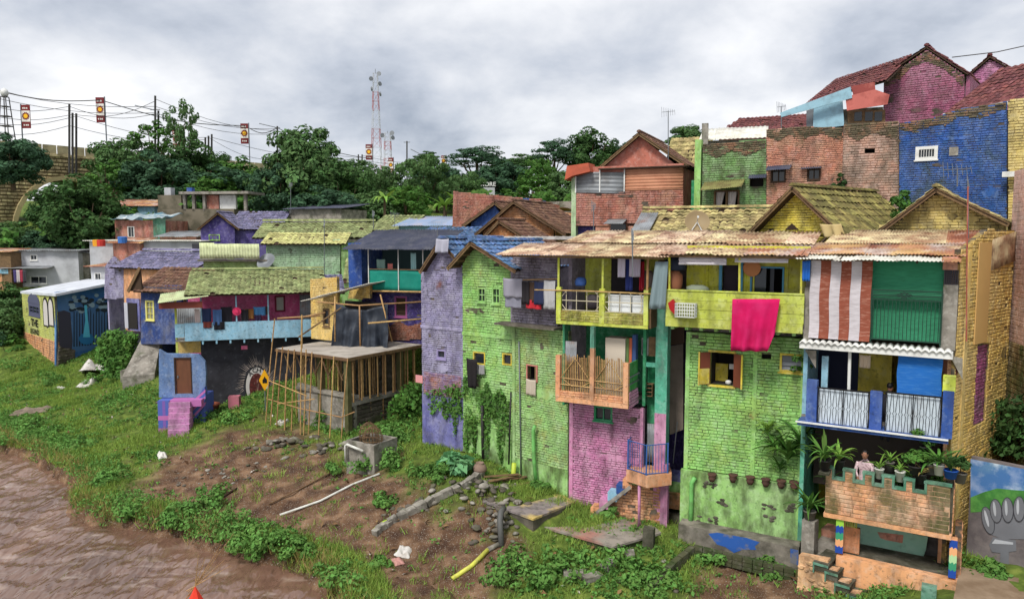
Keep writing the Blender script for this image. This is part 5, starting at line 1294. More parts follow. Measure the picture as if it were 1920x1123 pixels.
MB().prism(fw1.P([(1040,412),(1056,398),(1075,400),(1075,428),(1040,425)],-2),-2,-1.8).part('orange_scrap_roof',P_orange,WB)

# ------------------------------------------------------------------ salmon gable house with metal siding
fs=Fr(1070,38.0,1285,35.6,6.5,370,370)
SG=thing('salmon_gable_house','salmon gable house with grey and orange metal siding over brick','house',fs)
sb=fs.R(1080,355,1281,424)
bw=fs.P([(1080,424),(1282,416),(1281,352),(1080,362)])
wall(SG,bw,P_redbrick,seed=86,brick=(.28,.11),single=300)
u0,u1=fs.u(1080,340),fs.u(1281,340);z0,z1=fs.z(1180,362),fs.z(1180,318)
MB().box(u0,u1,.05,.2,z0-.2,z1+.2).part('upper_wall',P_salmonp,SG)
xm=fs.u(1172,340)
corr(SG,(u0+.02,-.03,fs.z(1120,361)),(0,0,1),(1,0,-.04),1.05,xm-u0-.05,S_grey,name='siding_sheet',pitch=.2,amp=.02,sheet=1.2,jag=.02)
corr(SG,(xm+.02,-.03,fs.z(1225,357)),(0,0,1),(1,0,-.0),1.05,u1-xm-.05,mat('orange_siding',(196,138,108),.7,.05,[((160,96,70),2,.58,.1,.5)]),name='siding_sheet',pitch=.16,amp=.022,sheet=1.2,jag=.02)
for x in(u0+.01,(u0+xm)/2,xm-.02):MB().box(x-.03,x+.03,-.08,-.05,fs.z(1120,361),fs.z(1120,319)).part('siding_frame',M_white,SG)
MB().box(fs.u(1125,320),fs.u(1290,320),-.3,.3,z1+.02,z1+.08).part('eave_board',M_woodd,SG)
gp=fs.P([(1118,322),(1276,316),(1200,256)],.5);plaster(SG,gp,P_salmonp,y=.5,name='gable_wall')
pz=fs.uz(1198,250,.1);lz=fs.uz(1110,326,.1);rz=fs.uz(1290,312,.1)
gable_roof(SG,pz,lz[1],rz[1],lz[0],rz[0],.1,5.5,T_brown,seed=87,single=False,size=(.3,.36))
MB().box(fs.u(1072,360),u0+.02,-.05,4,0,z1-.1).part('side_wall',paint('pale_lime_paint',(176,206,150)),SG)
cn=fs.P([(1060,338),(1064,312),(1104,306),(1108,322),(1075,330)],-.4);MB().prism(cn,-.5,.5).part('canopy',mat('orange_rust_canopy',(196,100,72),.8,.05,[((150,80,60),2,.55,.1,.6)]),SG)
MB().box(u0,fs.u(1116,430),.3,3,0,fs.z(1100,424)).part('lower_wall',P_violet,SG);MB().box(fs.u(1116,430),u1,.05,3,0,fs.z(1180,424)).part('lower_wall',P_salmon,SG)
shell(SG,u0,u1,0,z1,5,P_redbrick,'rb')
r=fs.R(1140,412,1176,420);corr(SG,(r[0],-.8,r[2]),(1,0,0),(0,1,.3),r[1]-r[0],.9,S_grey,name='awning_sheet');r=fs.R(1146,420,1174,440);MB().box(r[0],r[1],-.1,.04,r[2],r[3]).part('window',M_glass,SG)

# ------------------------------------------------------------------ green brick house with curtains, salmon and blue walls above
fgr=Fr(1315,33.5,1440,32.2,8.0,330,330)
GB=thing('curtained_green_house','mossy green brick house with curtained window and tin awning','house',fgr)
cw=fgr.R(1340,358,1385,392);dw=fgr.R(1406,332,1432,350)
wall(GB,fgr.P([(1315,440),(1437,440),(1437,262),(1318,272)]),P_greend,[cw,dw],seed=88,brick=(.26,.1),single=300)
mb=MB();a,b,c,d=cw
for x in(a,(a+b)/2,b):mb.box(x-.04,x+.04,-.03,.1,c,d)
mb.box(a,b,-.025,.1,d-.05,d+.03);mb.box(a,b,-.025,.1,c-.05,c+.03);wv=mb.part('window',M_wood,GB);recess(GB,cw,.8,M_dark)
for s in(0,1):
 x0=a+(b-a)*(.06+.5*s);ww=(b-a)*.36
 k=MB();k.smooth=True;k.grid(lambda p,q:(x0+ww*p*(1-.45*(1-q)*(1 if s==0 else .6)),.05+.03*math.sin(p*20),c+(d-c)*q),16,4);k.part('curtain',flat('white_curtain',(214,206,200),.9),wv)
recess(GB,dw,.4,M_dark)
r=fgr.R(1310,338,1392,358,-.9);corr(GB,(fgr.u(1312,358,-.9),-.9,fgr.z(1350,356,-.9)),(1,0,.05),(0,.9,.42),fgr.u(1392,340)-fgr.u(1316,340),1.0,mat('mossy_sheet',(140,140,84),.8,.1,[((92,76,50),2,.5,.1,.7)]),name='awning_sheet')
r=fgr.R(1402,326,1436,334,-.4);corr(GB,(r[0],-.4,r[2]),(1,0,0),(0,1,.45),r[1]-r[0],.5,S_dark,name='awning_sheet')
shell(GB,0,fgr.u(1437,330),0,fgr.z(1330,275),4.5,P_greend,'lrb');MB().box(-.3,-.02,-.05,.3,0,fgr.z(1315,262)).part('corner_post',P_green,GB)
r=fgr.R(1296,338,1312,395,.4);MB().box(r[0],r[1],.4,.5,r[2]-.5,r[3]).part('lean_to_wall',P_emerald,GB)
fsm=Fr(1437,32.2,1686,29.6,8.5,300,300)
SW=thing('salmon_brick_building','weathered salmon brick wall with small openings left of the blue wall','building',fsm)
xs_=fsm.u(1581,300)
hA=[fsm.R(1446,318,1473,342),fsm.R(1514,317,1538,338)];hB=[fsm.R(1622,280,1641,288)]
wall(SW,fsm.P([(1437,420),(1581,420),(1581,240),(1500,238),(1437,244)]),P_salmon,hA,seed=89,brick=(.24,.08),single=300)
wall(SW,[(xs_+.02,0)]+fsm.P([(1686,440),(1686,230),(1583,233)]),paint('grey_salmon_brick',(196,146,122),wear=((132,122,108),.50,.75),grime=.65),hB,y=-.15,seed=90,brick=(.26,.1),single=200)
for r in hA+hB:recess(SW,r,.5,M_dark,y=-.05)
for r in hA:window(SW,r,M_woodd,muntin=(2,1),fw=.05,sill=False)
r=hA[0];corr(SW,(r[0]-.15,-.55,r[3]-.05),(1,0,0),(0,1,.4),r[1]-r[0]+.4,.6,S_dark,name='awning_sheet');r=hA[1];corr(SW,(r[0]-.25,-.3,r[3]),(1,0,0),(0,1,.3),r[1]-r[0]+.3,.35,S_dark,name='awning_sheet')
shell(SW,0,fsm.w,0,fsm.z(1500,245),5,P_salmon,'lrb')
fbl=Fr(1686,29.4,1888,27.2,8.5,280,280)
BW=thing('blue_brick_building','bright blue brick wall with small white grille window','building',fbl)
bwn=fbl.R(1718,276,1757,299)
wall(BW,fbl.P([(1686,420),(1888,420),(1888,192),(1800,205),(1750,222),(1686,232)]),P_bluebrick,[bwn],seed=91,brick=(.23,.085),single=300)
window(BW,bwn,M_white,muntin=(1,1),bars=7,fw=.09);recess(BW,bwn,.5,M_dark)
r=fbl.R(1780,276,1797,292);MB().box(r[0],r[1],-.035,-.026,r[2],r[3]).part('bare_patch',M_conc,BW)
shell(BW,0,fbl.w,0,fbl.z(1790,230),5,P_bluebrick,'lrb')
P_cr=mat('mossy_bare_brick',(120,108,88),.95,.2,[((66,66,46),2,.5,.1,.7),((166,120,94),3,.58,.08,.7)],bump=.6)
def crest(T,f,pts,h,y=-.02,sd=1):
 q=f.P(pts);wall(T,q+[(a,b-h*(.7+.6*(i%2)))for i,(a,b)in enumerate(q)][::-1],P_cr,y=y,thick=.02,patch=0,proud=.035,gone=.08,seed=sd,name='bare_crest',brick=(.24,.085))
crest(GB,fgr,[(1318,271),(1345,269),(1372,267),(1400,265),(1436,262)],.5);crest(SW,fsm,[(1438,244),(1460,242),(1480,240),(1500,238),(1540,239),(1580,240)],.4,sd=2);crest(SW,fsm,[(1584,233),(1610,232),(1640,231),(1685,230)],.55,-.17,3);crest(BW,fbl,[(1687,232),(1720,227),(1750,222),(1775,213),(1800,205),(1840,199),(1887,192)],.35,sd=4)
# yellow corner and faded pink plaster building at the right edge
fye=Fr(1888,27.1,1990,26.0,5.0,280,280)
YC=thing('yellow_corner_house','yellow brick corner under the dark red tile roof','house',fye)
wall(YC,fye.P([(1890,420),(1985,420),(1985,170),(1890,190)]),P_cream,seed=92,brick=(.26,.1));shell(YC,0,fye.w,0,fye.z(1900,195),4,P_cream,'rb')
r=fye.R(1880,322,1905,332,-.3);MB().box(r[0],r[1],-.4,-.2,r[2],r[3]).part('lamp_box',M_white,YC)
fpk=Fr(1893,23.0,2010,19.0,1.2,480,480)
PK=thing('faded_pink_house','tall faded pink plaster wall at the right edge','house',fpk)
wall(PK,[(0,fpk.z(1895,640)),(fpk.w,fpk.z(1895,640)),(fpk.w,fpk.z(1900,318)),(0,fpk.z(1896,322))],P_faded,seed=93,brick=(.5,.14),proud=.006,mort=P_faded)
wall(PK,[(0,-.4),(fpk.w,-.4),(fpk.w,fpk.z(1895,640)-.01),(0,fpk.z(1895,640)-.01)],paint('stained_yellow_stone',(150,118,62),wear=((84,80,52),.46,.8),grime=.8,moss=.6),y=-.02,seed=94,brick=(.3,.15),name='stone_base')
shell(PK,0,fpk.w,-.4,fpk.z(1896,322),4,P_faded,'rb')

# magenta gable house at the top
fm=Fr(1655,36.0,1812,33.8,9.0,200,200)
MG=back_house('magenta_gable_house','magenta brick gable house with dark red tile roof at the hill top',fm,9,[(1655,300),(1810,300),(1808,142),(1738,94),(1657,152)],P_magenta,seed=95,depth=6,single=300)
crest(MG,fm,[(1658,153),(1685,132),(1710,114),(1738,95),(1770,117),(1807,142)],.4,sd=5);pz=fm.uz(1737,88,-.1);lz=fm.uz(1500,196,2.5);rz=fm.uz(1812,140,-.1)
d=Vector((pz[0]-(lz[0]),0,pz[1]-lz[1]))
gable_roof(MG,pz,fm.z(1655,142,-.1),rz[1],fm.u(1655,142,-.1),rz[0]+.1,-.05,6,T_red,seed=96,single=False,boards=False)
E2,E1,P2=D(1512,194,39),D(1662,150,33.5),D(1568,148,42.6);tiles(MG,E2,E1-E2,P2-E2,(E1-E2).length,(P2-E2).length,T_red,g=frame_at((0,0,0)),seed=97)
# patched shed left of the magenta gable
fsh=Fr(1510,33.0,1665,31.6,9.5,200,200)
SH=thing('patched_shed','light blue and red patched tin lean-to beside the magenta gable','shed',fsh)
S_lb=mat('light_blue_tin',(150,190,206),.6,.05,[((110,130,140),2.4,.58,.1,.5)]);S_pt=mat('pink_tin',(200,112,100),.6,.06,[((140,64,56),1.6,.55,.08,.7)])
for pts,m_,y_ in(([(1462,212),(1595,163),(1598,184),(1465,220)],S_lb,-.5),([(1526,200),(1580,190),(1583,236),(1524,243)],S_lb,-.1),([(1585,182),(1640,168),(1668,178),(1664,196),(1588,208)],S_pt,-.45),([(1596,162),(1640,154),(1642,174),(1600,180)],S_redw,-.3),([(1588,208),(1660,206),(1660,230),(1590,232)],M_wood,0),([(1512,208),(1526,204),(1524,245),(1512,243)],M_steel,0)):
 MB().prism(fsh.P(pts,y_),y_,y_+.05).part('tin_panel',m_,SH)
for x in(1602,1622,1640):r=fsh.R(x,210,x+14,227,-.03);MB().box(r[0],r[1],-.03,-.005,r[2],r[3]).part('pane',M_glass,SH)
MB().box(fsh.u(1518,230),fsh.u(1655,230),.1,3,0,fsh.z(1580,205)).part('wall',M_concd,SH)
# dark red roofs at the right edge and behind
frr=Fr(1800,31.0,1960,28.0,9.0,180,180)
RR=thing('red_roof_house','large dark red tile roof rising to the upper right corner','house',frr)
e0,e1=frr.uz(1770,214,-.6),frr.uz(2030,164,-.6);tz=frr.z(1900,118,2.5)
O=Vector((e0[0],-.6,e0[1]+.0));Uv=Vector((e1[0]-e0[0],0,e1[1]-e0[1]))
tiles(RR,O,Uv,(0,1,.62),Uv.length,4.0,T_red,seed=98,size=(.27,.33));MB().bar(O+Vector((0,-.05,-.06)),O+Uv+Vector((0,-.05,-.06)),.04,.14).part('fascia',M_white,RR)
MB().box(.3,frr.w+1,.2,3,0,e0[1]-.1).part('wall',P_cream,RR)
fr2=Fr(1805,40.0,1890,39.0,9.0,150,150)
R2h=back_house('pink_gable_house','small pink gable behind the magenta gable with dark red roof',fr2,9,[(1808,240),(1895,240),(1890,128),(1856,112),(1812,150)],P_pink,seed=99,depth=4)
pz=fr2.uz(1856,106,-.2);gable_roof(R2h,pz,fr2.z(1806,150,-.2),fr2.z(1895,130,-.2),fr2.u(1804,150,-.2),fr2.u(1897,130,-.2),-.2,4,T_red,seed=100,single=False,boards=False)
fr3=Fr(1345,44.0,1510,42.0,10.0,235,235)
R3h=thing('far_red_roof_house','dark red tile roof seen behind the white tin roof','house',fr3)
e0,e1=fr3.uz(1340,254),fr3.uz(1512,252);tz=fr3.z(1420,219,2.5);v=Vector((0,2.6,tz-e0[1]));tiles(R3h,(e0[0],0,e0[1]),(1,0,0),v,e1[0]-e0[0],v.length,T_red,seed=101,keep=[(0,0),(e1[0]-e0[0],0),(e1[0]-e0[0],v.length),(1.0,v.length)])
MB().box(e0[0]+.2,e1[0]-.2,.3,2.5,0,e0[1]).part('wall',P_salmon,R3h)
fr4=Fr(1315,37.0,1440,36.0,10.0,250,250)
R4h=thing('white_tin_roof_house','low house with white tin roof behind the mossy green brick house','house',fr4)
e0,e1=fr4.uz(1310,263),fr4.uz(1440,264);tz=fr4.z(1380,239,2.4);v=Vector((0,2.5,tz-e0[1]));corr(R4h,(e0[0],0,e0[1]),(1,0,0),v,e1[0]-e0[0],v.length,S_white,seed=102,pitch=.2,amp=.02)
MB().box(e0[0]+.2,e1[0]-.2,.2,2.4,0,e0[1]-.03).part('wall',M_conc,R4h)
r=fr4.R(1316,232,1328,268,-.5);MB().box(r[0],r[1],-.6,-.4,r[2]-1,r[3]).part('chimney_post',M_conc,R4h)
fr5=Fr(1240,40.0,1325,39.0,9.0,290,290)
R5h=thing('yellow_mossy_roof_house','steep yellow mossy roof behind the salmon gable','house',fr5)
e0,e1=fr5.uz(1240,345),fr5.uz(1322,340);tz=fr5.z(1280,258,2.0);v=Vector((0,2.1,tz-e0[1]));tiles(R5h,(e0[0],0,e0[1]),(1,0,0),v,e1[0]-e0[0],v.length,T_yel,seed=103)
MB().box(e0[0]+.1,e1[0]-.1,.3,2,0,e0[1]+.1).part('wall',P_cream,R5h)

# ------------------------------------------------------------------ half-built deck on bamboo props
fd=Fr(518,35.85,652,33.0,0.7,660,680)
DK=thing('unfinished_deck','half built concrete deck with timber formwork on bamboo props','deck',fd)
wd_,dd_=fd.w,5.0;zd=fd.z(600,664)
MB().box(0,wd_,0,dd_,zd-.08,zd).part('deck_slab',mat('fresh_concrete',(176,168,158),.9,.02,[((130,122,112),1.5,.55,.1,.6)],bump=.4),DK)
MB().box(-.05,wd_+.05,-.05,-.002,zd-.15,zd-.015).part('form_board',M_wood,DK);MB().box(wd_+.002,wd_+.05,-.002,dd_,zd-.15,zd-.015).part('form_board',M_wood,DK)
for i in range(6):y=.3+i*.85;MB().box(0.03,wd_-.03,y,y+.1,zd-.26,zd-.13).part('joist',M_wood,DK)
zw=fd.z(600,742,.5)
wl_=MB();slab_faces(wl_,[(.9,-1.2),(wd_-.2,-1.2),(wd_-.2,fd.z(640,745,.5)),(.9,fd.z(560,718,.5))],[],.5,.7);wl_.part('retaining_wall',M_conc,DK)
fdr=fd.right(wd_,0.0);zr_=fdr.z(720,752)
wall(DK,[(.3,-1.5),(4.6,-1.5),(4.6,zr_+.1),(.3,zr_)],P_stone,g=fdr,y=.25,brick=(.42,.2),seed=111,name='stone_wall',proud=.05,single=120,j=.05)
MB().box(.2,4.7,.12,.5,zr_+.1,zr_+.28).part('coping_beam',M_conc,DK,rel(DK,fdr));MB().box(.9,wd_-.1,.4,.75,zw+.16,zw+.3).part('coping_beam',M_conc,DK)
for(u,y,m_)in((wd_-.22,.18,M_concd),(wd_-.2,3.6,M_concd),(2.5,.6,M_concd)):MB().box(u-.12,u+.12,y-.12,y+.12,-1.2,zd-.13).part('column',mat('mossy_timber',(104,98,66),.9,.1,[((70,76,40),2,.5,.1,.7)]),DK)
rng=random.Random(12)
for i in range(8):
 for k in range(6):
  x,y=.25+i*(wd_-.5)/7+rng.uniform(-.08,.08),.9+k*.75+rng.uniform(-.1,.1)
  MB().tube([(x,y,zr_-1.2 if k else zr_-2),(x+rng.uniform(-.05,.05),y,zd-.13)],.035,5).part('bamboo_prop',M_bamboo,DK)
for i in range(9):
 y=.4+i*.52;MB().tube([(wd_-.1,y,zr_+.28),(wd_-.12+rng.uniform(-.03,.03),y,zd-.2)],.038,6).part('bamboo_prop',M_bamboo,DK)
for i in range(5):
 x=.5+i*.9;MB().bar((x,.1,zd-.25),(x+.45,.1,zd-1.1),.06,.04).part('brace',M_wood,DK);MB().bar((x+.4,.12,zd-.95),(x+.8,.12,zd-.3),.05,.04).part('brace',M_wood,DK)
MB().box(.3,wd_-.5,3.7,3.8,-1,zd-.3).part('rear_wall',M_concd,DK);MB().box(1.0,wd_-.5,.75,3.7,-1,zr_-.1).part('earth_fill',M_concd,DK)  # dark wall brought forward and fill added to stand in for deep shade
SCAF=[(515,597,497,770),(530,650,518,785),(541,655,533,795),(552,655,546,800),(566,590,563,805),(574,655,569,810),(585,660,578,818),(604,668,597,822),(626,668,618,825),(652,672,640,830),(536,700,534,800),(520,655,506,775)]
for i,(xa,ya,xb,yb_)in enumerate(SCAF):
 dy=-.12-.07*(i%3);a=fd.uz(xa,ya,dy);b=fd.uz(xb,yb_,dy-.3);gw=fd.world(b[0],dy-.3,0);MB().tube([(b[0],dy-.3,gz(gw.x,gw.y)-.7-.1),((a[0]+b[0])/2+rng.uniform(-.04,.04),dy-.15,(a[1]+b[1])/2),(a[0],dy,a[1])],.031,6).part('bamboo_pole',M_bamboo,DK)
for pts in([(505,714),(575,742)],[(503,748),(560,765),(640,782),(665,772)],[(520,757),(590,748)]):
 MB().tube(fp(fd,pts,-.42),.026,6).part('bamboo_rail',M_bamboo,DK)
for(x,y0_,y1_,t)in((675,572,668,2.0),):pass
# yellow lean-to on the deck
fy=Fr(585,38.3,634,37.3,4.9,620,620)
YL=thing('yellow_lean_to','small yellow brick lean-to with sloping tin roof on the deck','lean-to',fy)
zt=fy.z(600,525);wn_=fy.R(607,580,618,612)
wall(YL,[(-.05,fy.z(600,607)),(fy.w,fy.z(600,607)),(fy.w,zt+.2),(-.05,zt)],P_yellow,[(wn_[0],wn_[1],max(wn_[2],fy.z(600,607)+.02),wn_[3])],seed=112)
MB().box(-.05,fy.w,-.02,.16,-.3,fy.z(600,607)-.003).part('plinth',P_yellow,YL);window(YL,wn_,M_wood,muntin=(1,1),fw=.06);recess(YL,wn_,.4,M_dark)
a,b=D(564,565,37.0),D(692,531,37.0);ti=fy.M.inverted();a,b=ti@a,ti@b
corr(YL,a,(b-a),(.3,1,.12),(b-a).length,1.6,S_white,name='roof_sheet',seed=113,jag=.03)
wall(YL,fy.P([(652,560),(694,560),(694,532),(656,542)],1.2),P_yellow,y=1.2,seed=114,name='rear_wall')
MB().box(fy.u(625,600,.4),fy.u(700,600,.4),1.25,1.35,fy.z(650,640,1),fy.z(650,565,1)).part('dark_rear',M_dark,YL)
# black tarp
ft=Fr(622,37.0,735,36.4,4.9,620,620)
r=ft.R(630,568,728,650);zg0=ft.z(680,652)
def tf(s,t):
 w=r[1]-r[0];x=r[0]+w*s+(.28*(s-.5))*t;sagz=.02*math.sin(s*19)-.34*math.sin(math.pi*s)*(1-t)
 s2=s+.10*mnoise.noise((s*3,t*1.5,8))+.05*(t-.5)*(s-.5);folds=.10*math.sin(s2*22)*math.sin(s2*7+1)*(0.3+.7*t)+.16*math.exp(-((s-.82)/.06)**2)*t-.12*math.exp(-((s-.1)/.05)**2)*t+.10*mnoise.noise((s*4,t*3,5))
 folds*=1.9;return(x,-.05+folds-.3*t,r[3]+sagz-(r[3]-zg0)*t)
mb=MB();mb.smooth=True;mb.grid(tf,60,16,thick=(0,.012,0));mb.top('black_tarp',mat('black_plastic_sheet',(40,46,56),.55,.02,[((70,78,90),3,.58,.1,.5)],spec=.3),ft,'black plastic tarp hung between poles on the deck','tarp')
for k,pts in enumerate(([(595,566),(672,573),(790,566)],[(674,572),(676,668)],[(713,552),(735,640)],[(628,556),(628,640)],[(560,632),(640,577)],[(610,586),(560,596)],[(566,592),(566,672)],[(690,606),(790,598)],[(520,597),(600,592)])):
 dy=-.3-.12*k if k!=2 else .0;pipe([ft.M.inverted()@D(x,y,36.6-.12*k)for x,y in pts],.04,M_bamboo if k not in(4,)else M_wood,['long bamboo rail across the front of the black tarp','upright bamboo pole in front of the black tarp','slanting pole at the right edge of the black tarp','upright pole at the left edge of the black tarp','slanting plank beside the yellow lean-to','short bamboo rail over the light blue parapet','upright bamboo at the left deck edge','low bamboo rail before the violet window','bamboo rail above the left deck corner'][k],ft,'bamboo_pole' if k!=4 else 'slanting_plank','pole' if k!=4 else 'plank',group='poles on the deck')
# ------------------------------------------------------------------ violet house with the teal net
fv=Fr(688,38.9,796,37.7,4.8,600,600)
VH=thing('teal_net_house','violet and blue house with teal net balcony and dark corrugated roof','house',fv)
zf=fv.z(740,546,-.6);wv_=fv.R(741,556,763,594)
wall(VH,rect(-.3,fv.w+.6,-.5,zf),P_violet,[wv_],seed=115);window(VH,wv_,flat('mauve_frame',(150,84,130)),muntin=(1,1),louvre=6,gm=M_woodd,fw=.07);recess(VH,wv_,.4,M_dark)
wall(VH,fv.P([(722,640),(790,636),(790,605),(765,612),(745,600),(728,615)],-.05),paint('bare_deck_brick',(156,92,70),grime=.7),y=-.05,thick=.04,seed=116,name='bare_brick')
ze=fv.z(740,468,-1.4)
MB().box(-.9,fv.w+.5,-.7,3,zf,zf+.1).part('balcony_floor',M_wood,VH)
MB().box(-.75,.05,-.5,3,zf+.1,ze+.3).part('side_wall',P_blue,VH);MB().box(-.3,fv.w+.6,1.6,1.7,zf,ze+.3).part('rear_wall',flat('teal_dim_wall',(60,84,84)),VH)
r=fv.R(691,506,794,545,-.75);net=mat('teal_net',(18,140,122),.7,.02,[((60,170,150),1.2,.56,.12,.5)],trans=.25)
mb=MB();mb.smooth=True;mb.grid(lambda s,t:(r[0]+(r[1]-r[0])*s,-.75+.03*math.sin(s*17)*math.sin(t*3),r[2]+(r[3]-r[2])*t+.03*math.sin(s*6.28*2)*t),40,5,thick=(0,.008,0));mb.part('net',net,VH)
for x in(691,747,793):u=fv.u(x,510,-.8);MB().tube([(u,-.8,zf+.02),(u,-.8,ze+.1)],.025,6).part('post',M_white,VH)
MB().tube([(r[0]-.1,-.82,r[2]-.05),(r[1]+.1,-.82,r[2]-.02)],.05,6).part('bottom_pole',M_bamboo,VH);MB().bar((r[0],-.78,r[3]+.02),(r[1],-.78,r[3]+.02),.04).part('rail',M_wood,VH)
ue0,ue1=fv.u(641,467,-1.4),fv.u(818,466,-1.4);sv=Vector((0,3.4,fv.z(740,431,2)-ze))
corr(VH,(ue0,-1.4,ze),(1,0,0),sv,ue1-ue0,sv.length,S_dark,seed=117,pitch=.17,amp=.03,jag=.04);shell(VH,-.3,fv.w+.6,-.5,ze+.2,4,P_violet,'lb')
for i,(q,c,lb)in enumerate((((770,474,780,508),(150,190,190),'pale shirt hanging above the teal net'),((706,486,722,504),(120,150,140),'grey green cloth behind the teal net'),((727,494,736,506),(206,120,110),'pink towel on the rail above the teal net'))):cloth(fv,fv.R(*q,dy=-.5),flat('net_cloth_%d'%i,c),lb,'laundry','laundry',y=-.5,fold=.04,nf=2,seed=120+i)

# ------------------------------------------------------------------ light blue parapet house
f8=Fr(328,38.0,585,40.0,0.8,620,615)
PH=thing('light_blue_parapet_house','raspberry walled house with light blue parapet and mossy green tile roof','house',f8)
w8=f8.w;zp0,zp1=f8.z(450,636),f8.z(450,603)
MB().box(f8.u(346,620),w8,0,.08,zp0,zp1).part('parapet',P_sky,PH);MB().box(0,f8.u(345,620),0,.08,f8.z(336,633),zp1-.03).part('parapet',P_sky,PH)
MB().box(0,w8,.08,1.5,zp0-.02,zp0+.1).part('balcony_floor',M_conc,PH)
for i in range(8):u=f8.u(380+i*26,640);MB().box(u-.04,u+.04,.02,.3,zp0-.2,zp0-.025).part('joist',P_sky,PH)
zr8=f8.z(450,552,-.4)
plaster(PH,rect(f8.u(378,580,1.4),f8.u(588,580,1.4),zp0,zr8+.3),P_plum,[f8.R(516,555,534,584,1.4)],y=1.4,name='balcony_wall')
r=f8.R(516,555,534,584,1.4);window(PH,r,flat('dark_red_frame',(110,30,50)),y=1.4,muntin=(1,1),fw=.07,gm=mat('pale_glass',(150,150,136),.15,.02),sill=False)
corr(PH,(f8.u(329,580,1.2),1.2,zp0),(1,0,0),(0,0,1),f8.u(378,580,1.2)-f8.u(329,580,1.2),1.7,S_grey,name='wall_sheet');corr(PH,(f8.u(562,580,.9),.9,zp0),(1,0,0),(0,0,1),.9,2.2,S_grey,name='wall_sheet')
for x in(377,443,503):u=f8.u(x,580,.1);MB().box(u-.035,u+.035,.1,.17,zp0+.1,zr8+.05).part('post',P_sky,PH)
MB().box(.0,.1,.1,.2,-.2,zr8).part('post',P_yellowp,PH)
# dark mural wall below
zb8=-.5
plaster(PH,rect(f8.u(378,700,.8),f8.u(520,700,.8)+2.5,zb8,zp0-.03),mat('soot_wall',(60,60,66),.9,.02,[((90,90,96),5,.62,.06,.7),((30,28,32),1.5,.5,.1,.5)]),[f8.R(452,648,464,656,.8)],y=.8,name='mural_wall')
MB().box(f8.u(330,660,.8),f8.u(377,660,.8),.8,.95,f8.z(350,662,.8),zp0-.03).part('yellow_wall',P_yellow,PH)
uc,zc=f8.uz(482,724,.79);rad=1.05
def ring_poly(u,z,a,b,n=32,t0=0,t1=2*math.pi):return[(u+a*math.cos(t0+(t1-t0)*i/n),z+b*math.sin(t0+(t1-t0)*i/n))for i in range(n+(0 if t1-t0>6.28 else 1))]
M_mw,M_mb,M_mr=flat('mural_white',(206,200,196),.8),flat('mural_black',(24,22,24),.8),mat('mural_red',(104,44,40),.8,.02,[((180,150,140),7,.60,.05,.8,(1,1,.3)),((40,20,20),5,.5,.1,.7)])
em=MB().prism(ring_poly(uc,zc,.62,1.1),.788,.796).part('emblem',M_mb,PH)
MB().prism(ring_poly(uc,zc,.58,1.05),.783,.787).part('emblem_ring',M_mw,em);MB().prism(ring_poly(uc,zc-.05,.40,.78),.778,.782).part('emblem_field',M_mr,em)
for k in range(46): # painted strands fanning round the emblem
 t=math.pi*(1.05-k/45*1.15)+rng.uniform(-.03,.03);a0,a1=rng.uniform(.68,.74),rng.uniform(.85,1.25)
 p,q=(uc+a0*math.cos(t),zc+1.62*a0*math.sin(t)),(uc+a1*math.cos(t+.12),zc+1.5*a1*math.sin(t+.12));n_=Vector((q[1]-p[1],0,-(q[0]-p[0]))).normalized()*.016
 MB().add([(p[0]-n_.x,.793,p[1]-n_.z),(p[0]+n_.x,.793,p[1]+n_.z),(q[0],.793,q[1])],[(0,1,2)]).part('painted_strand',flat('mural_grey',(176,160,150)),em)
def text(T,s,f,u,z,y,h,m,rot=0.0,sx=1.0,name='lettering',bold=True):
 c=bpy.data.curves.new(name,'FONT');c.body=s;c.size=h;c.extrude=.002;c.align_x='CENTER';c.align_y='CENTER'
 if bold:c.offset=h*.02
 c.materials.append(m);o=bpy.data.objects.new(name,c);COL.objects.link(o);o.parent=T
 me=bpy.data.meshes.new_from_object(o.evaluated_get(bpy.context.evaluated_depsgraph_get()));bpy.data.objects.remove(o);o=bpy.data.objects.new(name,me);COL.objects.link(o);o.parent=T
 o.matrix_local=(rel(T,f)if f else Matrix())@Matrix.Translation((u,y,z))@Matrix.Rotation(rot,4,'Y')@Matrix.Rotation(math.pi/2,4,'X')@Matrix.Diagonal((sx,1,1,1));return o
for ch,t in(('A',128),('C',102),('H',76)):a=math.radians(t);text(em,ch,None,uc+.49*math.cos(a),zc+.89*math.sin(a),.775,.34,M_mb,rot=-(a-math.pi/2)*.8)
# roof
e0,e1=f8.uz(345,553,-.5),f8.uz(612,548,-.5);zt=f8.z(500,506,2.4);v=Vector((0,2.9,zt-e0[1]))
tiles(PH,(e0[0],-.5,e0[1]),(1,0,0),v,e1[0]-e0[0],v.length,T_green,size=(.24,.26),seed=121);ridge(PH,(e0[0]+.1,2.4,zt+.08),(e1[0],2.4,zt+.08),T_green)
e2=f8.uz(600,548,-.2);tiles(PH,(e1[0]-.3,-.3,e1[1]-.05),(1,0,0),v,1.3,v.length*.8,T_lilac,size=(.24,.26),seed=122)
corr(PH,(f8.u(296,572,-.6),-.6,f8.z(330,566,-.6)),(1,0,.12),(0,1,.35),2.4,1.1,S_mint,seed=123);MB().box(f8.u(298,572,-.4),f8.u(380,572,-.4),-.5,-.44,f8.z(340,578,-.4),f8.z(340,566,-.4)).part('fascia',flat('brown_fascia',(120,60,46)),PH)
shell(PH,0,w8+.5,zb8,zr8,4,P_plum,'b',y=.5)
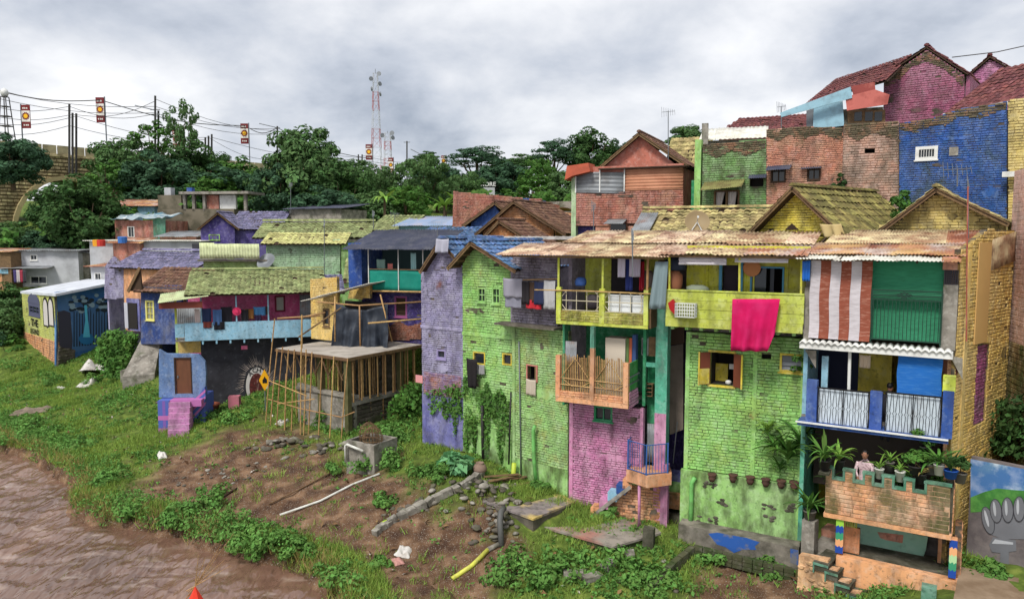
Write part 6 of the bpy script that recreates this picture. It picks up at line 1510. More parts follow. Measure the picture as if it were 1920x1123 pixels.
# washing on the parapet
for i,(q,c,lb)in enumerate((((365,579,375,606),(196,180,176),'pale shirt left of the first blue post'),((379,578,396,604),(44,58,92),'dark jeans hanging by the first blue post'),((381,603,397,615),(110,52,44),'brown cloth over the light blue parapet'),((399,580,416,610),(66,96,140),'blue jeans hanging over the light blue parapet'),((401,603,421,618),(30,30,36),'black cloth over the light blue parapet'),((414,575,435,604),(40,38,46),'black shirt between jeans and pink hat'),((452,580,466,604),(34,32,38),'black trousers beside the pink hat'),((460,579,476,598),(140,96,50),'tawny shorts on the washing line'),((475,575,498,592),(72,128,176),'light blue towel on the washing line'),((478,590,490,603),(44,30,60),'dark purple cloth under the light blue towel'),((498,574,504,590),(60,50,50),'dark striped cloth by the last blue post'))):
 dy=-.05 if q[3]>606 else .05+.06*(i%3);cloth(f8,f8.R(*q,dy=dy),flat('line_wash_%d'%i,c,.9),lb,'laundry','laundry',y=dy,fold=.03,nf=2,seed=130+i)
u,z=f8.uz(444,583,.0);mb=MB();mb.lathe([(0,.07),(.09,.06),(.12,.0),(.22,-.01),(.22,-.02),(.1,-.02),(0,.0)],n=16);o=mb.top('sun_hat',flat('pink_straw',(226,60,110)),frame_at(f8.world(u,-.02,z),f8.a),'round pink hat hung on the second blue post','hat');o.rotation_euler=(math.pi/2,0,f8.a)

# blue walled stair with the brown door
f9=Fr(298,36.4,385,36.6,-.6,700,700)
BD=thing('blue_door_wall','blue plaster wall with brown wooden door above a pink stair','wall',f9)
dr=f9.R(329,672,358,738)
blp=f9.P([(298,655),(306,660),(312,663),(372,664),(384,678),(386,700),(384,745),(298,745)])
plaster(BD,blp,paint('cornflower_plaster',(92,126,178),wear=((120,140,176),.58,.4),grime=.4),[dr],thick=.2)
d_=MB().box(dr[0],dr[1],.05,.11,dr[2],dr[3]).part('door',mat('brown_door',(112,72,50),.6,.03,[((90,56,40),4,.55,.1,.5,(1,1,.2))]),BD);MB().box(dr[0]+.08,dr[0]+.13,.01,.05,(dr[2]+dr[3])/2-.1,(dr[2]+dr[3])/2+.02).part('handle',M_steel,d_)
mb=MB();mb.box(dr[0]-.05,dr[0],-.02,.12,dr[2],dr[3]+.05);mb.box(dr[1],dr[1]+.05,-.02,.12,dr[2],dr[3]+.05);mb.box(dr[0],dr[1],-.02,.12,dr[3],dr[3]+.05);mb.part('door_frame',M_woodd,BD)
z745=f9.z(340,745)
ck=[flat('check_blue',(84,104,178)),flat('check_pink',(186,112,172)),flat('check_mauve',(130,96,176))]
fa,fb_=f9.u(296,770,-.6),f9.u(318,770,-.6);bl=MB().box(fa,fb_,-.6,.2,-.4,z745-.02).part('flank_block',ck[0],BD)
for k in range(3):z=.25+k*.62;MB().box(fa-.003,fb_-.002,-.606,-.602,z,z+.22).part('painted_stripe',ck[1],bl)
MB().box(fa+.22,fa+.36,-.604,-.601,-.2,z745-.03).part('painted_stripe',ck[2],bl)
MB().box(fb_+.002,f9.u(384,745),-.55,.2,z745-.35,z745-.02).part('landing',ck[1],BD)
fl2=f9.P([(358,747),(370,745),(384,725),(386,745),(382,760),(364,790),(358,792)],-.1);bl2=MB().prism(fl2,-.14,.2).part('flank_block',ck[0],BD)
for k in range(3):MB().prism(f9.P([(360,752+k*14),(385,730+k*12),(385,735+k*12),(360,758+k*14)],-.15),-.146,-.142).part('painted_stripe',ck[1],bl2)
for i in range(7):
 ya=754+i*10.5;xa,xb_=317-i*.3,357-i*.4;dy=-.62-i*.17;a,z=f9.uz(xa,ya,dy);b=f9.u(xb_,ya,dy)
 MB().box(a,b,dy-.08,dy+.3,-.5,z).part('step',paint('pink_step_paint',(190,120,172),grime=.5),BD)
MB().box(f9.u(300,700),f9.u(380,700),.2,1.6,-.5,z745).part('core',ck[0],BD)
# pots and blocks near it
p=on_ground(398,772);mb=MB();mb.smooth=True;mb.lathe([(0,.02),(.28,.02),(.36,.35),(.40,.36),(.40,.44),(.33,.44),(.30,.2),(0,.18)],n=16);mb.top('terracotta_pot',mat('terracotta',(158,90,66),.9,.05),frame_at(p,0),'large terracotta pot at the foot of the dark mural wall','pot')
p=on_ground(440,764);MB().slab([(-.28,-.2),(.25,-.22),(.3,.2),(-.25,.22)],-.1,.62).top('pink_block',mat('pink_block_paint',(196,116,132),.9,.03,[((160,110,110),3,.55,.1,.6)]),frame_at(p,.2),'pink painted concrete block before the dark mural','block')
p=on_ground(498,772);SGN=thing('diamond_sign','yellow diamond warning sign on a thin grey post by the deck','sign',frame_at(p,0.25))
zs=D(500,712,p.y).z-p.z;MB().tube([(0,0,-.2),(0,0,zs)],.03,6).part('post',M_steel,SGN);dsz=.45
MB().prism([(0,zs-dsz*1.25),(dsz*.62,zs),(0,zs+dsz*1.25),(-dsz*.62,zs)],-.06,-.035).part('plate',flat('sign_yellow',(240,176,20),.5),SGN)
MB().prism([(-.10,zs-.16),(.12,zs-.16),(.12,zs+.02),(.04,zs+.12),(.0,zs+.2),(-.06,zs+.06),(-.10,zs+.02)],-.068,-.062).part('pictogram',M_black,SGN)

# ------------------------------------------------------------------ houses behind: green, purple, mural, grey
fgn=Fr(498,46.5,640,46.5,4.0,480,480)
GN=thing('green_tile_house','pale green brick house with yellow green tiled roofs','house',fgn)
wall(GN,fgn.P([(500,530),(638,530),(638,450),(500,455)]),paint('sea_green_brick',(164,206,156),grime=.3),seed=141,brick=(.3,.12))
e0,e1=fgn.uz(488,457,-.5),fgn.uz(648,452,-.5);zt=fgn.z(570,436,1.2);v=Vector((0,1.7,zt-e0[1]));tiles(GN,(e0[0],-.5,e0[1]),(1,0,0),v,e1[0]-e0[0],v.length,mat('lemon_tile',(196,192,130),.9,.25,[((130,130,70),3,.55,.1,.6)]),size=(.28,.3),seed=142)
e0,e1=fgn.uz(472,446,1.2),fgn.uz(692,440,1.2);zt=fgn.z(585,417,3.5);v=Vector((0,2.3,zt-e0[1]));tiles(GN,(e0[0],1.2,e0[1]),(1,0,0),v,e1[0]-e0[0],v.length,T_green,size=(.3,.32),seed=143);ridge(GN,(e0[0],3.5,zt+.1),(e1[0],3.5,zt+.1),T_green,r=.14)
r=fgn.R(374,456,486,485,-1);corr(GN,(r[0],-1,r[2]),(1,0,0),(0,0,1),r[1]-r[0],r[3]-r[2],mat('lime_sheet',(206,214,168),.7,.03,[((150,160,100),4,.6,.1,.5)]),name='fence_sheet',pitch=.2,amp=.03)
r=fgn.R(382,487,502,530,-.4);wall(GN,rect(r[0],r[1],r[2],r[3]-.1),paint('lime_green_brick',(166,204,110),grime=.3),y=-.4,seed=144,name='annex_wall',brick=(.3,.12));MB().box(r[0]-.2,r[1]+.1,-.8,.3,r[3]-.1,r[3]+.02).part('annex_roof',M_conc,GN)
e0=fgn.uz(642,530,-2);tiles(GN,(e0[0],-2,e0[1]),(1,0,0),(0,.6,.8),1.0,1.8,T_green,seed=145);MB().box(fgn.u(640,480,-.5),fgn.u(676,480,-.5),-.5,0,0,fgn.z(655,472)).part('side_annex',P_lime,GN)
shell(GN,0,fgn.w,0,fgn.z(570,455),4,P_green,'lrb')
d0=fgn.world(fgn.u(500,500,-.9),-.9,fgn.z(495,508,-.9));DS=thing('wall_dish','grey satellite dish on the lime annex of the green house','satellite dish',frame_at(d0,.4));mb=MB();mb.smooth=True;mb.lathe([(0,-.1),(.3,-.06),(.6,.1),(.58,.1),(.3,-.04),(0,-.08)],n=18);o=mb.part('dish',M_steel,DS);o.location=(0,0,.55);o.rotation_euler=(.9,0,-.7);MB().tube([(0,0,-.3),(0,.1,.5)],.04,6).part('mast',M_steel,DS)

fpu=Fr(195,52.0,352,48.0,2.5,520,520)
PU=thing('purple_gable_house','lilac and orange house with violet tile roof','house',fpu)
wall(PU,fpu.P([(196,560),(232,560),(232,498),(212,481),(197,499)]),P_purple,seed=146,brick=(.3,.12));u0=fpu.u(231,520)
plaster(PU,[(u0,fpu.z(240,620)),(fpu.w,fpu.z(240,620)),(fpu.w,fpu.z(300,500)),(u0,fpu.z(240,500))],P_orangep,name='orange_wall')
e0,e1=fpu.uz(204,501,-.4),fpu.uz(362,496,-.4);zt=fpu.z(280,471,2);v=Vector((0,2.4,zt-e0[1]));tiles(PU,(e0[0],-.4,e0[1]),(1,0,0),v,e1[0]-e0[0],v.length,T_lilac,size=(.3,.33),seed=147);ridge(PU,(e0[0]+.5,2,zt+.1),(e1[0]-.6,2,zt+.1),T_lilac,r=.14);shell(PU,0,fpu.w,-1,fpu.z(280,500),4,P_purple,'lrb')
r=fpu.R(238,560,262,620,-.5);MB().box(r[0],r[1],-.5,-.4,r[2],r[3]).part('door_wall',P_purpleb,PU);q=fpu.R(242,568,258,616,-.5);dd=MB().box(q[0],q[1],-.55,-.505,q[2],q[3]).part('door',M_dark,PU);MB().box(q[0]-.35,q[0],-.6,-.56,q[2],q[3]).part('open_leaf',flat('pale_door',(190,190,200)),PU)
fbr=Fr(262,46.0,350,44.5,1.5,580,580)
BR=thing('brown_roof_house','blue walled house with brown tiled roof and yellow window','house',fbr)
wy=fbr.R(274,564,289,600)
plaster(BR,fbr.P([(264,645),(340,645),(340,535),(264,535)]),paint('deep_blue_plaster',(40,66,140),wear=((120,118,124),.54,.6),grime=.5),[wy]);window(BR,wy,flat('yellow_frame',(226,220,130)),muntin=(2,3),fw=.08,gm=MATS['pale_glass']);recess(BR,wy,.5,M_dark)
e0,e1=fbr.uz(262,546,-.6),fbr.uz(352,536,-.6);zt=fbr.z(300,500,1.8);v=Vector((0,2.4,zt-e0[1]));L=v.length;ww=e1[0]-e0[0];tiles(BR,(e0[0]-.6,-.6,e0[1]),(1,0,0),v,ww+.6,L,T_brown,size=(.3,.3),seed=148)
MB().prism([fbr.uz(241,546,-.5),fbr.uz(262,505,-.5),fbr.uz(266,546,-.5)],-.5,-.4).part('gable_board',M_woodd,BR);MB().bar((fbr.uz(240,547,-.6)[0],-.6,fbr.uz(240,547,-.6)[1]),(fbr.uz(262,502,-.6)[0],-.6,fbr.uz(262,502,-.6)[1]),.06,.2).part('barge_board',M_wood,BR)
shell(BR,0,fbr.w,-1,fbr.z(300,538),3.5,MATS['deep_blue_plaster'],'lrb')
MB().box(fbr.u(264,540),fbr.u(350,540),-.3,.0,fbr.z(300,548),fbr.z(300,538)).part('eave_band',S_dark,BR)
# stone chute and bank plants base
p=on_ground(265,700);CH=thing('concrete_chute','grey concrete drainage chute sloping down beside the mossy bank','chute',frame_at(p,.1))
ch0,ch1=CH.matrix_world.inverted()@D(287,625,47.0),CH.matrix_world.inverted()@D(262,705,44.0)
mb=MB();mb.prism([(-1.0,-.5),(1.0,-.5),(1.0,.45),(-1.0,.3)],-.7,.8);mb.part('apron',M_conc,CH);mb=MB();w=.55
mb.add([(ch0.x-w,ch0.y,ch0.z),(ch0.x+w,ch0.y,ch0.z),(ch1.x+w*1.7,ch1.y-.2,.46),(ch1.x-w*1.7,ch1.y-.2,.34),(ch0.x-w,ch0.y,-1),(ch0.x+w,ch0.y,-1),(ch1.x+w*1.7,ch1.y-.2,-1),(ch1.x-w*1.7,ch1.y-.2,-1)],[(0,1,2,3),(0,3,7,4),(1,5,6,2),(0,4,5,1),(3,2,6,7)]);mb.part('slope',M_conc,CH)

# mural house
fmu=Fr(45,58.5,105,53.0,.0,620,620);fmr=Fr(105,53.0,228,58.0,.0,600,600)
MH=thing('mural_house','house with lime arched window wall and blue waterfall mural under a white roof','house',fmu)
zo=fmu.z(75,632)
zt0=fmu.z(75,548)
wall(MH,[(0,zo),(fmu.w,zo),(fmu.w,fmu.z(104,553)),(0,fmu.z(45,550))],paint('lime_yellow_brick',(184,190,84),grime=.35),[fmu.R(55,570,75,592)],seed=149,brick=(.4,.14),proud=.015)
wall(MH,rect(-.0,fmu.w+.02,-.6,zo-.01),paint('orange_stone',(224,152,96),grime=.6),seed=150,brick=(.35,.18),name='orange_base',proud=.04,j=.03)
r=fmu.R(55,570,75,592);window(MH,r,flat('slate_frame',(84,86,112)),muntin=(3,4),fw=.2);recess(MH,r,.4,M_dark);ar=ring_poly((r[0]+r[1])/2,r[3]+.05,(r[1]-r[0])*.55,.75,12,0,math.pi);MB().prism(ar,-.06,-.03).part('painted_arch',MATS['slate_frame'],MH)
for k,x in enumerate((87,97)):
 rr=fmu.R(x-5,572,x+5,612);c_=(rr[0]+rr[1])/2;w_=(rr[1]-rr[0])/2;zz=rr[3]-.2
 MB().prism([(c_-w_,rr[2]),(c_+w_,rr[2])]+ring_poly(c_,zz,w_,.8,10,0,math.pi),-.045,-.03).part('painted_arch',M_mb,MH);MB().prism([(c_-w_*.75,rr[2]+.1),(c_+w_*.75,rr[2]+.1)]+ring_poly(c_,zz,w_*.75,.6,10,0,math.pi),-.055,-.047).part('painted_pane',M_mw,MH)
text(MH,'THE',fmu,*fmu.uz(66,606),-.05,.8,M_mb,sx=1.2);text(MH,'LEGEND',fmu,*fmu.uz(66,622),-.05,.55,M_mb,sx=1.1)
# waterfall mural on the right wall
zt1=fmr.z(150,545);zm0=fmr.z(150,690)
mw=plaster(MH,fmr.P([(105,700),(206,660),(206,533),(105,548)]),mat('mural_sky_blue',(58,112,172),.85,.0,[((120,160,200),.5,.52,.08,.7),((30,60,110),.4,.45,.1,.5)]),g=fmr,name='mural_wall')
plaster(MH,[fmr.uz(206,660),fmr.uz(228,640),fmr.uz(228,532),fmr.uz(206,533)],M_white,[fmr.R(207,548,227,628)],g=fmr,name='end_wall');recess(MH,fmr.R(207,548,227,628),1.5,flat('violet_dark_room',(52,44,90)),g=fmr)
P_grot,P_fall,P_pool,P_tree,P_leafp=flat('mural_grotto',(64,62,76)),flat('mural_fall',(90,186,216)),flat('mural_pool',(40,110,160)),flat('mural_trunk',(34,40,54)),flat('mural_leaf',(34,48,60))
def mp(pts,m_,y_,nm):MB().prism(fmr.P(pts),y_,y_+.003).part(nm,m_,mw)
mp([(107,585),(120,582),(132,586),(136,640),(134,660),(107,668)],P_grot,-.005,'painted_rock')
mp([(136,600),(150,570),(175,565),(200,570),(205,600),(205,650),(136,660)],flat('mural_forest',(66,104,146)),-.006,'painted_forest')
rr_=random.Random(3)
for k in range(13):x=138+k*5.2;mp([(x,585+rr_.uniform(-8,8)),(x+1.6,585),(x+2,650-k*.5),(x-.4,650-k*.5)],P_tree,-.010,'painted_trunk')
for k in range(44):
 x,y=rr_.uniform(132,198),rr_.uniform(553,585);rx,ry=rr_.uniform(4,7),rr_.uniform(2.5,4);mp([(x+rx*math.cos(6.28*j/9),y+ry*math.sin(6.28*j/9))for j in range(9)],P_leafp if k%2 else flat('mural_leaf_light',(140,164,180)),-.014-.004*(k%9),'painted_leaves')
mp([(157,572),(162,572),(164,600),(168,632),(155,632),(159,600)],P_fall,-.055,'painted_waterfall');mp([(161+14*math.cos(6.28*j/16),635+11*math.sin(6.28*j/16))for j in range(16)],P_pool,-.052,'painted_pool')
wall(MH,[fmr.uz(104,712),fmr.uz(140,705),fmr.uz(138,655),(0.02,fmr.z(110,650))],P_stone,g=fmr,y=-.12,brick=(.5,.22),seed=151,name='stone_base',proud=.06,j=.05)
ra=[fmu.M.inverted()@D(x,y,Y)for x,y,Y in((38,546,58.8),(104,551,52.2),(234,525,57.5),(165,523,63))]
mb=MB();t_=Vector((0,0,-.18));mb.add([tuple(p)for p in ra]+[tuple(p+t_)for p in ra],[(0,1,2,3),(7,6,5,4),(0,4,5,1),(1,5,6,2),(2,6,7,3),(3,7,4,0)]);mb.part('roof',mat('white_roof_sheet',(206,210,218),.7,.0,[((170,174,180),1,.55,.1,.5)]),MH)

# ------------------------------------------------------------------ plants: leaf clouds, strap-leaved pots, creepers
def leafmat(name,a,b,trans=.25):return mat(name,a,.75,.35,[(b,1.1,.52,.12,.7)],trans=trans,blotch=.2,spec=.2,gain=1.12)
L_dark=leafmat('dark_leaf',(68,98,50),(48,74,42));L_mid=leafmat('mid_leaf',(84,122,52),(56,92,42));L_lt=leafmat('light_leaf',(124,156,68),(86,126,50));L_grass=leafmat('grass_leaf',(138,160,74),(98,128,54));L_weed=leafmat('weed_leaf',(102,142,68),(72,110,50));L_dry=leafmat('dry_grass',(170,150,96),(130,116,70));L_blue=leafmat('blue_green_leaf',(66,98,68),(50,74,56))
M_bark=mat('bark',(92,76,60),.95,.1,bump=.6,bscale=12)
def leaf_mesh(name,P,Nrm,size,m,seed,elong=1.6):
 """one mesh of many small leaf faces at points P facing Nrm"""
 rng=np.random.default_rng(seed);n=len(P);s=size*rng.uniform(.6,1.35,n)
 Nrm=Nrm+rng.normal(0,.55,(n,3));Nrm/=np.linalg.norm(Nrm,axis=1)[:,None]+1e-9
 A=np.cross(Nrm,rng.normal(0,1,(n,3)));A/=np.linalg.norm(A,axis=1)[:,None]+1e-9;B=np.cross(Nrm,A)
 A=A*(s*elong/2)[:,None];B=B*(s/2)[:,None];fold=Nrm*(s*.18)[:,None]
 V=np.stack([P-A,P-B*.9+fold-A*.1,P+A,P+B*.9+fold-A*.1],1).reshape(-1,3)
 me=bpy.data.meshes.new(name);me.vertices.add(4*n);me.vertices.foreach_set('co',V.ravel())
 me.loops.add(4*n);me.loops.foreach_set('vertex_index',np.arange(4*n));me.polygons.add(n);me.polygons.foreach_set('loop_start',np.arange(n)*4);me.polygons.foreach_set('loop_total',np.full(n,4))
 me.materials.append(m);me.update(calc_edges=True);return me
def clumps(n,per,R,rc,seed,flat_=1.0,hollow=.45,low=-.6):
 """points gathered in clumps through an ellipsoid crown of radii R"""
 rng=np.random.default_rng(seed);P,N=[],[]
 while len(P)<n:
  d=rng.normal(0,1,3);d/=np.linalg.norm(d)
  if d[2]<low:continue
  c=d*np.array(R)*rng.uniform(hollow,1.0);r=rc*rng.uniform(.6,1.3);k=int(per*r/rc)
  q=rng.normal(0,1,(k,3));q/=np.linalg.norm(q,axis=1)[:,None];q*=rng.uniform(.55,1.05,(k,1))**.5
  P.append(c+q*np.array([r,r,r*.75*flat_]));N.append(q+np.array([0,0,.5])+d*.4)
 return np.concatenate(P),np.concatenate(N)
def bush(name,label,cat,base,R,m,n=18,per=45,leaf=.10,seed=1,group=None,stem=True):
 P,N=clumps(n,per,R,min(R)*.42,seed);P=P+np.array([0,0,R[2]*.75]);P[:,2]=np.maximum(P[:,2],.02)
 T=thing(name,label,cat,frame_at(base,0),group);o=bpy.data.objects.new('foliage',leaf_mesh('foliage',P,N,leaf,m,seed));o.parent=T;COL.objects.link(o)
 if stem:
  mb=MB();rr=random.Random(seed)
  for k in range(4):mb.tube([(0,0,-.1),(rr.uniform(-.3,.3)*R[0],rr.uniform(-.3,.3)*R[1],R[2]*.6),(rr.uniform(-.6,.6)*R[0],rr.uniform(-.6,.6)*R[1],R[2]*1.2)],[.03,.02,.008],5)
  mb.part('stem',M_bark,T)
 return T
LEAFM={}
def strap_leaf(m,k):
 if(m.name,k)not in LEAFM:
  arch=(.35,.75,1.2)[k];mb=MB();n=6;mb.smooth=True
  for i in range(n+1):
   t=i/n;w=.055*math.sin(math.pi*min(1,.12+.88*t))*(1-.3*t)+.004;y=t*(1-.18*arch*t);z=.75*t-arch*t*t*.8
   mb.v+=[(-w,y,z+.02),(0,y,z),(w,y,z+.02)]
  for i in range(n):
   for j in(0,1):a=i*3+j;mb.f.append((a,a+1,a+4,a+3));mb.m.append(0)
  LEAFM[(m.name,k)]=mb.mesh('leaf',m)
 return LEAFM[(m.name,k)]
def potted(loc,size,m,pot,pr,ph,label,seed,n=16,soft=None,group='potted plants on the terrace'):
 T=thing('potted_plant',label,'potted plant',frame_at(loc,0),group);rr=random.Random(seed)
 if pot:mb=MB();mb.smooth=True;mb.lathe([(0,0),(pr*.75,0),(pr,ph),(pr*1.06,ph),(pr*1.06,ph+.03),(pr*.9,ph+.03),(pr*.85,ph-.03),(0,ph-.03)],n=14);mb.part('pot',pot,T)
 if soft:
  P,N=clumps(9,40,(size*.5,size*.5,size*.5),size*.22,seed);o=bpy.data.objects.new('foliage',leaf_mesh('foliage',P+np.array([0,0,ph+size*.45]),N,.07,m,seed));o.parent=T;COL.objects.link(o)
  MB().tube([(0,0,ph-.05),(0,0,ph+size*.5)],.015,5).part('stem',M_bark,T);return T
 MB().tube([(0,0,max(0,ph-.05)),(.01,0,ph+size*.3)],[.03,.015],5).part('stem',L_mid,T)
 for i in range(n):
  o=bpy.data.objects.new('leaf',strap_leaf(m,rr.choice((0,1,1,2))));o.parent=T;COL.objects.link(o);s=size*rr.uniform(.7,1.15)
  o.location=(0,0,ph+size*.28*i/n);o.rotation_euler=(rr.uniform(-.15,.45),rr.uniform(-.2,.2),i*2.4+rr.uniform(-.4,.4));o.scale=(s*1.1,s,s)
 return T
zf_=tb+.14
pb,pw,pbl,pg=flat('black_pot',(44,42,42),.6),flat('white_pot',(214,212,204),.6),flat('blue_pot',(34,84,170),.6),flat('grey_pot',(110,106,100),.7)
PT=[(1546,880,-.25,.75,L_mid,pb,.16,.25,'large arching dracaena at the left end of the crenellated terrace',0,22),(1573,880,.05,.62,L_lt,pb,.15,.25,'bright dracaena in a black pot in the first notch of the terrace',0,18),(1648,896,.05,.42,L_lt,pw,.12,.25,'yellow green strap plant in a white and blue pot in the third notch',0,12),(1668,884,.35,.5,L_lt,pg,.12,.25,'slender yellow green plant behind the white pots',0,12),(1687,902,.05,.38,L_lt,pw,.13,.26,'spiky plant in a white bag pot in the fourth notch',0,14),(1716,888,.05,.55,L_mid,pb,.18,.2,'leafy round shrub in a wide black pot on the terrace',1,10),(1727,906,.05,.4,L_dry,pb,.13,.24,'yellowing plant in a dark pot in the fifth notch',0,12),(1745,888,.3,.6,L_mid,pg,.16,.25,'arching plant in a grey pot behind the white pot',0,16),(1760,890,.05,.62,L_mid,pw,.13,.26,'dracaena in a tall white pot near the right end of the terrace',0,18),(1782,896,.05,.7,L_dark,pbl,.17,.2,'dark dracaena in a blue pot at the right end of the terrace',0,20),(1800,905,.3,.5,L_dark,pg,.15,.25,'dark leafy plant at the terrace corner beside the yellow flank',1,12),(1733,872,.6,.6,L_mid,pb,.15,.5,'leafy shrub standing behind the pots on the terrace',1,12)]
for i,(px,py,back,sz,m_,pot,pr,ph,lb,soft,n)in enumerate(PT):
 dy=yt+.09+back;u=f1.u(px,py,dy);z=f1.z(px,py,dy);notch=back<.2 and back>0
 potted(f1.world(u,dy,max(z,zf_ if back>.1 else z)),sz,m_,pot,pr,ph,lb,200+i,n,soft)
MB().box(f1.u(1536,885,-1.3),f1.u(1556,885,-1.3),-1.45,-1.05,f1.z(1546,884,-1.3)-.06,f1.z(1546,884,-1.3)).top('pot_shelf',M_concd,f1,'small mossy shelf under the large dracaena','shelf')
u,z=fst.uz(1518,972,.75);potted(fst.world(u,.75,z),.8,L_mid,pg,.18,.22,'tall bushy pot plant on the grey block beside the stair',230,26,group='potted plants by the stair')
u,z=f2.uz(1478,868,-.2);T=potted(f2.world(u,-.3,z),1.15,L_mid,None,.1,.1,'large wild fern growing out of the green brick wall',231,30,group='wall plants')
u,z=f2.uz(1450,850,-.2);T=potted(f2.world(u,-.25,z),.85,L_mid,None,.1,.1,'smaller wild fern on the green brick wall',232,18,group='wall plants')
for i,(x,y,s,lb)in enumerate(((1440,815,.7,'uppermost wild fern on the green brick wall'),(1500,835,.95,'wild fern beside the corner of the striped-blind house'),(1462,885,.6,'lowest wild fern just above the clay pots'))):
 u,z=f2.uz(x,y,-.2);potted(f2.world(u,-.2,z),s,(L_lt,L_mid,L_mid)[i],None,.1,.05,lb,240+i,20,group='wall plants')
for i,(x,y,s,b,lb)in enumerate(((1560,868,.55,.5,'leafy plant behind the first notch of the terrace'),(1700,872,.6,.75,'tall leafy plant behind the white bag pot'),(1772,868,.65,.55,'dense dark plant between the white and the blue pot'))):
 u=f1.u(x,y,yt+b);potted(f1.world(u,yt+b,zf_),s,L_mid,pb,.15,.55,lb,250+i,18,1 if i else 0)
u,z=f2.uz(1505,700,-.3);bush('wall_shrub','small shrub growing beside the louvred window of the green house','shrub',f2.world(u,-.2,z),(.35,.25,.4),L_mid,8,40,.07,233,stem=False)
def creeper(name,label,f,poly,dy,m,n,leaf,seed,depth=.3):
 pp=f.P(poly,dy);us,zs=[p[0]for p in pp],[p[1]for p in pp];rng=np.random.default_rng(seed);pts=[]
 cl=[(rng.uniform(min(us),max(us)),rng.uniform(min(zs),max(zs)),rng.uniform(.1,.35))for _ in range(60)]
 while len(pts)<n:
  c=cl[rng.integers(len(cl))];x,z=c[0]+rng.normal(0,c[2]),c[1]+rng.normal(0,c[2])
  if inside(pp,x,z):pts.append((x,dy-abs(rng.normal(0,depth)),z))
 P=np.array(pts);mb_=leaf_mesh(name,P,np.tile(np.array([[0,-1,.6]]),(n,1)),leaf,m,seed);o=bpy.data.objects.new(name,mb_);COL.objects.link(o);o.matrix_world=f.M;return tag(o,label,'creeper')
creeper('wall_creeper','dark creeper hanging over the lower wall of the green gable house',f5,[(868,730),(876,700),(884,735),(900,742),(914,712),(926,740),(940,728),(956,752),(957,840),(950,790),(942,880),(932,800),(921,775),(917,868),(908,800),(897,785),(892,850),(884,800),(876,870),(869,800)],-.02,L_mid,1300,.09,301,.09)
creeper('wall_creeper','thin creeper on the base of the lilac gable house',f6,[(800,735),(820,728),(866,712),(868,800),(862,770),(855,820),(848,775),(836,790),(828,760),(812,780)],-.02,L_mid,650,.09,302,.08)
creeper('wall_creeper','bushy bright creeper climbing between the deck wall and the lilac house',fdr,[(690,850),(712,770),(760,715),(790,715),(800,770),(800,850),(760,870)],-.6,L_mid,4200,.14,303,.5)
creeper('wall_creeper','tangle of creeper on the stone base under the faded pink wall',fpk,[(1850,840),(1860,760),(1925,740),(1925,860)],-.15,L_dark,1800,.13,304,.3)
creeper('wall_creeper','mossy creeper covering the bank wall between mural and chute',Fr(185,48.5,268,46.5,0,650,650),[(196,700),(196,640),(210,618),(232,616),(262,628),(258,670),(246,712)],0,L_mid,3400,.17,305,.35)
0 and creeper('x','x',f1,[(1690,915),(1720,935),(1740,910),(1772,912),(1768,960),(1745,940),(1730,965),(1705,945)],yt-.02,L_mid,230,.05,306,.04)
u,z=fbl.uz(1700,392,-2.0);bush('roof_shrub','round green bush growing below the blue brick wall','bush',fbl.world(u,-2.2,z-.4),(.55,.5,.6),L_mid,14,60,.1,307)
u,z=fsm.uz(1575,345,-.3);bush('wall_shrub','dry shrub in the corner of the salmon brick wall','shrub',fsm.world(u,-.3,z-.5),(.3,.2,.5),L_dark,8,40,.09,308,stem=False)

# grass and weeds of the bank: one mass
rng=np.random.default_rng(77)
def scatter(n,x0,x1,y0,y1):return rng.uniform(x0,x1,n),rng.uniform(y0,y1,n)
X,Y=scatter(150000,-36,13,19,58)
px=CX+FPX*X/Y;dr_=river_d(X,Y);so=soil_f(X,Y);pz_=ground_z(X,Y)
dens=np.clip(.55+.55*wob(X,Y,.9,5)+.35*wob(X,Y,2.6,1),.05,1)*(1-.9*so);dens=np.where(dr_<1.5,np.maximum(dens,.85),dens)
row=(f1.o-Vector((0,0,0)))
behind=((X*.57+Y*.82)>(23.3+1.0))&(X>-4) # behind the house row
behind|=(Y>47)&(X>-17)
keepm=(rng.random(len(X))<dens)&(dr_>.02)&(px>-80)&(px<2000)&~behind&((CY-1e9)<0)
X,Y,Z,dr_=X[keepm],Y[keepm],pz_[keepm],dr_[keepm]
tall=np.clip(.5+.6*wob(X,Y,.7,9),.15,1.2);tall=np.where(dr_<1.5,tall+1.1,tall)
isw=(wob(X,Y,.55,4)+.45*wob(X,Y,2.2,8)+rng.normal(0,.4,len(X)))>.22
def mass(name,label,Xs,Ys,Zs,h,k,leaf,m,seed,up):
 r=np.random.default_rng(seed);n=len(Xs);P=np.repeat(np.stack([Xs,Ys,Zs],1),k,0);hh=np.repeat(h,k)
 off=r.normal(0,1,(n*k,3))*np.stack([hh*.45,hh*.45,hh*0],1);off[:,2]=r.uniform(.05,1,n*k)*hh
 o=bpy.data.objects.new(name,leaf_mesh(name,P+off,off*np.array([1,1,.2])+np.array([0,0,up]),leaf,m,seed));COL.objects.link(o);tag(o,label,'weeds',kind='stuff')
wI=isw;mass('weeds','leafy green weeds over the river bank',X[wI],Y[wI],Z[wI],.07+.15*tall[wI],6,.075,L_weed,5,.35)
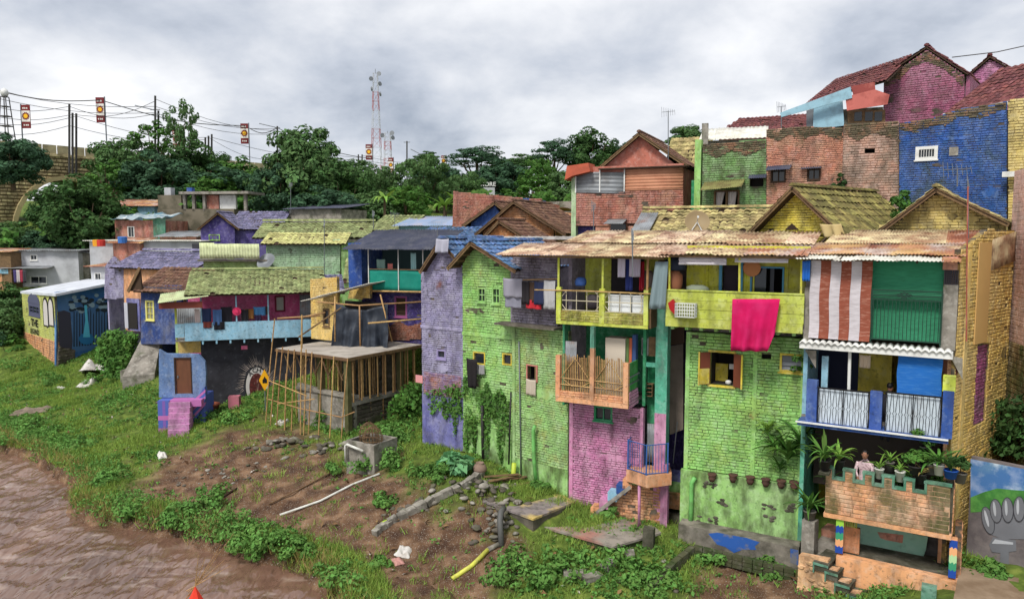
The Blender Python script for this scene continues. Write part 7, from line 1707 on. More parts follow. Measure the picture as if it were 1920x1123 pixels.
def blades(name,label,Xs,Ys,Zs,h,k,m,seed):
 r=np.random.default_rng(seed);n=len(Xs)*k;B=np.repeat(np.stack([Xs,Ys,Zs-.02],1),k,0)+r.normal(0,1,(n,3))*[.10,.10,0];hh=np.repeat(h,k)*r.uniform(.5,1.2,n)
 a=r.uniform(0,6.283,n);w=r.uniform(.008,.018,n);S=np.stack([np.cos(a)*w,np.sin(a)*w,a*0],1);L=np.stack([r.normal(0,.4,n)*hh,r.normal(0,.4,n)*hh,hh],1)
 V=np.stack([B-S,B+S,B+L*.55+S*.8+np.array([0,0,.01]),B+L],1).reshape(-1,3);me=bpy.data.meshes.new(name);me.vertices.add(4*n);me.vertices.foreach_set('co',V.ravel());me.loops.add(4*n);me.loops.foreach_set('vertex_index',np.arange(4*n));me.polygons.add(n);me.polygons.foreach_set('loop_start',np.arange(n)*4);me.polygons.foreach_set('loop_total',np.full(n,4));me.materials.append(m);me.update(calc_edges=True)
 o=bpy.data.objects.new(name,me);COL.objects.link(o);tag(o,label,'grass',kind='stuff')
blades('grass','bright green grass on the river bank',X[~wI],Y[~wI],Z[~wI],.12+.16*np.clip(tall[~wI],0,1.3),8,L_grass,6)
ed=dr_<.7;blades('dry_grass','dry straw coloured grass hanging at the waterline',X[ed][::3],Y[ed][::3],Z[ed][::3],np.full(len(X[ed][::3]),.45),7,L_dry,7)
lx,ly=scatter(5200,-34,10,19.5,50);ld=river_d(lx,ly);kk=(ld>.1)&~(((lx*.57+ly*.82)>24)&(lx>-4))&(rng.random(5200)<.35+.5*wob(lx,ly,.8,3));lx,ly=lx[kk],ly[kk];lz=ground_z(lx,ly)+.06
for nm,lb,q,m_,s in(('litter','scraps of pale litter over the bank',0,mat('litter_scraps',(190,184,176),.8,.4,[((120,100,80),3,.5,.1,.8)]),.09),('dead_leaves','fallen brown leaves and twigs over the bank',1,mat('dead_leaf',(120,92,62),.9,.4),.11)):
 P_=np.stack([lx,ly,lz+.03*q],1)[q::3 if q==0 else 2];o=bpy.data.objects.new(nm,leaf_mesh(nm,P_,np.tile([[0,0,1.]],(len(P_),1)),s,m_,60+q,2.0));COL.objects.link(o);tag(o,lb,'litter',kind='stuff')
# single leafy mounds along the waterline and at the wall feet
MND=[(205,905,.9,.5),(250,970,.8,.45),(330,985,.8,.5),(400,940,.8,.5),(440,1000,1.0,.65),(490,1020,1.0,.75),(530,1030,.9,.7),(470,1035,.8,.6),(350,960,.7,.45),(560,1040,.6,.5),(640,1090,.9,.4),(700,880,.9,.5),(745,870,.9,.55),(800,900,.9,.5),(840,890,.6,.4),(740,830,.8,.6),(620,800,.8,.6),(590,790,.7,.5),(390,790,.9,.4),(440,790,.9,.4),(720,945,.6,.3),(1000,1060,1.0,.45),(950,1085,.9,.4),(1050,1090,.9,.35),(1120,1050,.8,.35),(1180,1080,.8,.35),(1250,1105,.9,.3),(150,840,1.0,.5),(60,800,1.1,.5),(30,830,1.0,.5),(100,720,1.0,.6),(170,720,.9,.6),(240,660,1.0,.9),(30,690,1.4,.7),(1010,920,.4,.3),(1140,965,.4,.35),(1180,968,.35,.3),(700,1060,.5,.25),(1330,1050,.5,.25),(1450,1070,.7,.3),(1870,1085,.4,.3),(640,880,.6,.3)]
MP,MN=[],[]
for i,(x,y,r,h)in enumerate(MND):
 p=on_ground(x,y);P_,N_=clumps(10,60,(r,r,h),r*.33,400+i,low=-.1);P_[:,2]=np.maximum(P_[:,2]+h*.2,.03);MP.append(P_+np.array(p)-[0,0,.05]);MN.append(N_)
o=bpy.data.objects.new('weed_mounds',leaf_mesh('weed_mounds',np.concatenate(MP),np.concatenate(MN),.10,L_weed,400));COL.objects.link(o);tag(o,'rounded mounds of leafy weeds along the waterline and wall feet','weeds',kind='stuff')
p=on_ground(850,890);bush('taro_plant','blue green broad leaved taro plants below the lilac house','plant',p,(.7,.5,.4),leafmat('taro_leaf',(110,160,110),(84,140,92)),9,14,.34,450)

# ------------------------------------------------------------------ things on the bank
STM=[]
for k in range(5):
 rr=random.Random(k);mb=MB();mb.smooth=True;n,q=8,5
 for i in range(q+1):
  for j in range(n):
   a,b=math.pi*i/q,6.2832*j/n;d=Vector((math.sin(a)*math.cos(b),math.sin(a)*math.sin(b),math.cos(a)*.6));mb.v.append(tuple(d*(.9+.35*mnoise.noise(d*1.6+Vector((k*5,0,0))))))
 for i in range(q):
  for j in range(n):mb.f.append((i*n+j,i*n+(j+1)%n,(i+1)*n+(j+1)%n,(i+1)*n+j));mb.m.append(0)
 STM.append(mb.mesh('stone',[P_stone,M_conc][k%2]))
def stones(cent,n,spread,size,label,group,seed,pile=0.0):
 rr=random.Random(seed);c=on_ground(*cent)
 for i in range(n):
  x,y=c.x+rr.gauss(0,spread[0]),c.y+rr.gauss(0,spread[1]);s=size*rr.uniform(.5,1.3);o=bpy.data.objects.new('stone',STM[rr.randrange(5)]);COL.objects.link(o)
  d=math.hypot((x-c.x)/spread[0],(y-c.y)/spread[1]);o.location=(x,y,gz(x,y)+s*.15+pile*max(0,1-d/1.6)*rr.uniform(.2,1));o.scale=(s*rr.uniform(.8,1.3),s,s*rr.uniform(.7,1));o.rotation_euler=(rr.uniform(-.3,.3),rr.uniform(-.3,.3),rr.uniform(0,6));tag(o,label,'stone',group)
stones((540,835),34,(.9,.35),.17,'grey stone in the rubble heap below the deck','stones below the deck',1,.25);stones((600,850),22,(.7,.3),.16,'grey stone at the foot of the bamboo poles','stones at the bamboo poles',2,.2);stones((885,935),60,(1.1,.6),.15,'stone in the dry pile below the green gable house','stones in the dry pile',3,.4);stones((925,985),40,(.6,.7),.16,'mossy stone in the low retaining wall','stones in the low wall',4,.5);stones((430,890),40,(1.6,.5),.09,'pale stone chip on the bare patch of soil','stone chips on the bare soil',5);stones((260,760),16,(1.8,.8),.12,'pale rubble piece on the grass below the chute','rubble below the chute',6);stones((1690,1047),5,(.7,.1),.16,'dark stone before the turquoise plaster','stones under the terrace',7);stones((1130,1075),12,(1.5,.5),.12,'stone lying in the weeds below the platform','stones below the platform',8);stones((760,955),9,(.5,.3),.18,'grey stone beside the red soil heap','stones by the soil heap',9)
# water tank with two basket cages
pk_=G(702,880,.75);ftk=frame_at((pk_.x,pk_.y,.72),-.55)
TK=thing('concrete_trough','low grey concrete trough with white pipe below the deck','trough',ftk)
for a in((-1.5,0,0,.12),(-1.5,0,1.28,1.4),(-1.5,-1.38,.12,1.28),(-.12,0,.12,1.28)):MB().box(a[0],a[1],a[2],a[3],-.8,1.0).part('trough_wall',M_conc,TK)
MB().box(-1.4,-.1,.1,1.3,.6,.8).part('trough_fill',M_concd,TK)
mb=MB();mb.smooth=True;mb.tube([(-1.4,-.14,.15),(-1.4,-.14,.82),(-1.32,-.14,.88),(-.45,-.14,.74)],.055,8);mb.part('white_pipe',M_pvcw,TK)
for k,(x,y)in enumerate(((-1.0,.8),(-.42,.4))):
 CGE=thing('basket_cage',['wicker fowl cage on the left of the concrete trough','wicker fowl cage on the right of the concrete trough'][k],'cage',frame_at(ftk.world(x,y,.82),k*.4),'wicker cages')
 for i in range(18):
  a=6.2832*i/18;MB().tube([(.36*math.cos(a),.36*math.sin(a),0),(.40*math.cos(a),.40*math.sin(a),.35),(.32*math.cos(a),.32*math.sin(a),.62),(.08*math.cos(a),.08*math.sin(a),.8)],.011,4).part('cane',M_wood,CGE)
 for z,r in((.05,.37),(.25,.40),(.45,.385),(.62,.33),(.79,.09)):MB().tube([(r*math.cos(6.2832*i/16),r*math.sin(6.2832*i/16),z)for i in range(17)],.012,4).part('hoop',M_wood,CGE)
def gpipe(pts,r,m_,label,name='ground_pipe',lift=.06,cat='pipe'):
 P_=[on_ground(x,y)+Vector((0,0,lift))for x,y in pts];return pipe(P_,r,m_,label,None,name,cat)
gpipe([(525,970),(600,943),(660,915),(712,893)],.045,M_pvcw,'long pale pipe lying across the bare soil')
gpipe([(505,952),(560,925),(625,888)],.03,M_wood,'long thin branch lying on the bare soil','fallen_branch',cat='branch');gpipe([(408,940),(445,922)],.04,M_woodd,'short dark branch on the bare soil','fallen_branch',cat='branch')
gpipe([(848,1090),(885,1065),(915,1042)],.075,flat('lime_yellow_pipe',(206,206,84),.5,layers=[((150,140,100),3,.55,.1,.6)]),'yellow green pipe lying on the soil in the foreground');gpipe([(915,1042),(935,1026)],.08,M_conc,'cement joint at the end of the yellow pipe','pipe_joint')
gpipe([(700,1000),(716,990),(735,980)],.06,MATS['lime_pipe'],'short yellow pipe end in the stone channel')
a=on_ground(940,1025);pipe([a+Vector((.0,0,.0)),a+Vector((-.05,.35,.75)),a+Vector((-.02,.5,.95)),a+Vector((.08,.8,.98))],.1,flat('grey_pipe',(92,92,90),.6),'bent grey drain pipe coming out of the mossy wall',None)
# stone channel wall running down the bank
ch=[(700,1005),(730,985),(780,960),(830,935),(880,912),(905,895)]
CHW=thing('stone_channel','low broken concrete channel edge running diagonally down the bank','channel',frame_at(on_ground(700,1005),0));inv=CHW.matrix_world.inverted()
for i in range(len(ch)-1):
 a,b=on_ground(*ch[i]),on_ground(*ch[i+1]);n=3
 for k in range(n):
  p,q=a.lerp(b,k/n),a.lerp(b,(k+.94)/n);j=random.Random(i*7+k);MB().bar(inv@(p+Vector((j.uniform(-.05,.05),0,.08))),inv@(q+Vector((j.uniform(-.05,.05),0,.08+j.uniform(-.04,.06)))),.26+j.uniform(-.05,.08),.24).part('kerb_stone',M_conc,CHW)
# broken slab and platform in front of the pale green and pink houses
def slab_thing(name,label,cat,px4,z,th,m_top,m_side):
 P4=[G(x,y,z)for x,y in px4];c=sum(P4,Vector())/len(P4);T=thing(name,label,cat,frame_at((c.x,c.y,z-th),0));pl_=[(p.x-c.x,p.y-c.y)for p in P4]
 MB().slab(pl_,th-.07,th).part('top_slab',m_top,T);sc_=[(x*.96,y*.96)for x,y in pl_];MB().slab(sc_,-.9,th-.072).part('base',m_side,T);return T
slab_thing('broken_slab','broken yellow and grey concrete slab below the pale green house','slab',[(905,938),(960,915),(1045,922),(1078,940),(1000,972),(960,958)],.58,.2,mat('yellow_stained_slab',(140,130,128),.95,.02,[((214,186,104),.55,.50,.05,.9),((80,76,72),3,.55,.08,.7)],bump=.6),P_stone)
slab_thing('front_platform','grey and pink concrete platform before the pink house','platform',[(1005,983),(1090,968),(1215,975),(1240,998),(1150,1024)],.2,.4,mat('worn_platform',(150,142,132),.95,.02,[((176,112,98),.5,.54,.06,.8),((100,94,86),2.5,.55,.1,.7)],bump=.5),mat('mossy_stone_wall',(78,78,56),.95,.05,[((50,66,30),1.5,.5,.1,.8),((110,106,96),5,.6,.08,.6)],bump=1.0,bscale=8))
p=G(1215,1000,.4);MB().box(-.15,.2,-.12,.15,-.7,.2).top('painted_block',M_concd,frame_at(p,-.4),'small dark block at the platform corner','block')
# jar, sacks and litter
p=on_ground(900,893);mb=MB();mb.smooth=True;mb.lathe([(0,0),(.12,0),(.25,.12),(.27,.22),(.2,.36),(.13,.40),(.16,.44),(.13,.44),(.1,.38),(0,.3)],n=16);mb.top('clay_jar',mat('dusty_clay',(140,118,104),.9,.03),frame_at(p+Vector((0,0,.05)),0),'round dusty clay jar at the foot of the green gable house','jar')
def rag(cent,w,d,h,m_,label,seed,name='plastic_sack',cat='sack'):
 c=on_ground(*cent);mb=MB();mb.smooth=True
 def fn(s,t):
  x,y=(s-.5)*w*(1+.2*mnoise.noise((t*4,seed,0))),(t-.5)*d*(1+.2*mnoise.noise((s*4,seed,3)));e=(1-(2*s-1)**4)*(1-(2*t-1)**4);return(x,y,gz(c.x+x,c.y+y)-c.z+.03+h*e*(.6+.7*mnoise.noise((s*3,t*3,seed))+.3*mnoise.noise((s*9,t*9,seed))))
 mb.grid(fn,14,14,thick=(0,0,-.02));mb.top(name,m_,frame_at(c,seed*.7),label,cat)
Mws=mat('dirty_white_sack',(208,204,198),.7,.02,[((150,138,124),3,.56,.1,.6)])
rag((758,1040),.62,.5,.16,Mws,'torn white sack lying on the soil',2.0);rag((745,1058),.5,.35,.12,flat('pink_rag',(190,140,130)),'small pinkish rag below the torn white sack',3.0,'rag','rag');rag((192,700),2.6,2.0,.9,Mws,'heap of white sacks on the slope below the mural',5.0,'sack_heap','sacks');rag((165,722),1.6,1.0,.4,Mws,'white sack lying on the grass below the mural',7.0);rag((110,730),.9,.5,.15,Mws,'flat pale sack near the mural house corner',8.0);rag((60,775),2.2,.8,.3,mat('dead_palm',(140,126,110),.95,.1,[((90,80,70),5,.5,.1,.6)]),'pile of dead grey palm leaves near the water',9.0,'dead_leaf_pile','leaf pile');rag((530,798),.9,.4,.25,Mws,'crumpled white plastic at the foot of the mural',11.0);rag((305,858),.5,.4,.25,Mws,'pale driftwood lump at the water edge',12.0,'driftwood','driftwood')
def planks(cent,n,ln,label,seed):
 c=on_ground(*cent);rr=random.Random(seed)
 for i in range(n):
  a=rr.uniform(-.5,.5);x,y=c.x+rr.uniform(-.5,.5),c.y+rr.uniform(-.3,.3);MB().bar((-ln/2,0,.05),(ln/2,0,.08+rr.uniform(0,.1)),.14,.03).top('loose_plank',M_wood,frame_at((x,y,gz(x,y)+.03*i),a),label,'plank','loose planks')
planks((225,705),4,1.6,'weathered plank lying beside the concrete chute',1);planks((945,905),5,1.3,'weathered plank lying below the black pipes',2)
for k,(x,y)in enumerate(((1075,1080),(1110,1085),(1140,1062),(1180,1045))):c=on_ground(x,y);MB().box(-.3,.3,-.15,.15,-.1,.12).top('concrete_lump',M_conc,frame_at(c,.5*k),'loose concrete block lying in the weeds below the platform','block','loose concrete blocks')
# earth bank and brick pit edge in the foreground
c=on_ground(1290,1085);pt=[on_ground(x,y)for x,y in((1220,1123),(1262,1070),(1300,1045),(1490,1085))]
PT_=thing('mossy_low_wall','dark mossy brick retaining wall under the painted plinth','wall',frame_at(pt[2],0));inv=PT_.matrix_world.inverted()
for i in range(3):
 a,b=inv@pt[i],inv@pt[i+1];n=int((b-a).length/.28)
 for j in range(n):
  for r in range(3):p,q=a.lerp(b,j/n),a.lerp(b,(j+.93)/n);z=Vector((0,0,-.05+r*.13));MB().bar(p+z,q+z,.2,.115).part('brick',MATS['mossy_stone_wall'],PT_)
# red cloth tent tip with bamboo sticks in the river
p=G(368,1190,RIVER_Z);RT=thing('red_cloth_tent','red cloth cone tied to bamboo sticks in the river','tent',frame_at((p.x,p.y,RIVER_Z),.3));ap=RT.matrix_world.inverted()@D(366,1098,p.y)
mb=MB();n=6
for i in range(n):a=6.2832*i/n;mb.v.append((ap.x+.75*math.cos(a),ap.y+.75*math.sin(a),-.1))
mb.v.append(tuple(ap));mb.f=[(i,(i+1)%n,n)for i in range(n)];mb.m=[0]*n;mb.part('cloth',flat('red_cloth',(220,66,44),.8),RT)
for(x,y)in((438,1000),(415,1020),(420,1050),(385,1045),(372,1040),(432,1060)):q=RT.matrix_world.inverted()@D(x,y,p.y-.2);MB().tube([ap+(ap-q)*.25,ap,q],[.014,.012,.005],5).part('stick',M_bamboo,RT)

# ------------------------------------------------------------------ mural wall at the right edge, path
fmw=Fr(1816,20.2,1990,18.6,.6,960,960)
MW=thing('fist_mural_wall','low wall painted with a grey fist holding a hammer under blue sky','wall',fmw)
base=plaster(MW,[(0,-.6),(fmw.w,-.6),(fmw.w,fmw.z(1930,878)),(0,fmw.z(1820,855))],mat('mural_dusk',(120,112,112),.85,.0,[((84,78,80),1.2,.5,.12,.7),((150,140,136),2,.58,.1,.5)]),name='wall_face')
def mq(pts,m_,y_,nm):MB().prism(fmw.P(pts),y_,y_+.003).part(nm,m_,base)
mq([(1820,860),(1990,892),(1990,935),(1900,925),(1860,930),(1820,935)],mat('mural_sky',(98,138,174),.85,.0,[((206,220,232),1.6,.53,.08,.85),((40,96,170),1.2,.46,.08,.6)]),-.005,'painted_sky')
mq([(1820,932),(1845,922),(1870,915),(1900,918),(1990,925),(1990,975),(1900,955),(1820,960)],mat('mural_field',(66,130,60),.85,.0,[((110,170,80),2,.55,.1,.6),((40,90,40),2.4,.52,.1,.6)]),-.009,'painted_field')
G1,G2,G3=flat('fist_grey',(112,114,120),.8,blotch=.15),flat('fist_light',(176,180,186),.8),flat('fist_dark',(62,62,68),.8)
def ell(cx_,cy_,a,b,rot=0,n=18):return[(cx_+a*math.cos(6.2832*j/n)*math.cos(rot)-b*math.sin(6.2832*j/n)*math.sin(rot),cy_+a*math.cos(6.2832*j/n)*math.sin(rot)+b*math.sin(6.2832*j/n)*math.cos(rot))for j in range(n)]
mq([(1848,985),(1870,965),(1990,960),(1990,1045),(1920,1010),(1880,1010),(1855,1000)],G1,-.014,'painted_palm')
mq([(1855,1020),(1862,1006),(1905,1012),(1906,1032),(1892,1034),(1892,1072),(1876,1070),(1876,1036),(1860,1034)],G1,-.019,'painted_hammer');mq([(1860,1018),(1866,1010),(1900,1016),(1900,1020)],G2,-.023,'painted_highlight')
for k,(x,y,b,rot)in enumerate(((1853,975,27,-.25),(1868,957,23,-.12),(1890,955,24,-.05),(1912,953,24,0),(1936,955,26,0))):
 mq(ell(x,y,11.5,b,rot),G3,-.024-.008*k,'painted_finger');mq(ell(x,y,10,b-1.6,rot),G1,-.026-.008*k,'painted_finger');mq(ell(x-2.5,y-4,2.6,b*.6,rot),G2,-.0285-.008*k,'painted_highlight')
mb=MB();pr_=[G(x,y,.98)for x,y in((1800,1062),(1960,1092),(2000,1160),(1780,1160))];mb.slab([(q.x,q.y)for q in pr_],.90,.985);o=mb.part('path',mat('worn_path',(150,130,108),.95,.0,[((110,88,66),1.5,.5,.12,.7)],bump=.5),None);o['kind']='structure';o['label']='worn earth and concrete path before the fist mural'
u,z=fmw.uz(1845,1085,-.3);potted(Vector((fmw.world(u,-.35,0).x,fmw.world(u,-.35,0).y,.99)),.4,L_lt,None,.1,0,'uprooted green plant lying on the path before the fist mural',260,12,group='plants on the path')

# ------------------------------------------------------------------ people
def person(base,ang,joints,rad,edges,shirt,label,head,hair,skin=(150,106,84)):
 T=thing('person',label,'person',frame_at(base,ang));me=bpy.data.meshes.new('body');me.from_pydata(joints,edges,[]);o=bpy.data.objects.new('body',me);COL.objects.link(o);o.parent=T
 sk=o.modifiers.new('skin','SKIN')
 for i,v_ in enumerate(me.skin_vertices[0].data):v_.radius=rad[i]if isinstance(rad[i],tuple)else(rad[i],rad[i]);v_.use_root=(i==0)
 sub=o.modifiers.new('smooth','SUBSURF');sub.levels=sub.render_levels=2;me.materials.append(shirt)
 dg=bpy.context.evaluated_depsgraph_get();m2=bpy.data.meshes.new_from_object(o.evaluated_get(dg));o.modifiers.clear();o.data=m2
 for p_ in m2.polygons:p_.use_smooth=True
 if not m2.materials:m2.materials.append(shirt)
 ms=flat('skin',skin,.6);hd=MB();hd.smooth=True;hx,hy,hz=head
 hd.lathe([(.0,-.125),(.045,-.12),(.066,-.08),(.076,-.02),(.08,.03),(.072,.08),(.045,.115),(0,.125)],(hx,hy,hz),14);hd.lathe([(0,-.03),(.014,-.02),(.016,-.005),(.008,.02),(0,.03)],(hx,hy-.082,hz-.015),8)
 for sx in(-1,1):hd.lathe([(0,-.03),(.012,-.02),(.014,.01),(0,.03)],(hx+sx*.08,hy,hz),7);hd.lathe([(0,-.012),(.012,0),(0,.012)],(hx+sx*.03,hy-.07,hz+.02),8)
 hd.part('head',ms,T);hr=MB();hr.smooth=True;hr.lathe([(.083,.0),(.09,.04),(.082,.09),(.05,.128),(0,.138)],(hx,hy+.014,hz),14);hr.part('hair',hair,T)
 for sx,(wx,wy_,wz)in((-1,joints[8]),(1,joints[11])):
  h=MB();h.smooth=True;h.tube([(wx,wy_,wz+.02),(wx,wy_-.02,wz-.05),(wx,wy_-.04,wz-.09)],[.028,.04,.036],8)
  for k in range(4):h.tube([(wx+(k-1.5)*.02,wy_-.04,wz-.085),(wx+(k-1.5)*.022,wy_-.055,wz-.125),(wx+(k-1.5)*.022,wy_-.045,wz-.155-.01*(k in(1,2)))],[.011,.010,.008],6)
  h.tube([(wx-sx*.035,wy_-.02,wz-.04),(wx-sx*.062,wy_-.04,wz-.075),(wx-sx*.06,wy_-.055,wz-.1)],[.012,.011,.009],6);h.part('hand',ms,T)
JT=[(0,0,.88),(0,.01,1.1),(0,-.03,1.32),(0,-.06,1.42),(0,-.09,1.50),(0,-.10,1.53),(-.18,-.08,1.35),(-.23,-.10,1.10),(-.14,-.30,1.0),(.18,-.08,1.35),(.22,-.12,1.10),(.10,-.30,.97),(-.09,0,.84),(-.1,-.02,.45),(-.1,0,.06),(.09,0,.84),(.1,-.02,.45),(.1,0,.06)]
ED=[(0,1),(1,2),(2,3),(3,4),(4,5),(2,6),(6,7),(7,8),(2,9),(9,10),(10,11),(0,12),(12,13),(13,14),(0,15),(15,16),(16,17)]
RD=[(.15,.11),(.14,.10),(.16,.11),.06,.05,.045,.065,.048,.03,.065,.048,.03,.09,.065,.045,.09,.065,.045]
u=f1.u(1622,870,-.45);hair=flat('black_hair',(24,20,20),.5)
person(f1.world(u,-.45,tb+.02),f1.a,JT,RD,ED,mat('patterned_blouse',(228,200,204),.9,.0,[((140,84,100),22,.56,.05,.7),((236,226,224),15,.6,.05,.6)]),'person in a patterned pale pink blouse leaning behind the terrace wall',(0,-.14,1.62),hair)
u=f1.u(1663,735,.35);person(f1.world(u,.35,z_bal+.16-.62),f1.a+2.6,JT,RD,ED,flat('dark_shirt',(40,40,48),.9),'dark haired person seated behind the blue balcony, only the head showing',(0,-.14,1.62),hair)

# ------------------------------------------------------------------ trees of the far slope
CR={}
L_far=leafmat('far_leaf',(88,118,68),(66,92,56))
def crown(kind,k):
 if(kind,k)not in CR:
  sd=500+31*k+len(kind)*7
  if kind=='dense':P,N=clumps(84,120,(1,1,1),.25,sd,low=-.95);m,lf=(L_dark,L_far,L_blue)[k%3],.075
  elif kind=='umbrella':P,N=clumps(64,100,(1,1,.9),.24,sd,flat_=.4,low=-.3);m,lf=(L_dark,L_blue)[k%2],.055
  elif kind=='loose':P,N=clumps(30,70,(1,1,1),.2,sd,low=-.9);m,lf=(L_far,L_mid)[k%2],.08
  else:P,N=clumps(60,100,(1,1,1),.2,sd,low=-.8);N=N*[1,1,.1];m,lf=(L_mid,L_far)[k%2],.07
  CR[(kind,k)]=leaf_mesh('crown',P,N,lf,m,sd)
 return CR[(kind,k)]
def tree(kind,k,px,ytop,ybot,wpx,Y,label,name='tree',group='trees on the far slope',base=None):
 c=D(px,(ytop+ybot)/2,Y);rz=(ybot-ytop)/2/FPX*Y;rx=wpx*(1.18 if Y<95 and px>180 else 1)/2/FPX*Y;g=gz(c.x,c.y);g=min(g,c.z-rz*.6)if base is None else c.z-rz*1.1
 T=thing(name,label,'tree',frame_at((c.x,c.y,g),k*1.7),group);h=c.z-g;rr=random.Random(px)
 o=bpy.data.objects.new('crown',crown(kind,k));o.parent=T;COL.objects.link(o);o.location=(0,0,h);o.scale=(rx,rx*.9,rz)
 t=MB();r=max(.10,rx*.06);t.tube([(0,0,-.4),(.1*r,0,h*.5),(.2*r,.1*r,h)],[r*1.2,r,r*.6],7)
 for i in range(7):
  a=i*2.4;q=rr.uniform(.45,.8);t.tube([(0,0,h*.55+rr.uniform(-.1,.3)*rz),(rx*.35*math.cos(a),rx*.35*math.sin(a),h*.8),(rx*q*math.cos(a),rx*q*math.sin(a),h+rz*rr.uniform(-.1,.6))],[r*.5,r*.35,r*.12],5)
 t.part('trunk',M_bark,T);return T
TR=[('dense',2,22,252,345,125,79,'dark tree growing over the bridge parapet at the left edge','tree','trees on the far slope',-99),('dense',0,155,340,470,150,70,'broad bushy tree growing in front of the bridge arch'),('dense',1,20,415,480,100,72,'low bush at the left edge above the pale grey house'),('dense',2,95,422,480,95,71,'low bush above the middle of the pale grey house'),('dense',1,175,415,478,95,71,'low bush above the right end of the pale grey house'),('dense',1,225,262,385,110,88,'dark round tree just right of the bridge stonework'),('dense',2,300,285,400,130,84,'dark broad tree below the utility pole'),('loose',1,285,228,300,90,92,'pale feathery tree around the utility pole'),('loose',0,343,180,290,60,90,'tall slender tree with bare gaps rising above the bridge'),('dense',0,365,270,380,100,86,'bushy tree right of the slender tree'),('loose',1,440,295,400,130,84,'light green bushes below the third banner'),('feather',0,400,330,395,90,80,'pale green shrub behind the unfinished house'),('dense',1,570,240,400,140,78,'tallest dark round tree in the middle of the slope'),('dense',2,520,300,410,90,76,'dark tree left of the tallest round tree'),('dense',0,640,310,430,100,74,'dark tree right of the tallest round tree'),('dense',2,610,350,440,120,70,'low dark tree behind the grey shack'),('feather',1,710,310,400,80,80,'light green tree below the radio mast'),('dense',1,700,360,440,110,72,'dark bush behind the green tiled roof'),('feather',1,790,288,390,95,78,'feathery bamboo clump beside the antenna pole'),('feather',0,760,350,420,90,72,'pale banana and bamboo growth above the blue tin roof'),('loose',0,835,330,400,70,80,'loose pale tree left of the red brick wall'),('umbrella',1,895,270,335,130,120,'wide flat topped rain tree behind the red brick wall'),('umbrella',0,975,285,345,120,118,'flat topped rain tree above the white lettering'),('umbrella',1,1040,255,330,90,112,'rain tree with a high tuft left of the salmon gable'),('dense',0,1105,248,335,100,112,'round dark tree behind the salmon canopy'),('dense',2,1160,265,330,80,115,'dark tree touching the left slope of the salmon gable'),('dense',1,1290,236,300,90,95,'dark tree between salmon gable and white tin roof'),('dense',2,900,325,390,140,105,'dark bushes below the rain trees'),('loose',1,1000,330,390,120,100,'pale bushes above the orange gable'),('dense',1,1060,320,390,90,98,'dark bush beside the salmon house'),('dense',0,470,340,420,110,90,'bush behind the blue gable house roof'),('loose',0,690,300,350,60,110,'small pale tree at the mast foot'),('umbrella',0,800,280,320,50,120,'small flat tree beside the lamp post')]
TR+=[('dense',2,420,310,400,120,82,'round bush right of the bushy tree below the pole trio'),('dense',1,500,330,420,90,80,'bush left of the grey shack'),('loose',1,205,300,380,90,82,'pale bush over the bridge corner'),('dense',0,118,352,440,130,77,'dark bush filling the bridge arch'),('loose',0,200,400,470,100,70,'bush left of the blue shack'),('feather',0,655,335,420,90,76,'pale green tree between two dark trees'),('feather',1,870,320,400,90,96,'pale growth left of the white letters'),('dense',2,940,300,380,110,110,'dark tree under the flat topped rain tree'),('feather',0,1010,300,380,80,108,'pale tree between the rain trees'),('dense',0,15,535,610,110,61,'dark bushes left of the mural house')]
TR+=[('dense',1,8,560,645,110,59,'dark shrub at the left edge beside the mural house'),('loose',1,18,625,700,100,57,'pale shrub at the left edge below the mural house'),('dense',2,-20,600,690,90,57.5,'shrub cut by the left edge above the grass'),('dense',1,395,290,380,110,92,'dark tree between slender tree and light bushes'),('dense',0,735,335,410,110,88,'dark tree under the small banners'),('dense',2,820,305,385,110,100,'dark tree right of the bamboo'),('dense',1,660,300,380,100,95,'dark tree left of the radio mast')]
for t in TR:tree(*t)
# palms
def palm(px,ytop,ybot,Y,label,sd):
 a,b=D(px,ybot,Y),D(px,ytop,Y);T=thing('palm_tree',label,'tree',frame_at((a.x,a.y,a.z-2),sd));h=b.z-a.z+2;MB().tube([(0,0,-1),(.1,0,h)],[.18,.1],6).part('trunk',M_bark,T)
 for i in range(11):o=bpy.data.objects.new('leaf',strap_leaf(L_lt,2 if i%3 else 0));o.parent=T;COL.objects.link(o);s=1.7;o.location=(.1,0,h-.1);o.scale=(s*2.2,s,s);o.rotation_euler=(0,0,i*2.4+sd)
palm(832,385,420,66,'banana palm left of the red brick wall',1);palm(722,372,410,66,'pale palm above the green tiled roof',2);palm(858,375,400,72,'small palm behind the red brick wall corner',3)
creeper('slope_undergrowth','dense undergrowth covering the slope behind the far houses',Fr(-40,72,1080,90,0,400,400),[(-60,470),(-60,420),(150,400),(400,380),(700,360),(1070,360),(1070,420),(700,440),(300,450),(200,470)],0,L_mid,26000,.40,310,1.6)['kind']='stuff'

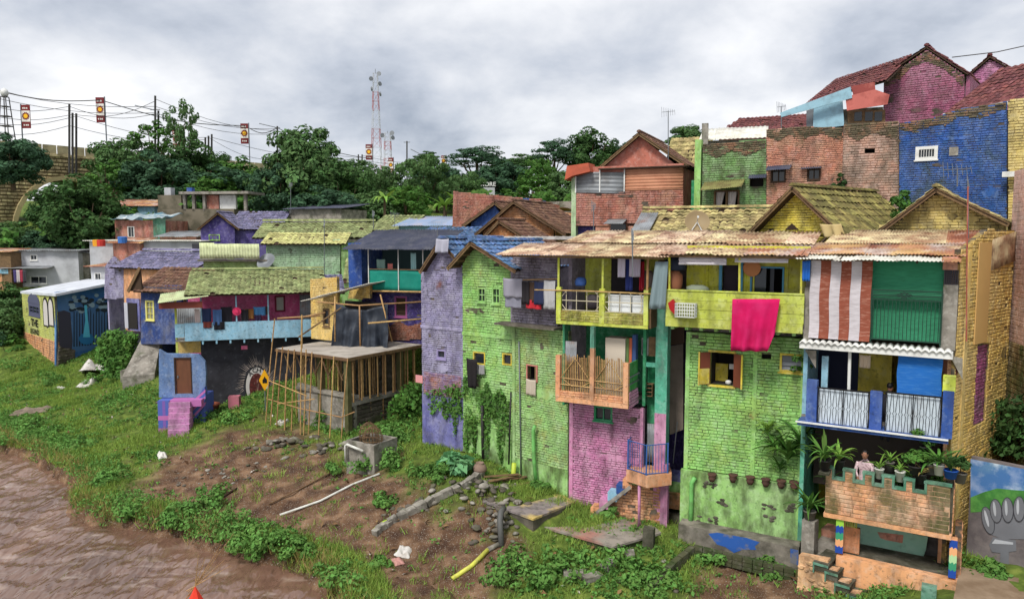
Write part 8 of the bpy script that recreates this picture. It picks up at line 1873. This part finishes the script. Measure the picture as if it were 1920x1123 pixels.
# ------------------------------------------------------------------ bridge, banners, poles, masts, wires
fB=Fr(-110,82,545,118,6.0,330,330)
BG=thing('stone_bridge','old stone arch bridge with pale parapet at the left edge','bridge',fB)
bot=-4.0;zt=fB.z(120,292);arc=[fB.uz(118+92*math.cos(t),430-96*math.sin(t))for t in[math.pi*i/14 for i in range(15)]]
S_br=mat('bridge_stone',(222,204,156),.95,.25,[((120,104,76),1.2,.5,.1,.7),((84,82,60),.5,.56,.08,.7)],bump=.8,bscale=4)
pl_=[(-1,bot),(arc[-1][0],bot)]+arc[::-1]+[(arc[0][0],bot),(fB.w,bot),(fB.w,zt+.6),(-1,zt-.3)]
wall(BG,pl_,S_br,seed=160,brick=(.62,.42),proud=.09,thick=8,j=.10,patch=0,mort=mat('bridge_mortar',(96,84,62),.95,.0),single=280)
for i in range(14):p,q=arc[i],arc[i+1];MB().bar((p[0],-.1,p[1]),(q[0],-.1,q[1]),.5,.55,up=(0,1,0)).part('arch_stone',mat('arch_ring',(190,174,130),.9,.06),BG)
MB().box(-1,fB.w,-.25,.2,zt-.2,zt+.1).part('string_course',S_br,BG)
for i in range(40):u=i*1.6-1;MB().box(u,u+1.45,-.15,.05,zt+.1,zt+1.15).part('parapet_panel',mat('parapet_stone',(190,178,140),.9,.1,[((120,112,88),1,.54,.1,.6)]),BG)
def DP(px,py,Y,f=None):return D(px,py,Y)
R_b,Y_b,W_b=flat('banner_red',(116,34,36)),flat('banner_yellow',(244,186,40)),flat('banner_white',(226,222,214))
def banner(px,y0,y1,w,Y,yb,side,label):
 a,b=D(px,y1,Y),D(px,y0,Y);T=thing('street_banner',label,'banner',frame_at((a.x,Y,D(px,yb,Y).z),0),'street banners');h=b.z-a.z;W_=w/FPX*Y/2;zo_=a.z-D(px,yb,Y).z
 pan=MB().box(-W_,W_,-.04,.04,zo_,zo_+h).part('panel',R_b,T);MB().box(-W_*.98,W_*.98,-.05,-.042,zo_+h*.28,zo_+h*.75).part('emblem_field',W_b,pan);c=zo_+h*.52;n=24
 MB().prism([(W_*(.98 if j%2 else .72)*math.cos(6.2832*j/n),c+W_*(.98 if j%2 else .72)*math.sin(6.2832*j/n))for j in range(n)],-.062,-.052).part('sun_rays',R_b,pan);MB().prism(ring_poly(0,c,W_*.5,W_*.5,16),-.072,-.064).part('sun_disc',Y_b,pan)
 for k,(u0_,v0)in enumerate(((-.7,.86),(-.3,.86),(.15,.86),(-.6,.14),(-.1,.14),(.3,.14))):MB().box(W_*u0_,W_*(u0_+.32),-.052,-.043,zo_+h*(v0-.035),zo_+h*(v0+.03)).part('print_mark',W_b,pan)
 MB().tube([(W_*1.15*side,.05,0),(W_*1.15*side,.05,zo_+h+.1)],.07,6).part('post',M_steel,T)
for a in((50,197,241,16,86,300,-1,'leftmost red street banner with yellow sun'),(189,183,230,15,90,300,1,'highest red street banner with yellow sun above the bridge'),(459,232,270,14,106,340,1,'red sun banner above the light green bushes'),(331,243,280,13,98,340,1,'red sun banner half hidden behind the slender tree'),(692,271,300,12,130,350,1,'red sun banner left of the radio mast foot'),(733,296,324,9,140,350,1,'small red sun banner right of the radio mast foot'),(832,292,312,9,150,350,1,'tiny red sun banner beside the feathery bamboo'),(938,307,330,9,135,370,1,'tiny red sun banner before the rain trees')):banner(*a)
def pole(pts,Y,r,label,m_=None,name='utility_pole',cat='pole',arm=None):
 T=thing(name,label,cat,frame_at(D(*pts[0],Y),0));inv=T.matrix_world.inverted();MB().tube([inv@D(x,y,Y)for x,y in pts],r,6).part('shaft',m_ or M_conc,T)
 for q in(arm or()):MB().tube([inv@D(x,y,Y)for x,y in q],r*.5,5).part('arm',M_steel,T)
M_dk=flat('dark_pole',(70,68,66))
for k,(x,y0,y1,Y,arm)in enumerate(((130,195,285,88,None),(136,212,285,88.5,None),(143,213,285,89,None),(291,180,330,92,[[(290,207),(253,198)],[(280,215),(300,215)],[(282,206),(300,206)]]),(297,208,330,92.5,None),(385,258,310,100,None),(391,255,310,100,None),(397,252,310,100.5,None),(520,237,330,112,[[(520,240),(486,232)],[(515,240),(525,240)]]),(672,290,345,125,None),(679,290,345,125,None),(763,265,340,120,[[(757,267),(769,267)]]),(795,295,340,120,[[(795,293),(770,280)]]))):
 pole([(x,y1+40),(x,y0)],Y,.12,['tall dark pole left on the bridge','shorter pole beside the tall bridge pole','third pole of the bridge cluster','utility pole with lamp arm rising behind the feathery tree','thin pole beside the utility pole with lamp arm','left pole of the trio beyond the slender tree','middle pole of the trio beyond the slender tree','right pole of the trio beyond the slender tree','utility pole with street lamp left of the tallest round tree','left short pole at the radio mast foot','right short pole at the radio mast foot','antenna pole above the bamboo','street lamp above the bamboo'][k],M_dk,arm=arm)
# obelisk on the bridge
a=D(13,255,85);OB_=thing('lamp_obelisk','slender framed obelisk with round lamp at the left edge','lamp',frame_at(a,0));h=D(13,182,85).z-a.z
for sx in(-1,1):
 for sy in(-1,1):MB().bar((.6*sx,.6*sy,-1),(.28*sx,.28*sy,h),.08).part('leg',M_dk,OB_)
for i in range(5):t=i/4;w=.6*(1-t)+.28*t;MB().box(-w,w,-w,w,h*t-.05,h*t+.05).part('cross_plate',M_dk,OB_)
mb=MB();mb.smooth=True;mb.lathe([(0,0),(.3,.1),(.45,.45),(.3,.8),(0,1.0)],(0,0,h),10);mb.part('lamp_globe',M_white,OB_)
def mast(px,y0,y1,Y,w0,w1,label,dishes):
 a=D(px,y1,Y);h=D(px,y0,Y).z-a.z;T=thing('radio_mast',label,'mast',frame_at((a.x,a.y,a.z),0));n=12;ms=[flat('mast_red',(164,84,78)),flat('mast_white',(180,182,188))]
 for i in range(n):
  z0,z1=h*i/n,h*(i+1)/n;r0,r1=w0+(w1-w0)*i/n,w0+(w1-w0)*(i+1)/n;mb=MB()
  for k in range(4):
   c=[(1,1),(1,-1),(-1,-1),(-1,1)];p,q=c[k],c[(k+1)%4];mb.bar((p[0]*r0,p[1]*r0,z0),(p[0]*r1,p[1]*r1,z1),.09);mb.bar((p[0]*r0,p[1]*r0,z0),(q[0]*r1,q[1]*r1,z1),.045);mb.bar((p[0]*r1,p[1]*r1,z1),(q[0]*r1,q[1]*r1,z1),.045)
  mb.part('mast_section',ms[(i//2)%2],T)
 for k in range(dishes):mb=MB();mb.lathe([(0,0),(.45,.06),(.5,.3),(.0,.3)],n=12);o=mb.part('dish',M_steel,T);o.location=((-1)**k*(w1+.5),-.5,h*(.99-.045*k));o.rotation_euler=(1.4,0,.5*k)
 MB().tube([(0,0,h),(0,0,h*1.04)],.06,5).part('spike',M_steel,T)
mast(707,138,345,170,1.2,.45,'tall red and white lattice radio mast',5);mast(728,250,345,165,.9,.6,'shorter grey antenna mast beside the tall radio mast',3)
def wire(pts,label,r=.03):
 P_=[]
 for i in range(len(pts)-1):
  p,q=D(*pts[i]),D(*pts[i+1])
  for k in range(9):t=k/8;P_.append(p.lerp(q,t)-Vector((0,0,.9*math.sin(math.pi*t))))
 pipe(P_,r,M_dk,label,None,'power_line','wire',4,'power lines above the bridge')
for k,a in enumerate(([(-60,152,84),(189,188,90),(460,236,106),(520,240,112),(700,298,130)],[(-60,158,84),(291,200,92),(520,242,112)],[(-60,172,84),(291,212,92),(520,252,112),(680,296,125)],[(-60,186,84),(130,200,88),(291,214,92)],[(-60,205,84),(136,215,88),(291,190,92)],[(-60,222,84),(143,218,89),(391,258,100),(520,300,112)],[(-60,240,84),(130,236,88),(385,262,100)],[(291,186,92),(520,246,112)],[(397,258,100),(672,300,125),(900,306,140)],[(680,292,125),(830,300,150)])):wire(a,['heavy bundled cable along the banners','second cable just under the heavy bundle','cable sagging from the left edge to the mast foot','cable from the left edge to the tall bridge pole','crossing cable rising to the utility pole','low cable across the bridge poles','lowest cable at the left edge','cable between the two lamp arm poles','cable from the pole trio to the rain trees','cable right of the radio mast'][k],.055 if k==0 else .03)
# ------------------------------------------------------------------ far houses on the left
def hut(name,label,x0,x1,Y0,Y1,yt_,yb,m_,roof=None,rise=8,wins=(),over=.4,depth=4,rm=None,brick=False,hang=None):
 f=Fr(x0,Y0,x1,Y1,0,(yt_+yb)/2,(yt_+yb)/2);f.o.z=0;T=thing(name,label,'house',f);z0,z1=f.z((x0+x1)/2,yb),f.z((x0+x1)/2,yt_);hs=[f.R(*w)for w in wins]
 (wall if brick else plaster)(T,rect(0,f.w,z0-2,z1),m_,hs)
 for h_ in hs:window(T,h_,M_white,muntin=(2,1),fw=.06);recess(T,h_,.4,M_dark)
 shell(T,0,f.w,z0-2,z1-.05,depth,m_,'lrb');zr=f.z((x0+x1)/2,yt_-rise,depth)-z1
 if roof=='tile':v=Vector((0,depth,zr));tiles(T,(-over,-over,z1),(1,0,0),v,f.w+2*over,v.length,rm,size=(.32,.36),seed=x0)
 elif roof:corr(T,(-over,-over,z1+.02),(1,0,0),(0,depth,zr),f.w+2*over,depth+over,rm,seed=x0,sheet=1.2,pitch=.2,amp=.03)
 return T,f
M_gw=mat('grey_white_wall',(186,188,192),.85,.02,[((140,140,142),1,.56,.1,.5)])
T,f=hut('grey_block_house','long pale grey house with small upper window at the left edge',-30,148,66,66,470,545,M_gw,'c',4,[(57,478,70,488),(57,518,88,532)],rm=S_grey);r=f.R(0,495,90,503,-.9);corr(T,(r[0],-1.1,r[2]),(1,0,0),(0,1,.15),r[1]-r[0],1.2,S_grey,name='awning_sheet');r=f.R(-20,512,22,560,-.6);MB().box(r[0],r[1],-.7,-.1,r[2],r[3]).part('orange_annex',P_orange,T);r=f.R(-20,505,22,513,-.8);MB().box(r[0],r[1],-.9,-.1,r[2],r[3]).part('annex_roof',P_sky,T)
for i,(x,c)in enumerate(((25,(70,60,110)),(31,(200,190,190)),(37,(150,50,70)),(43,(60,60,66)))):cloth(f,f.R(x,506,x+6,530,-1),flat('far_wash_%d'%i,c),['violet','white','red','dark grey'][i]+' washing under the awning of the pale grey house','laundry','laundry',y=-1.0,fold=.05,nf=1,seed=160+i)
hut('grey_side_block','pale grey lean-to block right of the long grey house',150,168,66.5,67,474,545,M_conc,'c',3,rm=S_grey)
hut('white_wall_house','long low white wall behind the violet tile roof',168,375,64,62,452,480,M_gw,'c',2,rm=S_white);MB().box(*(lambda g:(0,.7,-.05,.05,0,.7))(0)).top('roof_vent',flat('dark_diamond',(60,60,66)),frame_at(D(361,473,61.5),0),'small dark patterned vent on the white wall','vent')
hut('lime_pen','low green and orange pen wall left of the mural house',-30,46,60,60,598,640,P_lime,None);hut('grey_tin_hut','small grey tin hut right of the pale grey house',172,200,62,61.5,500,560,M_gw,'c',8,[(178,512,190,528)],rm=S_rust,depth=2.5);hut('rusty_lean_to','rusty roofed brick lean-to on the white wall',212,262,63,62.5,456,480,P_redbrick,'c',9,rm=S_rust,depth=2);hut('low_salmon_hut','low salmon hut before the unfinished house',300,368,66,65.5,444,470,P_salmon,'c',9,[(312,452,322,464),(340,452,350,464)],rm=S_grey,depth=2.5);hut('brown_plank_hut','brown plank hut at the top left of the pale grey house',-40,20,66,65,472,500,M_wood,'c',6,rm=S_rust,depth=2,over=.2)
for k,x in enumerate((183,189,230)):mb=MB();mb.lathe([(0,0),(.35,0),(.38,.5),(.3,.55),(0,.55)],n=10);mb.top('roof_bucket',flat('bucket_%d'%k,((220,150,40),(200,60,50),(60,110,180))[k]),frame_at(D(x,462-6*(k==2),62.3),0),['yellow','red','blue'][k]+' bucket on the roof edge of the white wall','bucket')
hut('blue_shack','small blue shack with rusty roof under the trees',200,290,73,73,387,410,P_sky,'c',11,rm=S_rust)
T,f=hut('tarp_roof_shack','patched orange shack with grey blue tarp roof',216,305,69,68,413,455,P_redbrick,None,10,[(240,425,252,445)]);r=f.R(288,408,310,455,-.1);MB().box(r[0],r[1],-.15,-.02,r[2],r[3]).part('green_panel',P_trim,T);r=f.R(210,398,308,416,-.3)
mb=MB();mb.smooth=True;mb.grid(lambda s,t:(r[0]+(r[1]-r[0])*s,-.6+3*t,r[2]+.3+.5*t+.35*mnoise.noise((s*6,t*3,2))),30,8,thick=(0,0,-.04));mb.part('tarp_roof',mat('tarp_patchwork',(150,164,170),.6,.0,[((70,120,140),.8,.53,.04,.8),((220,220,216),1.4,.58,.05,.8)]),T)
T,f=hut('unfinished_concrete_house','unfinished two storey concrete house with bare columns',296,440,72,71,392,450,mat('raw_concrete',(120,112,96),.95,.02,[((70,68,52),1,.52,.1,.7)]),None,2,[(318,432,334,450),(344,432,352,448)]);z1=f.z(370,392)
for x0,x1,m_ in((296,340,MATS['raw_concrete']),(382,410,P_redbrick),(412,442,M_white)):r=f.R(x0,366,x1,395,.3);MB().box(r[0],r[1],.3,.6,z1,r[3]).part('upper_wall',m_,T)
for x in(343,360,380,457):r=f.R(x,363,x+5,400,0);MB().box(r[0],r[1],0,.3,z1-.2,r[3]).part('column',M_conc,T)
r=f.R(335,360,465,364,-.5);MB().box(r[0],r[1],-.5,3,r[2],r[3]+.05).part('roof_slab',M_conc,T);r=f.R(350,354,360,362,.5);MB().box(r[0],r[1],.5,1,r[2],r[3]+.1).part('water_tank',P_blue,T);r=f.R(308,352,320,366,.5);MB().box(r[0],r[1],.5,1.2,r[2],r[3]).part('roof_box',M_gw,T)
fbg=Fr(372,63,440,63,7,430,430);BGH=back_house('blue_far_gable_house','small blue gable house with lilac tile roof among the far houses',fbg,7,[(376,470),(440,470),(440,428),(408,404),(378,428)],P_violet,brick=False,depth=3)
pz=fbg.uz(408,399,-.4);gable_roof(BGH,pz,fbg.z(372,430,-.4),fbg.z(446,430,-.4),fbg.u(370,430,-.4),fbg.u(448,430,-.4),-.4,3,T_lilac,seed=170,single=False);e0=fbg.uz(436,430,.3);v=Vector((0,3,fbg.z(470,396,3)-e0[1]));tiles(BGH,(e0[0]-.5,.3,e0[1]),(1,0,0),v,4.6,v.length,T_lilac,seed=171);MB().box(e0[0],e0[0]+4,.5,3,0,e0[1]).part('wing_wall',P_violet,BGH);window(BGH,fbg.R(392,440,412,450),P_lime,muntin=(3,1),fw=.06)
hut('grey_shack','grey plastered shack with flat dark roof below the tallest tree',542,640,66,64,392,425,M_conc,'c',6,rm=S_dark)
T,f=hut('blue_tin_roof_house','low house with pale blue tin roof left of the red brick wall',748,850,55,54,424,445,P_sky,'c',16,rm=mat('pale_blue_tin',(140,160,190),.6,.1,[((190,170,160),1,.55,.1,.6)]));hut('far_green_roof_house','low house with pale green tile roof behind the teal net house',698,760,57,56,432,450,P_lime,'tile',28,rm=T_green,depth=3)
hut('blue_tile_roof_house','blue tiled roof just behind the dark corrugated roof',770,880,44,42,452,470,P_violet,'tile',26,rm=T_blue,depth=3)
# white letters on the far hillside
c=D(915,346,100);HL=thing('hillside_letters','white hillside letters among the trees','sign',frame_at(c,0));text(HL,'XORE',None,0,0,0,.8,M_white);MB().box(-.9,.9,.1,.2,-1.5,-.4).part('sign_base',M_gw,HL)
# television aerials
def aerial(px,ytop,ybot,Y,label,w=12,m_=None,tilt=0):
 a,b=D(px-tilt,ybot,Y),D(px,ytop,Y);T=thing('tv_aerial',label,'aerial',frame_at(a,0));d=b-a;MB().tube([(0,0,0),d],.022,5).part('mast',m_ or M_steel,T);W_=w/FPX*Y;MB().bar(d*.97-Vector((W_,0,0)),d*.97+Vector((W_,0,.05)),.02).part('boom',M_steel,T)
 for i in range(7):x=-W_+2*W_*i/6;MB().bar(d*.97+Vector((x,-.05,-.25+.02*i)),d*.97+Vector((x,.05,.25-.02*i)),.012).part('element',M_steel,T)
for a in((1253,208,300,36,'tall aerial beside the salmon gable ridge',12),(1465,200,245,33,'small aerial on the salmon brick wall',8),(1795,318,350,23.5,'aerial on the cream gable roof',26),(1815,340,450,22,'rusty pole rising from the rusty sheet roof',1),(820,425,450,36,'broken aerial on the dark corrugated roof',10),(545,345,400,64,'thin pole with bird house on the grey shack',3),(740,402,425,54,'crooked aerial above the pale blue tin roof',8),(700,400,430,48,'thin pole at the right end of the green tile roof',2),(608,415,520,44,'tall thin pole before the pale green brick house',1),(1113,385,440,34,'small aerial before the salmon brick',4),(1186,440,520,23.5,'thin pole standing in the yellow balcony',2)):aerial(*a)
a,b=D(1785,108,33),D(1960,78,31);pipe([a,a.lerp(b,.5)-Vector((0,0,.1)),b],.02,M_dk,'cable leaving the ridge of the magenta gable',None,'roof_cable','wire')
